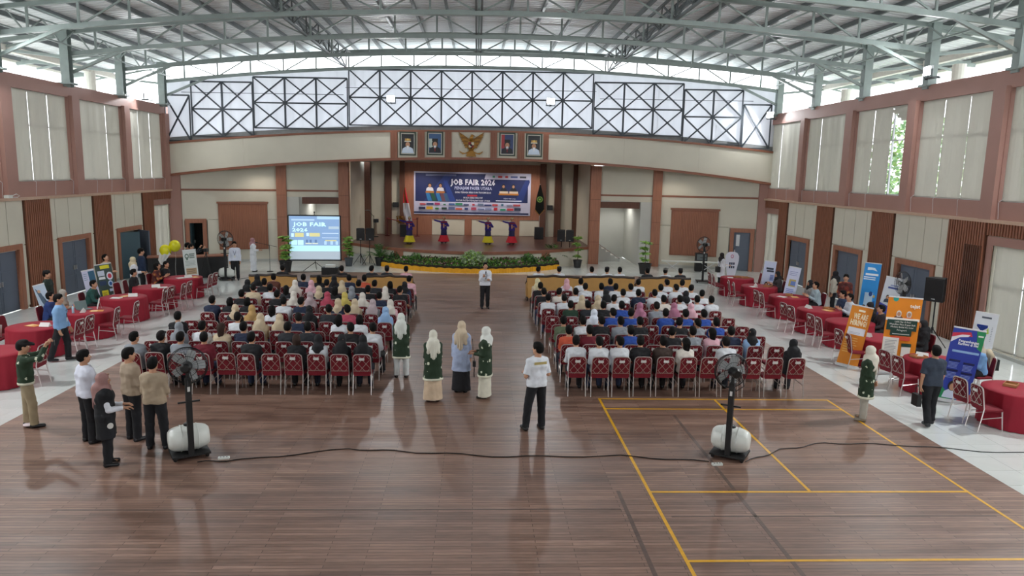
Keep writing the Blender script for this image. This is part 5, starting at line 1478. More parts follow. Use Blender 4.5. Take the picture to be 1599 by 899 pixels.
r, S = stand(1.2, 13.34, 22, 'bare headed man in white short sleeved shirt and black trousers, alone mid floor', ('hair', 'short'), dict(top='#dfe3ea', bottom='#15151a', shoes='#1a1a1c'), 1.72, False, ((.26, -.06, -1), (-.35, .85, .1)), ((-.28, -.06, -1), (.35, .85, .05)), sleeve='short', head=(.55, -.03), legR=((.06, .0, -1), (.01, -.05, -1)), legL=((-.20, .02, -1), (-.10, .0, -1)))
MB().box(-.13, -.142, 1.325, .13, -.138, 1.375).build('back_print', flat('#b8a66a'), r)
r, S = stand(.35, 25.85, -170, 'man in white shirt and black trousers holding a microphone, far down the centre aisle', ('hair', 'short'), dict(top='#dfe3ec', bottom='#15151a', shoes='#15151a'), 1.66, False, ((.12, .25, -1), (-.45, .8, .75)), ((-.10, .2, -1), (.45, .9, .25)), sleeve='long', head=(0, -.3), hands=('grip', 'grip'))
MB().tube([(.04, .36, 1.28), (.05, .40, 1.40)], [.014, .022], 8).build('microphone', M_BLACK, r); lanyard(r, S, '#30343c')
# left foreground group
r, S = stand(-8.30, 13.38, -62, 'photographer in green batik jacket and khaki trousers raising a phone', ('hat', 'cap'), dict(GREENW, bottom='#9b8b6f', hair='#1a1416', shoes='#17171a'), 1.66, False, ((.35, .75, .1), (-.35, .35, .75)), ((-.35, .75, .05), (.35, .45, .7)), top='shirt', batik=BATIK, band=True, hands=('grip', 'grip'), head=(0, .05), legR=((.05, .18, -1), (.02, .02, -1)), legL=((-.05, -.05, -1), (-.02, -.05, -1)))
cap = SDF().rc((0, -.012, .052), (0, -.012, .062), .098, .096, 0).cut((0, 0, .035), (0, 0, -1)).cut((0, 0, .06), (0, 0, 1)).mesh(.008)
o = link('cap_rim', np_mesh('cap_rim', cap[0], cap[1], [CLOTH]), r, color=c('#d8c8cc')); o.matrix_local = [q for q in r.children if q.name.startswith('hat')][0].matrix_local
ph = tag(MB().cbox(0, 0, 0, .15, .012, .08).build('phone', M_BLACKG, None, (-7.87, 13.61, 1.56), rotz=R(-62)), 'black phone held up by the green jacketed photographer', 'phone')
stand(-6.81, 12.61, -38, 'man in plain white shirt standing left of the beige shirted men', ('hair', 'short'), dict(top='#d9dcea', bottom='#15161b', shoes='#15151a'), 1.68, False, ((.15, .28, -1), (-.55, .75, .35)), ((-.12, .20, -1), (.5, .8, .2)), sleeve='long', head=(-.2, -.05), fat=1.06)
r, S = stand(-6.0, 11.61, -68, 'mauve hijab wearer in long black vest over white sleeves', ('hijab', 'tail'), dict(top='#dfe2ea', bottom='#14151a', hair='#9a7470', shoes='#14151a'), 1.55, True, ((.12, .25, -1), (-.15, 1, .02)), ((-.12, .2, -1), (.2, 1, .0)), sleeve='long', bottom='trousers', head=(.1, -.1))
V, Q, _h = top_mesh(S, 'coat', 'none', .013, .036); link('long_vest', np_mesh('long_vest', V, Q, [CLOTH], fold=.004), r, color=c('#17181d'))
MB().lathe([(.045, -.02), (.045, .02)], 12, (0, 0, 0)).build('flower_print', M_PAPER, r, (.19, .08, .72)).rotation_euler = (0, R(90), 0)
r, S = stand(-6.09, 12.72, -35, 'man in beige shirt with red lanyard badge, side on', ('hair', 'short'), dict(top='#a3917d', bottom='#16171c', shoes='#15151a'), 1.70, False, ((.14, .10, -1), (-.05, .42, -1)), ((-.16, .06, -1), (.05, .25, -1)), head=(-.35, 0)); lanyard(r, S, '#7c2228')
stand(-5.51, 12.31, 2, 'man in beige shirt seen from behind beside the near left fan', ('hair', 'short'), dict(top='#a8967f', bottom='#16171c', shoes='#15151a'), 1.64, False, ((.14, .12, -1), (-.35, .6, -.4)), ((-.14, .12, -1), (.4, .6, -.3)), legR=((.10, .02, -1), (.06, -.02, -1)), legL=((-.06, .02, -1), (-.02, -.02, -1)))
r, S = stand(-10.28, 18.1, -75, 'stout man in light blue shirt walking past the laptop table', ('hair', 'short'), dict(top='#7ea5cf', bottom='#15161b', shoes='#15151a'), 1.70, False, ((.12, -.15, -1), (.0, .25, -1)), ((-.12, .2, -1), (.0, .4, -1)), legR=((.02, -.32, -1), (.02, -.30, -1)), legL=((-.02, .25, -1), (-.02, -.02, -1)), fat=1.16); lanyard(r, S, '#2c3440')
# left aisle, further back
stand(-12.98, 22.35, -80, 'person in dark green jacket and black cap standing behind the laptop table', ('hat', 'songkok'), dict(top='#22302a', bottom='#15161b', hair='#141416', shoes='#15151a'), 1.66, False, sleeve='short')
stand(-13.25, 26.4, -100, 'man in beige shirt looking down behind the dark green poster', ('hair', 'short'), dict(top='#b3a68e', bottom='#17171b', shoes='#15151a'), 1.68, False, ((.12, .25, -1), (-.5, .8, .1)), ((-.12, .25, -1), (.5, .8, .1)), sleeve='short', head=(0, -.45))
stand(-12.45, 26.75, -65, 'cream hijab wearer in white blouse standing by the open door', ('hijab', 'wrap'), dict(top='#dcdde2', bottom='#15161b', hair='#cdbf9f', shoes='#15151a'), 1.56, True, ((.1, .2, -1), (-.4, .9, .1)), ((-.1, .2, -1), (.4, .9, .1)))
stand(-12.72, 28.0, -60, 'man in navy jacket standing before the open door leaf', ('hair', 'short'), dict(top='#1c2c48', bottom='#17181d', shoes='#15151a'), 1.74, False, ((.14, .02, -1), (.02, .3, -1)), ((-.14, .05, -1), (.1, .5, -1)))
stand(-11.75, 30.35, -80, 'man in black aiming a video camera by the dark end doorway', ('hair', 'short'), dict(top='#15161c', bottom='#121318', shoes='#121212'), 1.70, False, ((.3, .75, .1), (-.3, .4, .7)), ((-.3, .7, .0), (.35, .6, .5)), hands=('grip', 'grip'))
stand(-12.05, 30.75, -60, 'man in dark suit standing by the dark end doorway', ('hair', 'short'), dict(top='#1a2030', bottom='#12141c', shoes='#121212'), 1.70, False)
vc = thing('video_camera', 'black video camera on a tripod by the dark end doorway', 'camera', (-11.25, 30.6, 0))
MB().cbox(0, 0, 1.42, .12, .26, .14).build('camera_body', M_BLACKG, vc); MB().tube([(0, -.13, 1.42), (0, -.22, 1.42)], .04, 10).build('camera_lens', M_BLACK, vc)
for a in (90, 210, 330): MB().tube([(0, 0, 1.33), (.38*math.cos(R(a)), .38*math.sin(R(a)), 0)], [.016, .012], 6).build('leg', M_BLACK, vc)
r, S = stand(-10.45, 31.75, -165, 'man in white shirt and black trousers beside the far left fan', ('hair', 'short'), dict(top='#d5dbea', bottom='#15161b', shoes='#15151a'), 1.68, False, ((.18, .05, -1), (.02, .25, -1)), ((-.16, .05, -1), (-.02, .2, -1))); lanyard(r, S, '#27406b')
stand(-10.50, 34.5, -75, 'mauve hijab wearer in long white gown at the microphone stand', ('hijab', 'wrap'), dict(top='#e3e6ec', bottom='#e3e6ec', hair='#a2787c', shoes='#1a1a1c'), 1.58, True, ((.1, .2, -1), (-.3, .95, .1)), ((-.1, .2, -1), (.3, .95, .1)), top='tunic', bottom='skirt')
# right side
stand(8.06, 13.98, 60, 'cream hijab wearer in green batik tunic and grey trousers on the yellow line', ('hijab', 'tail'), dict(GREENW, bottom='#a9a59a', hair='#d6d0c2', shoes='#8a7f70'), 1.56, True, ((.14, -.12, -1), (-.5, -.35, -.5)), ((-.14, -.12, -1), (.5, -.35, -.5)), top='tunic', batik=BATIK, band=True, head=(.3, 0), legR=((.08, .02, -1), (.02, -.02, -1)), legL=((-.08, .05, -1), (-.02, -.02, -1)))
r, S = stand(9.27, 13.72, -8, 'man in dark grey blue shirt walking along the right aisle', ('hair', 'short'), dict(top='#333c4b', bottom='#121318', shoes='#1e2024'), 1.66, False, ((.16, .10, -1), (.04, .35, -1)), ((-.2, -.12, -1), (-.06, .06, -1)), legR=((.02, .26, -1), (.02, -.04, -1)), legL=((-.02, -.12, -1), (-.02, -.42, -1)), sleeve='short', hands=('open', 'grip'), head=(0, -.2))
bg = thing('shoulder_bag', 'small black bag carried by the man walking along the right aisle', 'bag', (8.94, 13.66, .42))
MB().cbox(0, 0, .12, .09, .20, .24).build('bag_body', M_BLACK, bg); MB().tube([(0, -.07, .23), (.0, -.06, .36), (.01, .0, .42), (.0, .06, .36), (0, .07, .23)], .008, 6).build('handle', M_BLACK, bg)
r, S = stand(10.95, 31.5, -75, 'black hijab wearer in white blouse with black bag at the farthest right table', ('hijab', 'wrap'), dict(top='#dcdce2', bottom='#15161b', hair='#221a1a', shoes='#15151a'), 1.56, True, ((.1, .3, -1), (-.2, 1, .1)), ((-.1, .3, -1), (.2, 1, .1)), top='tunic')
hbg = thing('handbag', 'black handbag at the side of the white bloused hijab wearer', 'bag', (10.74, 31.32, .72)); MB().cbox(0, 0, .12, .14, .30, .24).build('bag_body', M_BLACK, hbg); MB().tube([(0, -.1, .22), (.1, -.05, .5), (.16, .0, .60), (.1, .05, .5), (0, .1, .22)], .01, 6).build('strap', M_BLACK, hbg)
stand(12.75, 24.05, 150, 'man in brown batik shirt and red mask standing by the middle right door', ('hair', 'short'), dict(bottom='#17171b', shoes='#15151a'), 1.68, False, ((.16, .05, -1), (-.3, .5, -.8)), ((-.16, .05, -1), (.3, .5, -.8)), batik=BATIKB)
stand(13.15, 25.6, 60, 'black hijab wearer in cream blouse standing by the brown pilaster on the right', ('hijab', 'tail'), dict(top='#b9b2a4', bottom='#15161b', hair='#17151a', shoes='#15151a'), 1.58, True)
# dancers on the stage
def dancer(x, y, skirt, label):
    r, S = stand(x, y, 178, label, ('hat', 'songkok'), dict(top='#33257c', bottom='#2c2a55', hair='#c9bd94', shoes='#2a1a1a'), 1.46, True, ((1, .25, .25), (1, .35, .3)), ((-.55, .25, -.8), (.75, .85, .1)), top='shirt', bottom='skirt', z=SZ)
    k = S['k']; v = SDF()
    for q in (-1, 1): v.rc(S['waist']+V3(q*.05*k, 0, 0), S['chest']+V3(q*.07*k, 0, .05), .135*k, .145*k, .04)
    v.cut(S['waist']+V3(0, 0, -.05), (0, 0, -1)); v.cut(S['chest']+V3(0, 0, .12*k), (0, 0, 1))
    V, Q = v.mesh(.014); link('waistcoat', np_mesh('waistcoat', V, Q, [CLOTH]), r, color=c('#7c1f2e'))
    MB().lathe([(.20, .42), (.27, .22), (.33, .08), (.32, .08), (.19, .42)], 22, cap=False).build('skirt_flounce', flat(skirt, .7), r, (0, 0, .02))
    MB().box(-.03, .118, .86, .03, .15, 1.08).build('sash', flat('#d6a07c'), r)
dancer(-3.62, 39.5, '#d9c820', 'dancer with yellow flounce, farthest left on stage'); dancer(-1.78, 40.1, '#c3182c', 'dancer with red flounce, second from left on stage')
dancer(.66, 39.9, '#d9c820', 'dancer with yellow flounce, second from right on stage'); dancer(1.98, 40.1, '#c3182c', 'dancer with red flounce, farthest right on stage')
# people seated at the side tables
def sit(x, y, face, label, kind, style, shirt, hc='#0b0908', pose=1, sleeve='long', batik=None):
    fem = kind == 'hijab'; S, parts = seated(pose, fem, sleeve)
    r = thing('person', uniq(label), 'person', (x, y, 0), R(face), 'people seated at the side tables'); assemble(r, S, parts, (kind, style), dict(top=shirt, bottom='#17171b', shoes='#1b1b1d', hair=hc), batik)
sit(-11.98, 20.55, -80, 'man in black and blue jacket sitting at the laptop table', 'hair', 'short', '#22386e')
sit(-11.97, 21.15, -85, 'grey hijab wearer sitting at the laptop table', 'hijab', 'wrap', '#a7998a', '#a39c93')
sit(-12.04, 22.85, -85, 'man in green shirt bending over the third left table from the stage', 'hair', 'short', '#1f4a44', pose=4)
sit(-11.85, 25.35, -85, 'man in black tee shirt sitting at the second left table from the stage', 'hair', 'short', '#141519', pose=3, sleeve='short')
sit(-11.87, 27.15, -80, 'person in black and orange batik sitting at the farthest left table', 'hair', 'bob', '#3a2420', pose=1, batik=BATIKB)
sit(-11.85, 27.75, -95, 'person in black leaning on the farthest left table', 'hair', 'short', '#15161b', pose=4)
sit(12.09, 24.65, 85, 'man in pale grey blue shirt sitting at the third right table from the stage', 'hair', 'short', '#9fb0b8', pose=1)
sit(12.07, 25.25, 100, 'black hijab wearer in grey blouse at the third right table from the stage', 'hijab', 'tail', '#8d8c8a', '#17171b', 2)
sit(11.92, 27.55, 100, 'black hijab wearer at the second right table from the stage', 'hijab', 'wrap', '#3a3436', '#17171b', 1)
sit(12.02, 22.15, 85, 'man in white and blue jacket sitting at the fourth right table from the stage', 'hair', 'short', '#c4cbd4', pose=1)
sit(12.02, 22.75, 90, 'dark haired man in navy sitting at the fourth right table from the stage', 'hair', 'short', '#2a3854', pose=0)
sit(12.04, 20.25, 85, 'person in dark shirt behind the tilted orange hiring banner', 'hair', 'short', '#2a2226', pose=4)
sit(12.04, 20.85, 80, 'black hijab wearer behind the tilted orange hiring banner', 'hijab', 'wrap', '#1b171b', '#131317', 4)
sit(11.82, 18.1, 85, 'person in black behind the large orange banner', 'hijab', 'tail', '#121216', '#121216', 0)
sit(11.77, 15.8, 90, 'grey hijab wearer in light blue jacket behind the blue roll-up banner', 'hijab', 'wrap', '#6f97c4', '#a79d8e', 1)
# ------------------------------------------------------------------ misting fans
M_CAGE = mat('dark_wire', '#26282b', .4, metal=.5)
def fan(x, y, rz, label, tank=True, head_yaw=0.0, H=1.62, rcage=.30, tilt=0.0, tank_h=.225):
    t = thing('misting_fan' if tank else 'stand_fan', label, 'fan', (x, y, 0), rz)
    MB().box(-.30, -.26, .07, .30, .26, .10).build('trolley', M_BLACK, t)
    for a in (-.25, .25):
        for b in (-.2, .2): MB().lathe([(.03, -.012), (.035, 0), (.03, .012)], 10).build('castor', M_BLACKG, t, (a, b, .037)).rotation_euler = (R(90), 0, 0)
    if tank:
        k = []
        for i in range(13): a = math.pi*i/12; k.append((max(.004, tank_h*math.sin(a)**.36), -.33*math.cos(a)))
        o = MB().lathe(k, 20).build('water_tank', M_WHITE, t, (0, .02, .10+tank_h), smooth=True); o.rotation_euler = (0, R(90), 0)
        MB().lathe([(.075, 0), (.075, .035), (.05, .05)], 14, (.0, .02, .08+2*tank_h)).build('filler_cap', M_BLACKG, t)
        for u in (-.13, .13): MB().lathe([(tank_h*1.0, -.012), (tank_h*1.02, 0), (tank_h*1.0, .012)], 20, cap=False).build('tank_band', M_WHITE, t, (u, .02, .10+tank_h)).rotation_euler = (0, R(90), 0)
    py = -.20 if tank else 0
    MB().box(-.045, py-.045, .10, .045, py+.045, H-.20).build('post', M_BLACK, t)
    MB().box(-.02, py-.05, H-.42, .02, py-.046, H-.34).build('label_plate', M_PAPER, t)
    MB().box(-.17, py-.015, H-.62, .17, py+.015, H-.595).build('cross_bar', M_BLACK, t)
    h = link('fan_head', None, t, (0, py, H)); h.rotation_euler = (tilt, 0, head_yaw)
    MB().tube([(0, -.16, 0), (0, -.14, 0), (0, .02, 0), (0, .05, 0)], [.055, .085, .085, .06], 14).build('motor', M_BLACKG, h)
    MB().tube([(0, -.01, -.22), (0, -.01, -.06)], .03, 8).build('neck', M_BLACK, h)
    MB().tube([(.06, -.16, -.02), (.11, -.2, -.2), (.02, -.1, -.32), (.0, -.02, -.2)], .009, 6).build('hose', M_BLACK, h)
    cg = MB()
    for yy, rr_ in ((.06, rcage), (.02, rcage*.93), (.14, rcage*.93), (.165, rcage*.55), (-.01, rcage*.55), (.17, rcage*.2), (.04, rcage*.98), (.1, rcage*.98)):
        cg.tube([(rr_*math.cos(2*math.pi*i/28), yy, rr_*math.sin(2*math.pi*i/28)) for i in range(28)], .0045 if rr_ < rcage else .009, 4, closed=True)
    for i in range(30):
        a = 2*math.pi*i/30; ca, sa = math.cos(a), math.sin(a)
        cg.tube([(.05*ca, -.03, .05*sa), (rcage*.55*ca, -.01, rcage*.55*sa), (rcage*.93*ca, .02, rcage*.93*sa), (rcage*ca, .06, rcage*sa), (rcage*.93*ca, .14, rcage*.93*sa), (rcage*.5*ca, .167, rcage*.5*sa), (.04*ca, .172, .04*sa)], .0022, 3, cap=False)
    stuff(cg.build('wire_cage', M_CAGE, h))
    for i in range(5):
        a = 2*math.pi*i/5; b = MB(); v = []
        for q in range(5):
            rr_ = rcage*(.18+.72*q/4); wd = .05+.10*math.sin(math.pi*(.15+.6*q/4))
            for s in (-1, 1): aa = a+s*wd/max(rr_, .08)*.5; v.append((rr_*math.cos(aa), .09+s*.02, rr_*math.sin(aa)))
        n = len(v); v2 = v+[(p[0], p[1]+.004, p[2]) for p in v]; f = []
        for q in range(4): f += [(2*q, 2*q+1, 2*q+3, 2*q+2), (n+2*q+2, n+2*q+3, n+2*q+1, n+2*q), (2*q, 2*q+2, n+2*q+2, n+2*q), (2*q+3, 2*q+1, n+2*q+1, n+2*q+3)]
        b.add(v2, f).build('blade', flat('#a9adae', .5), h)
    MB().tube([(0, .05, 0), (0, .12, 0)], .05, 12).build('hub', M_STEELD, h)
    return t
fan(-4.84, 12.0, R(30), 'misting fan on black post with white water tank, near left on wood floor', True, R(-18), 1.62, .31)
fan(4.55, 12.0, R(-32), 'misting fan on black post with white water tank, on the yellow court', True, R(40), 1.60, .30)
fan(-10.80, 31.7, R(4), 'misting fan with white water tank near the far left desk', True, R(-15), 1.80, .36)
fan(10.6, 32.95, R(-10), 'black stand fan beside the white trestle bench', False, R(25), 1.78, .36)
fan(12.95, 20.95, R(70), 'black stand fan before the nearest right door', False, R(20), 1.85, .36)
# cables and socket blocks
M_CABLE = mat('black_cable', '#1a1a1b', .6)
def cable(pts, label, r=.009):
    P = []
    for i in range(len(pts)-1):
        a, b = Vector((*pts[i], r)), Vector((*pts[i+1], r))
        for q in range(6):
            t_ = q/6; p = a.lerp(b, t_); p.y += .04*math.sin((i*6+q)*1.3); P.append(p)
    P.append(Vector((*pts[-1], r)))
    tag(MB().tube(P, r, 5).build('power_cable', M_CABLE), label, 'cable')
cable([(-4.6, 11.7), (-3.9, 11.8), (-2.2, 12.3), (-1.0, 12.15), (.6, 11.95), (2.6, 12.0), (4.1, 11.75)], 'black cable lying between the two near fans')
cable([(4.75, 11.75), (5.6, 12.3), (6.6, 12.65), (8.0, 12.55), (9.6, 12.2), (12.5, 12.0), (14.7, 11.9)], 'black cable running from the court fan to the right wall')
cable([(-10.4, 32.0), (-9.5, 33.0), (-8.6, 34.2), (-7.2, 34.9)], 'black cable by the gown wearer and the projection screen')
for x, y, lb in ((-4.22, 11.86, 'white socket block on the cable by the near left fan'), (4.2, 11.62, 'white socket block at the foot of the court fan')):
    t = thing('socket_block', lb, 'socket', (x, y, 0), R(8)); MB().box(-.09, -.035, 0, .09, .035, .035).build('case', M_WHITE, t)
    for k in (-.05, 0, .05): MB().lathe([(.014, .034), (.014, .037)], 8, (k, 0, 0)).build('socket_hole', M_BLACKG, t)

# ------------------------------------------------------------------ printed stand banners
def panel_print(mb_list, t): pass
class Print:
    """flat print on a sheet w x h standing in XZ, front towards -Y"""
    def __init__(s, parent, w, h, bg, th=.012):
        s.w, s.h = w, h; s.sheet = MB().box(-w/2, 0, 0, w/2, th, h).build('printed_sheet', flat(bg, .5), parent); s.k = 0
    def rect(s, u0, v0, u1, v1, col, name='print_panel'):
        s.k += 1; y = -.0012*s.k
        MB().box((u0-.5)*s.w, y-.0008, v0*s.h, (u1-.5)*s.w, 0, v1*s.h).build(name, flat(col, .5), s.sheet); return s
    def poly(s, pts, col, name='print_panel'):
        s.k += 1; y = -.0012*s.k
        MB().poly([((u-.5)*s.w, v*s.h) for u, v in pts], y-.0008, 0).build(name, flat(col, .5), s.sheet); return s
    def disc(s, u, v, r, col, name='print_panel', n=18, sy=1.0):
        return s.poly([(u+r/s.w*math.cos(2*math.pi*i/n), v+r*sy/s.h*math.sin(2*math.pi*i/n)) for i in range(n)], col, name)
    def text(s, txt, u, v, size, col, width=None, bold=0.0, align='CENTER'):
        s.k += 1; m = MB(); add_text(m, txt, size, (u-.5)*s.w, -.0012*s.k-.004, v*s.h, 0, bold, align, width)
        m.build('lettering', flat(col, .5), s.sheet); return s
    def vtext(s, txt, u, v, size, col):
        s.k += 1; m = MB(); add_text(m, txt, size, 0, 0, 0, 0, .012)
        m.v = [(-z+(u-.5)*s.w, -.0012*s.k-.004, x+v*s.h) for x, y, z in m.v]; m.build('lettering', flat(col, .5), s.sheet); return s
    def lines(s, u0, u1, v0, v1, n, col, th=.35):
        s.k += 1; m = MB(); y = -.0012*s.k; rr = random.Random(n)
        for i in range(n):
            v = v1-(v1-v0)*(i+.5)/n; hh = (v1-v0)/n*th/2; e = u1-(u1-u0)*.25*rr.random()
            m.box((u0-.5)*s.w, y-.0008, (v-hh)*s.h, (e-.5)*s.w, y, (v+hh)*s.h)
        stuff(m.build('small_print', flat(col, .5), s.sheet)); return s
    def bust(s, u, v, sc, shirt, hair, skin='#b98a6c', scarf=False):
        k = sc
        s.poly([(u-.5*k/s.w*1.0, v), (u+.5*k/s.w, v), (u+.42*k/s.w, v+.36*k/s.h), (u+.18*k/s.w, v+.5*k/s.h), (u-.18*k/s.w, v+.5*k/s.h), (u-.42*k/s.w, v+.36*k/s.h)], shirt, 'printed_shirt')
        s.disc(u, v+.74*k/s.h, .26*k, hair, 'printed_hair', sy=1.15)
        if scarf: s.poly([(u-.26*k/s.w, v+.7*k/s.h), (u+.26*k/s.w, v+.7*k/s.h), (u+.2*k/s.w, v+.38*k/s.h), (u-.2*k/s.w, v+.38*k/s.h)], hair, 'printed_scarf')
        s.disc(u, v+.68*k/s.h, .18*k, skin, 'printed_face', sy=1.2); return s
def rollup(x, y, face, w, h, bg, label, lean=0.0, roll=0.0, foot=True, fit=None):
    w0, h0 = w, h; w, h = fit or (w, h)
    t = thing('rollup_banner', label, 'banner', (x, y, 0), R(face))
    t.rotation_euler = (lean, roll, R(face))
    if foot: MB().box(-w/2-.02, -.06, .0, w/2+.02, .10, .07).build('cassette_foot', M_ALU, t)
    MB().tube([(0, .03, .05), (0, .03, h)], .01, 6).build('support_pole', M_ALU, t)
    MB().box(-w/2-.005, -.008, h+.03, w/2+.005, .022, h+.06).build('top_clamp', M_ALU, t)
    p = Print(t, w0, h0-.03, bg); p.sheet.location = (0, 0, .06); p.sheet.scale = (w/w0, 1, (h-.03)/(h0-.03)); return t, p
# right side, faces mostly towards the court and the viewer
t, p = rollup(10.74, 17.4, -13, .86, 1.98, '#e58a1c', 'tall orange roll-up banner with two printed hijab wearers beside the right aisle', 0, R(2), fit=(0.8, 1.96))
p.disc(.22, .985, .07, '#2aa79b').rect(0, .0, 1, .10, '#d8d6cf').text('tejat', .80, .90, .13, '#f6efe2', bold=.004).bust(.36, .70, .25, '#5a3b39', '#d8d2cc', scarf=True).bust(.66, .70, .25, '#d9762c', '#d8d2cc', scarf=True)
p.rect(.0, .70, .98, .735, '#efeae0').poly([(.05, .57), (.93, .57), (.93, .71), (.05, .71)], '#1f4239').rect(.18, .50, .80, .58, '#1f4239').text('Lebih Siap di Awal', .5, .685, .062, '#f2f0e8', .40).text('Wujudkan Masa Depan Baik', .5, .65, .062, '#f2f0e8', .66).text('Melalui Bekal Ke Luar', .5, .615, .062, '#f2f0e8', .58).text('Negeri', .5, .575, .062, '#f2f0e8', .24).lines(.24, .76, .51, .535, 1, '#cfd6cc')
p.rect(.22, .44, .78, .49, '#d8563a').rect(.0, .12, .46, .47, '#e6e3dc').lines(.06, .42, .16, .44, 14, '#8d8f92').rect(.56, .36, .84, .40, '#1f4239').rect(.57, .23, .83, .355, '#e6e3dc')
t, p = rollup(9.86, 18.15, -20, .70, 1.62, '#e08a22', 'smaller orange hiring banner tilted beside the right aisle', 0, R(9), fit=(0.52, 1.62))
p.lines(.36, .68, .91, .95, 1, '#f5e9cf', .8).text('WE ARE', .53, .83, .20, '#f7e6bf', .46, .008).text('HIRING!', .5, .72, .20, '#f7e6bf', .54, .008).rect(.1, .52, .9, .64, '#dfe2ea').lines(.16, .85, .53, .57, 2, '#a9aeb8').lines(.08, .7, .2, .48, 7, '#eec069')
t, p = rollup(10.74, 15.17, -14, .80, 1.78, '#2a3f9e', 'blue roll-up banner with green corner and a printed woman, right aisle', 0, R(7), fit=(0.66, 1.66))
p.poly([(.72, 1), (1, 1), (1, .72), (.84, .76)], '#1f8a55').poly([(0, .93), (.55, .97), (.62, .91), (.3, .90), (0, .82)], '#c8324a').poly([(0, .87), (.3, .92), (.55, .93), (.5, .90), (.25, .88), (0, .80)], '#e6e3ea').text('Pengembangan', .55, .835, .085, '#e9ecf7', .50, .003).text('Karirmu di Sini', .55, .795, .085, '#e9ecf7', .50, .003).rect(.12, .67, .95, .70, '#8fb3dd')
for u, v in ((.1, .44), (.56, .42), (.1, .30), (.56, .28)): p.rect(u, v+.10, u+.34, v+.125, '#1a2350').lines(u, u+.36, v, v+.09, 5, '#8ea2de')
p.poly([(0, 0), (.45, 0), (.2, .12), (0, .2)], '#1f8a55').bust(.40, .02, .42, '#cdd6ea', '#221a1a'); p.poly([(.6, 0), (1, 0), (1, .10)], '#c8324a').lines(.78, .95, .92, .945, 1, '#e6efe6', .8)
t, p = rollup(12.85, 17.4, -38, .80, 1.95, '#d4d8de', 'white roll-up banner with a large blue letter behind the blue banner', 0, R(4), fit=(0.5, 1.6))
p.rect(.3, .92, .72, .95, '#4d5560').vtext('M', .42, .72, .52, '#2c4aa8').poly([(.52, .66), (.72, .68), (.66, .78)], '#a9c04a').lines(.80, .86, .55, .80, 9, '#8b93a0').lines(.12, .6, .3, .5, 6, '#9aa2ae')
t, p = rollup(13.75, 24.4, -28, .82, 2.05, '#2f93dd', 'sky blue roll-up banner by the brown pilaster on the right wall', 0, R(3), fit=(0.52, 2.0))
p.poly([(.2, .93), (.62, .93), (.8, .87), (.5, .89), (.2, .88)], '#dbeaf6').lines(.12, .92, .785, .825, 1, '#e8f1f8', .9).lines(.05, .98, .70, .77, 2, '#e8f1f8', .5).rect(.25, .10, .75, .48, '#bcd6ec').bust(.3, .02, .46, '#dfe6ee', '#4a3a34').poly([(.55, .1), (.95, .2), (.9, .34), (.6, .3)], '#1d4f94').disc(.6, .46, .09, '#1d4f94').disc(.82, .42, .05, '#d6b860').rect(.2, .02, .8, .09, '#d7d3c6')
t, p = rollup(13.42, 22.75, -34, .72, 1.72, '#c9ced6', 'white and blue roll-up banner between the sky blue and orange ones', 0, R(8), fit=(0.52, 1.75))
p.lines(.35, .8, .84, .875, 1, '#8a93b8', .8).lines(.25, .95, .79, .83, 1, '#3a4c8c', .9).bust(.35, .52, .24, '#3c4656', '#231c1a').bust(.7, .50, .24, '#e3e6ea', '#231c1a').poly([(0, 0), (1, 0), (1, .12), (.55, .45), (0, .5)], '#3d46a0').lines(.1, .5, .08, .38, 6, '#dfe3f2')
t, p = rollup(11.72, 28.35, -16, .62, 1.62, '#c5cce4', 'pale banner with a printed woman in a dark jacket, by the second right table', 0, R(5), True, fit=(0.46, 1.55))
p.lines(.22, .85, .78, .85, 1, '#2c3446', .75).lines(.3, .9, .72, .78, 1, '#2c3446', .8).bust(.42, .2, .40, '#232636', '#1b1718').rect(.62, .5, .95, .66, '#8f9ccc').lines(.64, .92, .51, .65, 4, '#3a4676').poly([(0, 0), (1, 0), (1, .26), (.5, .2), (0, .26)], '#3a74c4')
t, p = rollup(11.62, 26.1, -26, .60, 1.70, '#ccd2ea', 'narrow pale lilac banner tilted beside the third right table', 0, R(8), True, fit=(0.42, 1.62))
p.lines(.15, .85, .8, .92, 3, '#8f98c4').rect(.25, .55, .8, .72, '#b9a86a').rect(.4, .58, .8, .68, '#6c86c4').lines(.15, .8, .34, .5, 4, '#4b68c0').lines(.15, .8, .1, .3, 6, '#8d97c8').rect(.2, .06, .7, .1, '#33509c')
# pale shield shaped board at the far right door
t = thing('shield_banner', 'white shield shaped display board before the far right door', 'banner', (11.85, 32.7, 0), R(-12)); t.scale = (.66, 1, .80)
ol = [(-.22, .3), (.22, .3), (.46, 1.35), (.46, 1.62), (.34, 1.80), (.16, 1.86), (-.16, 1.86), (-.34, 1.80), (-.46, 1.62), (-.46, 1.35)]
MB().poly(ol, 0, .02).build('board', flat('#d3d2df', .5), t); MB().box(-.2, -.1, 0, .2, .2, .03).box(-.015, .02, .03, .015, .04, 1.2).build('stand', M_ALU, t)
m = MB(); m.tube([(.09*math.cos(2*math.pi*i/16), -.01, 1.60+.09*math.sin(2*math.pi*i/16)) for i in range(16)], .016, 5, closed=True); m.build('round_logo', flat('#c24a78'), t)
for z, w in ((1.18, .20), (.98, .20)):
    for q in (-1, 0, 1): MB().box(q*.135-.05, -.008, z-.07, q*.135+.05, 0, z+.07).build('dark_print_block', flat('#2a2f4a'), t)
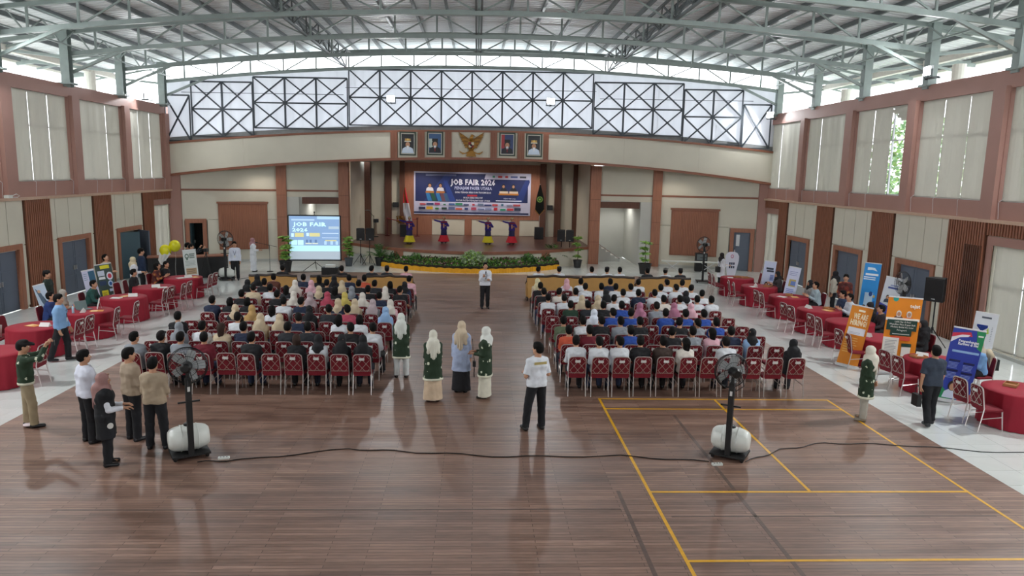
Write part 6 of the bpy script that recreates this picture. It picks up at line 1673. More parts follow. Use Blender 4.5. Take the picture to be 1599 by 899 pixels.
# left side banners
t, p = rollup(-12.25, 23.75, 38, .55, 1.50, '#c9cbe2', 'pale lilac narrow banner tilted at the third left table', 0, R(-9), True, fit=(0.36, 1.48))
p.rect(.48, .74, .98, .98, '#2f5f7a').poly([(.4, .70), (.98, .62), (.98, .74), (.48, .74)], '#7d8a3c').lines(.08, .4, .78, .95, 4, '#8fa0b8').rect(.35, .50, .55, .53, '#3a3f6a').lines(.2, .85, .42, .48, 2, '#9aa0c8').rect(.35, .34, .6, .37, '#3a3f6a').lines(.2, .85, .08, .3, 8, '#a3a9cc')
t, p = rollup(-12.45, 25.0, 30, .80, 1.62, '#3a4c48', 'dark green poster with round stickers and yellow tags by the second left table', 0, R(-7), True, fit=(0.5, 1.5))
p.rect(.30, .90, .85, .98, '#d8cf2a').rect(.1, .74, .5, .86, '#c5cfdf').rect(.12, .66, .5, .72, '#dfe3e6').disc(.78, .72, .15, '#d9dce8').disc(.78, .72, .09, '#c03a4a').rect(.1, .52, .5, .62, '#2c3f60').disc(.75, .54, .12, '#b9cbe6').disc(.75, .54, .07, '#2d5b9a').rect(.62, .36, .9, .42, '#c8d4ea').rect(.14, .06, .52, .40, '#d8c82a').lines(.2, .46, .1, .36, 6, '#7d7418').disc(.76, .20, .14, '#c4d2e2').disc(.76, .20, .08, '#2c4564')
t, p = rollup(-12.58, 21.8, 40, .40, 1.38, '#b9c8da', 'narrow pale blue banner with printed figures leaning by the laptop table', 0, R(-13), True, fit=(0.3, 1.33))
p.poly([(.1, .95), (.5, .8), (.75, .45), (.55, .4), (.3, .62)], '#57697c').poly([(.55, .75), (.8, .55), (.85, .35), (.6, .5)], '#46586a').lines(.2, .8, .1, .35, 5, '#8fa4bc').disc(.35, .86, .05, '#c8a58c')
t, p = rollup(-11.6, 30.0, 24, .82, 1.75, '#cfd5d2', 'pale grey banner with a wreath emblem before the dark desk on the left', 0, R(-4), True, fit=(0.5, 1.45))
p.disc(.28, .83, .13, '#5b7064').disc(.28, .83, .075, '#cfd5d2').rect(.22, .72, .34, .8, '#5b7064').lines(.46, .9, .76, .91, 3, '#5e7168', .6).lines(.12, .9, .55, .70, 4, '#9aa7a2').rect(.12, .30, .90, .48, '#b79a78').lines(.14, .88, .31, .47, 3, '#7c6a58').rect(.3, .12, .86, .26, '#dfe3e4').disc(.2, .2, .08, '#d99a3a')

# ------------------------------------------------------------------ stage banner
bn = thing('stage_banner', 'wide blue job fair banner hung on the stage back wall', 'banner', (-.25, BY-.13, 2.24))
W_, H_ = 7.20, 2.60
p = Print(bn, W_, H_, '#c9cbe6', .03)
p.rect(.012, .30, .975, .965, '#1d2a60').poly([(.08, .30), (.18, .30), (.34, .96), (.27, .96)], '#24387c').poly([(.30, .30), (.36, .30), (.28, .80), (.25, .80)], '#2a4390').poly([(.86, .30), (.93, .30), (.99, .80), (.975, .96)], '#24387c').poly([(.60, .845), (.612, .965), (.985, .965), (.985, .845)], '#c9cbe6').rect(.0, .02, .985, .06, '#1b2757')
p.text('JOB FAIR 2026', .505, .76, .47, '#dfe3f4', 2.75, .018).text('PENAJAM PASER UTARA', .505, .625, .25, '#b9c0e6', 2.30, .008).text('DINAS TENAGA KERJA DAN TRANSMIGRASI', .505, .525, .14, '#dfe3f4', 2.20, .002).rect(.455, .435, .54, .475, '#b8283c').text('BURSA KERJA INKLUSIF', .505, .40, .14, '#dfe3f4', 1.18, .002).text('DI KABUPATEN PENAJAM PASER UTARA', .505, .335, .14, '#dfe3f4', 2.1, .002)
p.lines(.10, .44, .90, .945, 2, '#aab4de').bust(.135, .55, .46, '#dfe2f0', '#2b2524').bust(.225, .55, .46, '#dfe2f0', '#2b2524').rect(.10, .50, .172, .545, '#b9763a').rect(.19, .50, .262, .545, '#b9763a')
for u, cc in ((.10, '#2f7ab8'), (.14, '#2c5c46'), (.185, '#2f7ab8'), (.22, '#6a4a5a'), (.25, '#3d5f8a')): p.poly([(u, .50), (u+.03, .50), (u+.055, .31), (u+.02, .31)], cc)
p.bust(.765, .57, .42, '#1b1f30', '#221c1c').bust(.85, .57, .42, '#1b1f30', '#221c1c').rect(.73, .50, .805, .57, '#d9c9b8').rect(.815, .50, .89, .57, '#d9c9b8').rect(.725, .48, .895, .52, '#c07c34').text('FEBRUARI 2026', .82, .395, .12, '#cfd5f0', .75).lines(.70, .93, .33, .36, 1, '#cfd5f0', .8)
for u, cc, w in ((.68, '#4a9a88', .02), (.735, '#c23a44', .035), (.79, '#c23a44', .025), (.855, '#5a6aa8', .06), (.93, '#41485c', .055)): p.rect(u-w/2, .885, u+w/2, .93, cc)
rr = random.Random(5); cl = ['#c23a44', '#2d3c7a', '#b03a6a', '#3a7a5a', '#41609a', '#3a8a6a', '#2a3a6a', '#c23a44', '#6a7a9a', '#2d3c7a', '#b84a54', '#3a6a8a', '#8a8aa4', '#b8505a']
for i in range(14): u = .075+.062*i; w = (.05, .06, .045, .02)[i % 4]; p.rect(u-w/2, .22, u+w/2, .25+.012*(i % 3), cl[i])
cl2 = ['#262c54', '#d8a62a', '#3a7a44', '#2c4440', '#5a6a9a', '#c25a44', '#34437c', '#b04a64', '#7a86b0', '#8a94bc', '#c2283a', '#2a8a6a', '#c23a44', '#39415c']
for i in range(14): u = .07+.063*i; w = (.055, .055, .03, .045)[i % 4]; p.rect(u-w/2, .115, u+w/2, .155+.012*((i+1) % 3), cl2[i])
# ------------------------------------------------------------------ projection screen
t = thing('projection_screen', 'tripod projection screen glowing with a job fair slide, left of the stage', 'screen', (-7.72, 35.0, 0), R(6))
M_PROJ = {}
def glow(hexc, s=.24):
    if hexc not in M_PROJ: M_PROJ[hexc] = mat('projected_'+hexc.strip('#'), hexc, .8, emit=hexc, estr=s)
    return M_PROJ[hexc]
sw, sh_, s0 = 2.42, 2.14, .52
MB().box(-sw/2, 0, s0, sw/2, .012, s0+sh_).build('screen_cloth', glow('#aab8c4', .20), t)
for a, b in (((-sw/2, s0), (-sw/2, s0+sh_)), ((sw/2, s0), (sw/2, s0+sh_)), ((-sw/2-.04, s0), (sw/2+.04, s0)), ((-sw/2, s0+sh_), (sw/2, s0+sh_))): MB().bar((a[0], -.004, a[1]), (b[0], -.004, b[1]), .06).build('black_border', M_BLACK, t)
MB().tube([(0, .04, .35), (0, .04, s0+sh_+.18)], .018, 8).build('mast', M_BLACK, t); MB().cbox(0, .04, s0+sh_+.16, .06, .06, .05).build('mast_hook', M_BLACK, t)
for a in (90, 205, 335): MB().tube([(0, .04, .42), (.62*math.cos(R(a)), .04+.45*math.sin(R(a)), 0)], .014, 6).build('leg', M_BLACK, t)
def pr(u0, v0, u1, v1, col, y=-.002, name='slide_panel'): MB().box(-sw/2+u0*sw, y, s0+v0*sh_, -sw/2+u1*sw, 0, s0+v1*sh_).build(name, glow(col), t)
pr(.02, .20, .98, .985, '#7f9dc4'); pr(.02, .20, .98, .33, '#b3e4ee', -.003); pr(.55, .92, .98, .985, '#a9cbe6', -.003); pr(.77, .70, .97, .76, '#a8bccb', -.003)
def ptx(s, size, u, v, col, width, bold=.012): m = MB(); add_text(m, s, size, -sw/2+u*sw, -.006, s0+v*sh_, 0, bold, 'CENTER', width); m.build('slide_lettering', glow(col, .22), t)
ptx('JOB FAIR', .26, .41, .80, '#c9f6f4', 1.55, .008); ptx('2026', .22, .22, .675, '#c9f6f4', .72, .008)
for u0, v0, u1, v1, cc in ((.05, .52, .10, .60, '#c4e2f0'), (.12, .52, .29, .61, '#c8c48e'), (.34, .54, .39, .61, '#c4e2f0'), (.40, .53, .60, .61, '#c8c48e'), (.64, .60, .96, .61, '#cfe3f4'), (.64, .50, .96, .51, '#cfe3f4'), (.05, .34, .16, .45, '#bff0f2'), (.17, .34, .28, .45, '#bff0f2'), (.32, .36, .44, .39, '#c7cfc4'), (.45, .36, .56, .39, '#c7cfc4'), (.70, .43, .92, .455, '#c8c48e'), (.68, .35, .73, .43, '#a9c8ea'), (.80, .35, .85, .43, '#a9c8ea'), (.90, .35, .95, .43, '#a9c8ea'), (.33, .39, .37, .46, '#5d78a4'), (.40, .39, .44, .46, '#5d78a4'), (.50, .39, .54, .46, '#5d78a4'), (.06, .885, .5, .92, '#aac6e2')): pr(u0, v0, u1, v1, cc, -.005)
t = thing('projector_case', 'black box with a white projector on top before the screen', 'projector', (-6.78, 33.9, 0)); MB().box(-.38, -.2, 0, .38, .2, .34).build('case', M_BLACK, t); MB().box(-.22, -.15, .34, .22, .15, .45).build('projector_body', M_WHITE, t); MB().tube([(.1, .15, .395), (.1, .18, .395)], .04, 10).build('projector_lens', M_BLACKG, t)
# ------------------------------------------------------------------ loudspeakers
def speaker_stand(x, y, h, label):
    t = thing('speaker_stand', label, 'stand', (x, y, 0)); MB().tube([(0, 0, .06), (0, 0, h)], .02, 8).build('pole', M_BLACK, t); MB().tube([(0, 0, .5), (0, 0, .58)], .035, 8).build('collar', M_BLACK, t)
    for a in (80, 200, 320): MB().tube([(0, 0, .55), (.40*math.cos(R(a)), .40*math.sin(R(a)), 0)], .013, 6).build('leg', M_BLACK, t)
def speaker(x, y, z, rz, label, w=.42, h=.62, d=.38):
    t = thing('loudspeaker', label, 'speaker', (x, y, z), rz); MB().prism([(-w/2, -d/2), (w/2, -d/2), (w*.36, d/2), (-w*.36, d/2)], 0, h).build('cabinet', M_BLACK, t)
    MB().box(-w*.44, -d/2-.012, .04, w*.44, -d/2, h-.04).build('grille', M_BLACKG, t); MB().box(-.05, -d/2-.016, .07, .05, -d/2-.012, .09).build('badge', M_ALU, t)
for x, y, rz, lb in ((-5.95, 37.55, 10, 'left stage side, outer of two'), (-5.50, 37.6, 14, 'left stage side, inner of two'), (4.62, 38.85, -14, 'right stage side, inner of two'), (5.07, 38.8, -10, 'right stage side, outer of two')):
    speaker_stand(x, y, 1.27, 'black tripod speaker stand, '+lb); speaker(x, y, 1.27, R(rz), 'black loudspeaker on tripod, '+lb)
speaker_stand(13.72, 20.6, 1.38, 'black tripod stand under the big loudspeaker by the right wall'); speaker(13.72, 20.6, 1.38, R(-52), 'big black loudspeaker on tall stand by the slatted right wall', .52, .70, .42)
t = thing('wall_speaker', 'small black monitor box on the pale stage wall, left of banner', 'speaker', (-4.98, BY-.14, 2.62)); MB().box(-.17, 0, 0, .17, .14, .30).build('cabinet', M_BLACK, t); MB().box(-.14, -.01, .03, .14, 0, .27).build('grille', M_BLACKG, t)
t = thing('wall_speaker', 'small black monitor box on the pale stage wall, right of banner', 'speaker', (4.58, BY-.14, 2.62)); MB().box(-.17, 0, 0, .17, .14, .30).build('cabinet', M_BLACK, t); MB().box(-.14, -.01, .03, .14, 0, .27).build('grille', M_BLACKG, t)
# ------------------------------------------------------------------ flags, ropes, stands on stage
def cloth_drop(name, rows, m, parent, th=.01):
    """rows: (z, x0, x1) hanging folds"""
    mb = MB(); n = 9; v = []; f = []
    for z, a, b in rows:
        for i in range(n): u = i/(n-1); v.append((a+(b-a)*u, .05*math.sin(u*9+z*2), z))
    for j in range(len(rows)-1):
        for i in range(n-1): f.append((j*n+i, j*n+i+1, (j+1)*n+i+1, (j+1)*n+i))
    k = len(v); v += [(x, y+th, z) for x, y, z in v]; f += [tuple(q+k for q in g[::-1]) for g in f]
    return mb.add(v, f).build(name, m, parent, smooth=True)
t = thing('red_white_flag', 'red and white flag hanging on a pole, left side of the stage', 'flag', (-4.25, 43.6, SZ))
MB().box(-.28, -.2, 0, .28, .2, .72).build('black_plinth', M_BLACK, t); MB().tube([(0, 0, .72), (-.02, 0, 2.95)], .022, 8).build('pole', M_GOLD, t)
cloth_drop('red_half', [(2.9, -.04, .02), (2.5, -.1, .10), (2.0, -.12, .22)], flat('#b81f2e', .8), t); cloth_drop('white_half', [(2.0, -.12, .22), (1.5, -.12, .32), (1.0, .0, .42), (.72, .28, .46)], flat('#dcdce4', .8), t)
foliage('golden_tassels', -.3, .1, 1.0, (.16, .1, .28), 90, .14, [M_GOLD], t, 9)
t = thing('black_flag', 'black flag with green round emblem and gold fringe, right side of the stage', 'flag', (3.78, 43.4, SZ))
MB().box(-.26, -.2, 0, .26, .2, .72).build('black_plinth', M_BLACK, t); MB().tube([(0, 0, .72), (0, 0, 3.3)], .02, 8).build('pole', M_CHROME, t)
MB().poly([(-.02, 3.25), (.03, 3.25), (.24, 2.5), (.27, 1.75), (0, 1.45), (-.27, 1.75), (-.2, 2.5)], -.03, .01).build('flag_cloth', flat('#101512', .8), t)
MB().lathe([(.19, -.006), (.19, .006)], 20).build('green_emblem', flat('#3f8a3c'), t, (.0, -.04, 2.38)).rotation_euler = (R(90), 0, 0)
m = MB(); m.tube([(.15*math.cos(2*math.pi*i/20), -.055, 2.38+.15*math.sin(2*math.pi*i/20)) for i in range(20)], .012, 5, closed=True); m.box(-.05, -.06, 2.34, .05, -.05, 2.42); m.build('emblem_ring', flat('#c8d66a'), t)
MB().tube([(-.28, -.035, 1.76), (0, -.035, 1.44), (.28, -.035, 1.76)], .03, 6).build('gold_fringe', M_GOLD, t)
for i, (x, lb) in enumerate(((-5.35, 'left of the red and white flag'), (-3.55, 'right of the red and white flag'))):
    t = thing('rope_post', 'dark red rope post on stage, '+lb, 'post', (x, 43.9, SZ)); MB().lathe([(.16, 0), (.16, .03), (.04, .06), (.035, 1.0), (.05, 1.03), (.05, 1.12), (.0, 1.15)], 12).build('post', flat('#5c1a1c', .4), t)
tag(MB().tube([(-5.35+1.8*i/10, 43.9, SZ+1.06-.14*math.sin(math.pi*i/10)) for i in range(11)], .022, 6).build('barrier_rope', flat('#9a2a30', .8)), 'red barrier rope slung between the two posts on stage', 'rope')
t = thing('drum_kit_stand', 'slim cymbal stand with a dark drum on the stage left corner', 'instrument', (-6.05, 43.2, SZ))
MB().tube([(0, 0, 0), (0, 0, 1.25)], .018, 6).build('pole', M_BLACK, t); MB().tube([(0, 0, 1.2), (-.35, 0, 1.55)], .014, 6).build('boom', M_BLACK, t); MB().lathe([(.2, 0), (.02, .03)], 14, (-.35, 0, 1.55)).build('cymbal', M_STEELD, t)
MB().tube([(.12, 0, .85), (.12, 0, 1.05)], .16, 14).build('drum', flat('#20262e'), t); MB().tube([(.1, 0, .1), (.1, 0, .85)], [.09, .06], 8).build('drum_stand', flat('#8a7a6a'), t); MB().lathe([(.26, 0), (.26, .03)], 14).build('base', M_BLACK, t)
t = thing('microphone_stand', 'black boom microphone stand before the gown wearer', 'stand', (-9.75, 34.55, 0))
MB().tube([(0, 0, .02), (0, 0, 1.25)], .012, 6).build('pole', M_BLACK, t); MB().tube([(.35, 0, 1.18), (-.55, 0, 1.36)], .010, 6).build('boom', M_BLACK, t); MB().tube([(-.55, 0, 1.36), (-.66, 0, 1.38)], .022, 8).build('microphone', M_BLACKG, t); MB().lathe([(.15, 0), (.14, .02), (.02, .03)], 14).build('base', M_BLACK, t)
# ------------------------------------------------------------------ portraits, emblem
def portrait(x, label, coat, hat, bgc, extra=None):
    zz = (fb_(x)+.25)*(1+.00125*x)
    t = thing('framed_portrait', label, 'portrait', (x, FY-.05, zz))
    MB().box(-.47, 0, -.10, .47, .05, 1.20).build('mount_board', M_CREAM, t)
    w, h = .82, 1.16; z0 = -.03
    fr = [(-w/2, z0, -w/2+.07, z0+h), (w/2-.07, z0, w/2, z0+h), (-w/2+.07, z0, w/2-.07, z0+.07), (-w/2+.07, z0+h-.07, w/2-.07, z0+h)]
    for a, b, c_, d in fr: MB().box(a, -.035, b, c_, 0, d).build('frame_rail', mat('dark_green_frame', '#2c3a2c', .35) if 'gf' not in _HM else _HM['gf'], t)
    p = Print(t, w-.14, h-.14, '#c9c6bb', .004); p.sheet.location = (0, -.01, z0+.07)
    p.rect(.06, .04, .94, .96, bgc)
    if extra: extra(p)
    p.bust(.5, .05, .60, coat, '#2a211e'); p.poly([(.40, .36), (.5, .16), (.60, .36), (.5, .42)], '#dfe2e6', 'printed_collar')
    if hat == 'white': p.rect(.29, .62, .71, .74, '#b08a4c', 'printed_cap').rect(.26, .59, .74, .63, '#d8d3c2', 'printed_cap').disc(.5, .70, .05, '#d8b860', 'printed_badge')
    else: p.rect(.29, .60, .71, .73, '#20201f', 'printed_cap'); p.poly([(.46, .30), (.54, .30), (.53, .12), (.47, .12)], '#8a2a30', 'printed_tie')
_HM['gf'] = mat('dark_green_frame', '#2c3a2c', .35); _HM['bottlep'] = mat('clear_blue_plastic', '#a9c4d6', .15)
portrait(-3.45, 'framed portrait of a person in white uniform and cap, outermost left', '#c9d6e6', 'white', '#2c2c30')
portrait(-2.10, 'framed portrait of a person in dark suit before a pale building, left of the eagle', '#22242c', 'black', '#41618c', lambda p: p.rect(.06, .3, .42, .72, '#c2cfc6'))
portrait(1.50, 'framed portrait of a person in dark suit and red tie, right of the eagle', '#23262e', 'black', '#3b4a74', lambda p: p.rect(.06, .3, .3, .96, '#a33a3e'))
portrait(2.84, 'framed portrait of a person in white uniform and cap, outermost right', '#c9d6e6', 'white', '#2f3134')
M_GOLDD = mat('dark_gilded_wood', '#7a5220', .45, metal=.4, noise=.2, nscale=12)
t = thing('eagle_emblem', 'gilded eagle emblem with shield and ribbon between the portraits', 'emblem', (-.30, FY-.02, 5.60)); t.scale = (1.0, 1, .95)
for s in (-1, 1):
    for r_, (n, sc_) in enumerate(((8, 1.0), (7, .70), (5, .42))):
        for i in range(n):
            q = i/(n-1); root = Vector((s*(.12+.02*r_), 0, .92-.26*q))
            tip = Vector((s*(.66-.36*q**1.3), 0, 1.30-.84*q)); tip = root+(tip-root)*sc_
            d = (tip-root); ln = d.length; d.normalize(); nrm = Vector((-d.z, 0, d.x))*(.055 if r_ == 0 else .05)
            mid = root+d*ln*.62+Vector((s*.03, 0, -.02)); P = [root-nrm*.5, root+nrm*.5, mid+nrm, tip, mid-nrm]
            MB().poly([(v.x, v.z) for v in P], -.05-.02*r_-.004*i, -.015).build('wing_feather', M_GOLD if (i+r_) % 2 else M_GOLDD, t)
    MB().tube([(s*.07, -.05, .34), (s*.13, -.06, .24), (s*.15, -.07, .18)], [.045, .03, .02], 8).build('leg', M_GOLD, t)
    MB().poly([(s*.10, .22), (s*.42, .13), (s*.56, .24), (s*.60, .34), (s*.46, .24), (s*.30, .22), (s*.12, .30)] if s > 0 else [(s*.12, .30), (s*.30, .22), (s*.46, .24), (s*.60, .34), (s*.56, .24), (s*.42, .13), (s*.10, .22)], -.10, -.07).build('ribbon', M_GOLD, t)
MB().ball((0, -.06, .62), (.20, .10, .30), 14, 10).build('body', M_GOLD, t, smooth=True)
MB().tube([(0, -.06, .85), (.0, -.10, 1.0), (.03, -.12, 1.08)], [.11, .085, .075], 10).build('neck', M_GOLD, t, smooth=True)
o = MB().ball((.04, -.12, 1.10), (.085, .07, .075), 12, 8).build('head', M_GOLD, t, smooth=True); MB().tube([(.10, -.12, 1.10), (.17, -.12, 1.09), (.19, -.12, 1.05)], [.035, .02, .004], 8).build('beak', M_GOLD, o)
for i in range(5): u = -.20+.10*i; MB().poly([(u*.4-.04, .36), (u*.4+.04, .36), (u+.05, .06), (u, .0), (u-.05, .06)], -.06-.004*i, -.02).build('tail_feather', M_GOLD, t)
sh = MB().poly([(-.15, .78), (.15, .78), (.15, .58), (.0, .42), (-.15, .58)], -.20, -.15).build('shield', flat('#1d1712'), t)
for a, b, c_, d, cc in ((-.135, .62, -.005, .765, '#7d1620'), (.005, .62, .135, .765, '#cfc6b0'), (-.12, .50, -.005, .615, '#d0c7b2'), (.005, .50, .12, .615, '#7d1620'), (-.05, .57, .05, .66, '#15110f')): MB().box(a, -.21-.003*(cc == '#15110f'), b, c_, -.20, d).build('shield_quarter', flat(cc), sh)
# ------------------------------------------------------------------ plants
def pot(t, r, h, m): return MB().lathe([(r*.72, 0), (r*.98, h*.92), (r*1.06, h*.92), (r*1.06, h), (r*.9, h), (r*.88, h*.9)], 18).build('pot', m, t)
def leaf_tier(parent, cx, cy, z, r, n, seed, mats):
    rr = random.Random(seed)
    for i in range(n):
        a = 2*math.pi*i/n+rr.random()*.4; L_ = r*rr.uniform(.7, 1.1); d = Vector((math.cos(a), math.sin(a), rr.uniform(-.05, .35))); e = Vector((-math.sin(a), math.cos(a), 0))
        p0 = Vector((cx, cy, z)); m1 = p0+d*L_*.55; m1.z += .02; p2 = p0+d*L_; p2.z -= .05*L_/.3; w = L_*.33
        MB().add([p0, m1+e*w, p2, m1-e*w, m1+Vector((0, 0, .02))], [(0, 3, 4), (4, 3, 2), (0, 4, 1), (4, 2, 1)]).build('leaf', mats[rr.randrange(len(mats))], parent)
def potted_tree(x, y, h, label, rp, hp, tiers, seed, lush=1.0, pm='#1b1c1d'):
    t = thing('potted_tree', label, 'plant', (x, y, 0)); pot(t, rp, hp, flat(pm, .5))
    rr = random.Random(seed)
    st = [(0, 0, hp*.85), (.02, .01, h*.45), (-.02, .0, h*.75), (0, 0, h*.97)]; MB().tube(st, [.022, .02, .016, .01], 6).build('stem', M_BARK, t)
    for i in range(tiers):
        z = hp+.1+(h-hp-.12)*(i+.3)/tiers if lush > .8 else hp+.25+(h-hp-.3)*(i+.4)/tiers
        for k in range(3): leaf_tier(t, rr.uniform(-.13, .13), rr.uniform(-.13, .13), z+rr.uniform(-.05, .08), .23*lush*rr.uniform(.8, 1.25), 11, seed*50+i*7+k, [M_LEAF[1], M_LEAF[1], M_LEAF[0]])
potted_tree(-8.98, 34.45, 1.72, 'tall bushy potted tree in black pot, left of the projection screen', .30, .55, 6, 3, 1.25)
potted_tree(-6.45, 36.9, 1.55, 'potted tree in grey pot, right of the projection screen', .22, .42, 5, 5, 1.1, '#4a4f54')
potted_tree(5.38, 37.75, 1.75, 'airy potted tree in dark pot, by the right loudspeakers', .24, .40, 4, 7, 1.15, '#2a2c2e')
potted_tree(8.50, 35.7, 1.72, 'bonsai-like potted tree in large black pot, right of the stage', .33, .52, 4, 9, 1.2)
def palm(x, y, h, label, seed, pm='#1d1e20'):
    t = thing('potted_palm', label, 'plant', (x, y, 0)); pot(t, .25, .42, flat(pm, .5)); rr = random.Random(seed)
    for i in range(22):
        a = 2*math.pi*i/22+rr.random()*.3; el = rr.uniform(.5, 1.35); L_ = rr.uniform(.7, 1.0)*(h-.4); m = MB(); pts = []
        for q in range(7):
            s_ = q/6; r_ = L_*s_*math.cos(el)*1.0; z = .42+L_*(s_*math.sin(el)-.35*s_*s_*(1.4-el*.6)); pts.append(Vector((r_*math.cos(a), r_*math.sin(a), z)))
        m.tube(pts, .006, 3, cap=False)
        for q in range(1, 7):
            for sd in (-1, 1):
                p0 = pts[q]; d = (pts[q]-pts[q-1]).normalized(); side = d.cross(Vector((0, 0, 1))).normalized()*sd
                tip = p0+d*.16+side*.15+Vector((0, 0, -.05)); w = d*.036
                m.add([p0-w, p0+w, tip], [(0, 1, 2)])
        m.build('frond', M_LEAF[2] if i % 3 else M_LEAF[0], t)
palm(-4.95, 37.35, 1.35, 'dark green potted palm left of the flower bed', 21); palm(4.15, 38.3, 1.40, 'dark green potted palm right of the flower bed', 22)
def bedy(x): return 34.9+.105*(x+.25)**2
def shrub(x, d, h, r, label, mats, seed, n=420, size=.13):
    t = thing('shrub', label, 'shrub', (x, bedy(x)+d, 0)); MB().tube([(0, 0, 0), (0, 0, h*.5)], .02, 6).build('stem', M_BARK, t); foliage('foliage', 0, 0, h*.62, (r, r*.8, h*.42), n, size, mats, t, seed)
M_PALE = mat('leaf_pale_grey_green', '#9db08c', .6); M_REDL = mat('leaf_dark_red', '#6b2f38', .5); M_PINKF = mat('flower_pink', '#c9a0a8', .6)
shrub(-4.1, .75, .72, .34, 'round dark shrub in the bed, farthest left', [M_LEAF[2]], 31); shrub(-3.0, .62, .72, .34, 'round dark shrub in the bed, second from left', [M_LEAF[2], M_LEAF[0]], 32)
shrub(-.12, .62, 1.0, .62, 'pale bushy plant in the middle of the bed', [M_PALE, M_PALE, M_LEAF[1]], 33, 800, .16); shrub(2.65, .66, .80, .42, 'round dark shrub in the bed, second from right', [M_LEAF[2], M_LEAF[0]], 34); shrub(3.6, .8, .78, .36, 'round dark shrub in the bed, farthest right', [M_LEAF[2]], 35)
mb = MB(); rr = random.Random(77); ml = [M_LEAF[0], M_LEAF[2], M_LEAF[1], M_REDL, M_PINKF]
for i in range(7600):
    x = rr.uniform(-4.75, 4.25); d = rr.uniform(.12, .98); z = .10+.42*d+rr.uniform(-.08, .14); s = rr.uniform(.07, .14)
    if d < .35: mi = rr.choice((0, 0, 1, 2))
    elif d < .55: mi = rr.choice((0, 1, 3, 4, 1))
    elif d < .8: mi = rr.choice((0, 2, 1, 0))
    else: mi = rr.choice((1, 3, 0, 3))
    c_ = Vector((x, bedy(x)+d, max(.03, z))); dd = Vector((rr.uniform(-1, 1), rr.uniform(-1, .5), rr.uniform(.1, 1))).normalized(); e = dd.orthogonal().normalized(); e = Matrix.Rotation(rr.uniform(0, 6.28), 3, dd) @ e; mid = c_+dd*s*.5
    mb.add([c_, mid+e*s*.32, c_+dd*s, mid-e*s*.32], [(0, 1, 2, 3)], mi)
o = mb.build('flower_bed_plants', ml); tag(o, 'low leafy bedding plants with red and pink tufts before the stage', 'bedding plants', None, 'stuff')
sb_ = MB(); v = []; f = []; n = 48
for i in range(n+1):
    x = -4.85+9.2*i/n; v += [(x, bedy(x)+.06, 0), (x, bedy(x)+.06, .30), (x, bedy(x)+1.0, .42), (x, bedy(x)+1.0, 0)]
for i in range(n):
    for j in range(4): f.append((i*4+j, (i+1)*4+j, (i+1)*4+(j+1) % 4, i*4+(j+1) % 4))
tag(sb_.add(v, f+[(0, 1, 2, 3), (n*4+3, n*4+2, n*4+1, n*4)]).build('planting_bed', mat('dark_soil', '#2b261c', .95, noise=.3)), 'raised dark soil bed along the curved stage front', 'flower bed')
t = thing('bed_border', 'yellow scalloped cloth border round the flower bed', 'border')
M_YEL = mat('yellow_cloth', '#e0a019', .75, noise=.08, nscale=5)
for i in range(22):
    x0, x1 = -4.85+9.2*i/22, -4.85+9.2*(i+1)/22; m = MB(); v = []; f = []
    for q in range(9):
        u = q/8; x = x0+(x1-x0)*u; top = .20+.035*math.sin(math.pi*u); wv = .015*math.sin(q*2.6); v += [(x, bedy(x)-.02+wv, 0), (x, bedy(x)+.0+wv*.5, top), (x, bedy(x)+.03, top), (x, bedy(x)+.03, 0)]
    for q in range(8):
        for j in range(4): f.append((q*4+j, (q+1)*4+j, (q+1)*4+(j+1) % 4, q*4+(j+1) % 4))
    m.add(v, f+[(0, 1, 2, 3), (35, 34, 33, 32)]).build('cloth_scallop', M_YEL, t)
t = thing('tote_bag', 'white tote bag with a dark cloth on a chair at the far left edge', 'bag', (-12.17, 18.5, .475), R(80))
MB().poly([(-.15, 0), (.15, 0), (.19, .30), (-.19, .30)], -.08, .08).build('bag_body', M_PAPER, t); MB().ball((0, 0, .33), (.18, .10, .07), 12, 8).build('dark_cloth', M_BLACK, t, smooth=True)
MB().tube([(-.08, -.082, .26), (-.06, -.09, .42), (.06, -.09, .42), (.08, -.082, .26)], .01, 5).build('handle', M_PAPER, t)
t = thing('draped_jacket', 'beige jacket with a black bag hung on the chair of the light blue jacketed person', 'jacket', (12.05, 15.95, .55), R(80))
MB().tube([(-.2, 0, .34), (0, 0, .42), (.2, 0, .34)], [.06, .09, .06], 10).build('shoulders', flat('#b5a78f', .8), t, smooth=True); MB().poly([(-.2, .0), (.2, .0), (.22, .36), (-.22, .36)], -.06, .05).build('jacket_body', flat('#b5a78f', .8), t); MB().cbox(-.05, -.12, .16, .26, .12, .26).build('black_bag', M_BLACK, t)
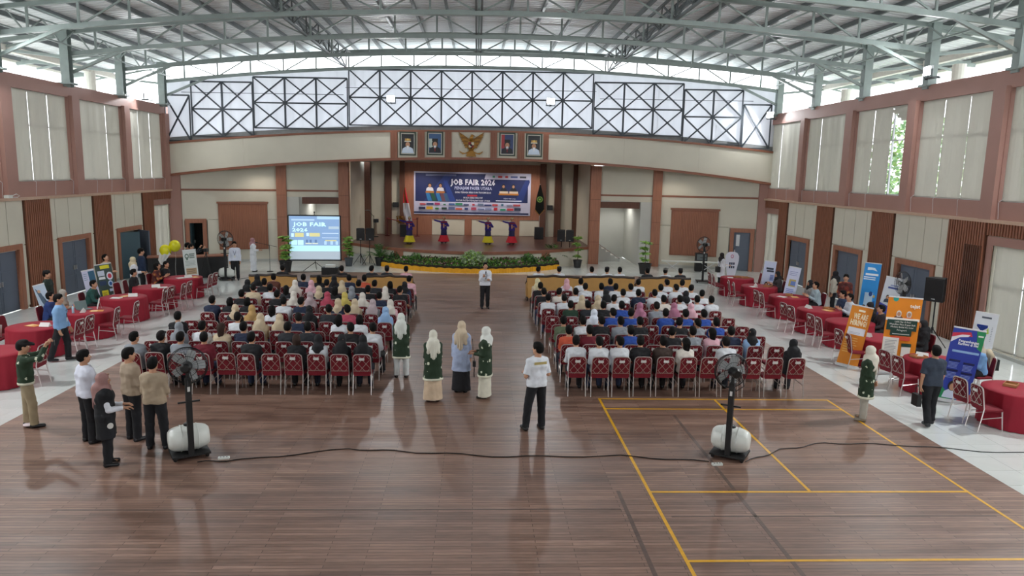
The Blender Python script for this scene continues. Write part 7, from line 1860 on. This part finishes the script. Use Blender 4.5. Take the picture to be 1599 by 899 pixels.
# ------------------------------------------------------------------ desks, balloons, bench, cases
def desk(x, y, rz, w, label):
    t = thing('reception_desk', label, 'desk', (x, y, 0), rz); MB().box(-w/2, -.05, .0, w/2, .0, .92).build('front_panel', M_BLACK, t); MB().box(-w/2, 0, 0, -w/2+.05, .6, .92).build('side_panel', M_BLACK, t); MB().box(w/2-.05, 0, 0, w/2, .6, .92).build('side_panel', M_BLACK, t); MB().box(-w/2-.03, -.1, .92, w/2+.03, .62, .97).build('desk_top', M_TRIM, t)
desk(-11.75, 32.4, R(35), 1.5, 'dark desk with wood top beside the far left fan'); desk(-13.3, 31.9, R(20), 1.7, 'dark desk under the yellow balloons by the left wall')
for x, y, z, lb in ((-13.05, 30.95, 1.34, 'yellow balloon in pair by the left desk, lower left'), (-12.72, 31.1, 1.52, 'yellow balloon in pair by the left desk, upper right')):
    t = thing('balloon', lb, 'balloon', (x, y, z)); MB().ball((0, 0, 0), (.23, .23, .25), 18, 12).build('skin', mat('yellow_latex', '#e2dc1e', .25) if 'lat' not in _HM else _HM['lat'], t, smooth=True); MB().tube([(0, 0, -.24), (.02, 0, -.5), (-.02, .02, -.9), (.0, .0, -z+.02)], .006, 4).build('string', M_PAPER, t)
tag(cloth_drop('white_streamer', [(0.35, -.2, .1), (.1, -.25, .2), (-.15, -.3, .0), (-.35, -.2, -.1)], M_PAPER, None), 'white streamer hanging below the yellow balloons', 'streamer').location = (-13.0, 30.8, 1.1)
t = thing('trestle_bench', 'long white bench on crossed legs by the right wood panel', 'bench', (11.1, 36.7, 0), R(-10)); MB().box(-1.45, -.18, .50, 1.45, .18, .55).build('bench_top', M_WHITE, t)
for u in (-.9, .9):
    for d in (-1, 1): MB().bar((u-d*.35, 0, 0), (u+d*.35, 0, .5), .03).build('leg', M_ALU, t)
t = thing('amplifier_case', 'black amplifier case behind the white trestle bench', 'case', (11.75, 36.95, 0), R(-10)); MB().box(-.3, -.15, 0, .3, .25, .95).build('case', M_BLACK, t); MB().box(-.24, -.16, .6, .24, -.15, .9).build('front_panel', M_STEELD, t); MB().tube([(-.12, 0, .95), (-.12, 0, 1.03), (.12, 0, 1.03), (.12, 0, .95)], .015, 6).build('handle', M_BLACKG, t)
t = thing('flood_bracket_socket', 'small white socket box low on the left wall ledge', 'socket', (-15.02, 24.0, 3.74)); MB().box(0, -.1, 0, .16, .1, .09).build('case', M_WHITE, t); MB().tube([(.1, .1, .05), (.12, .35, .12), (.1, .55, .05), (.12, .4, .01), (.1, .2, .02)], .012, 5).build('cable', M_PAPER, t)
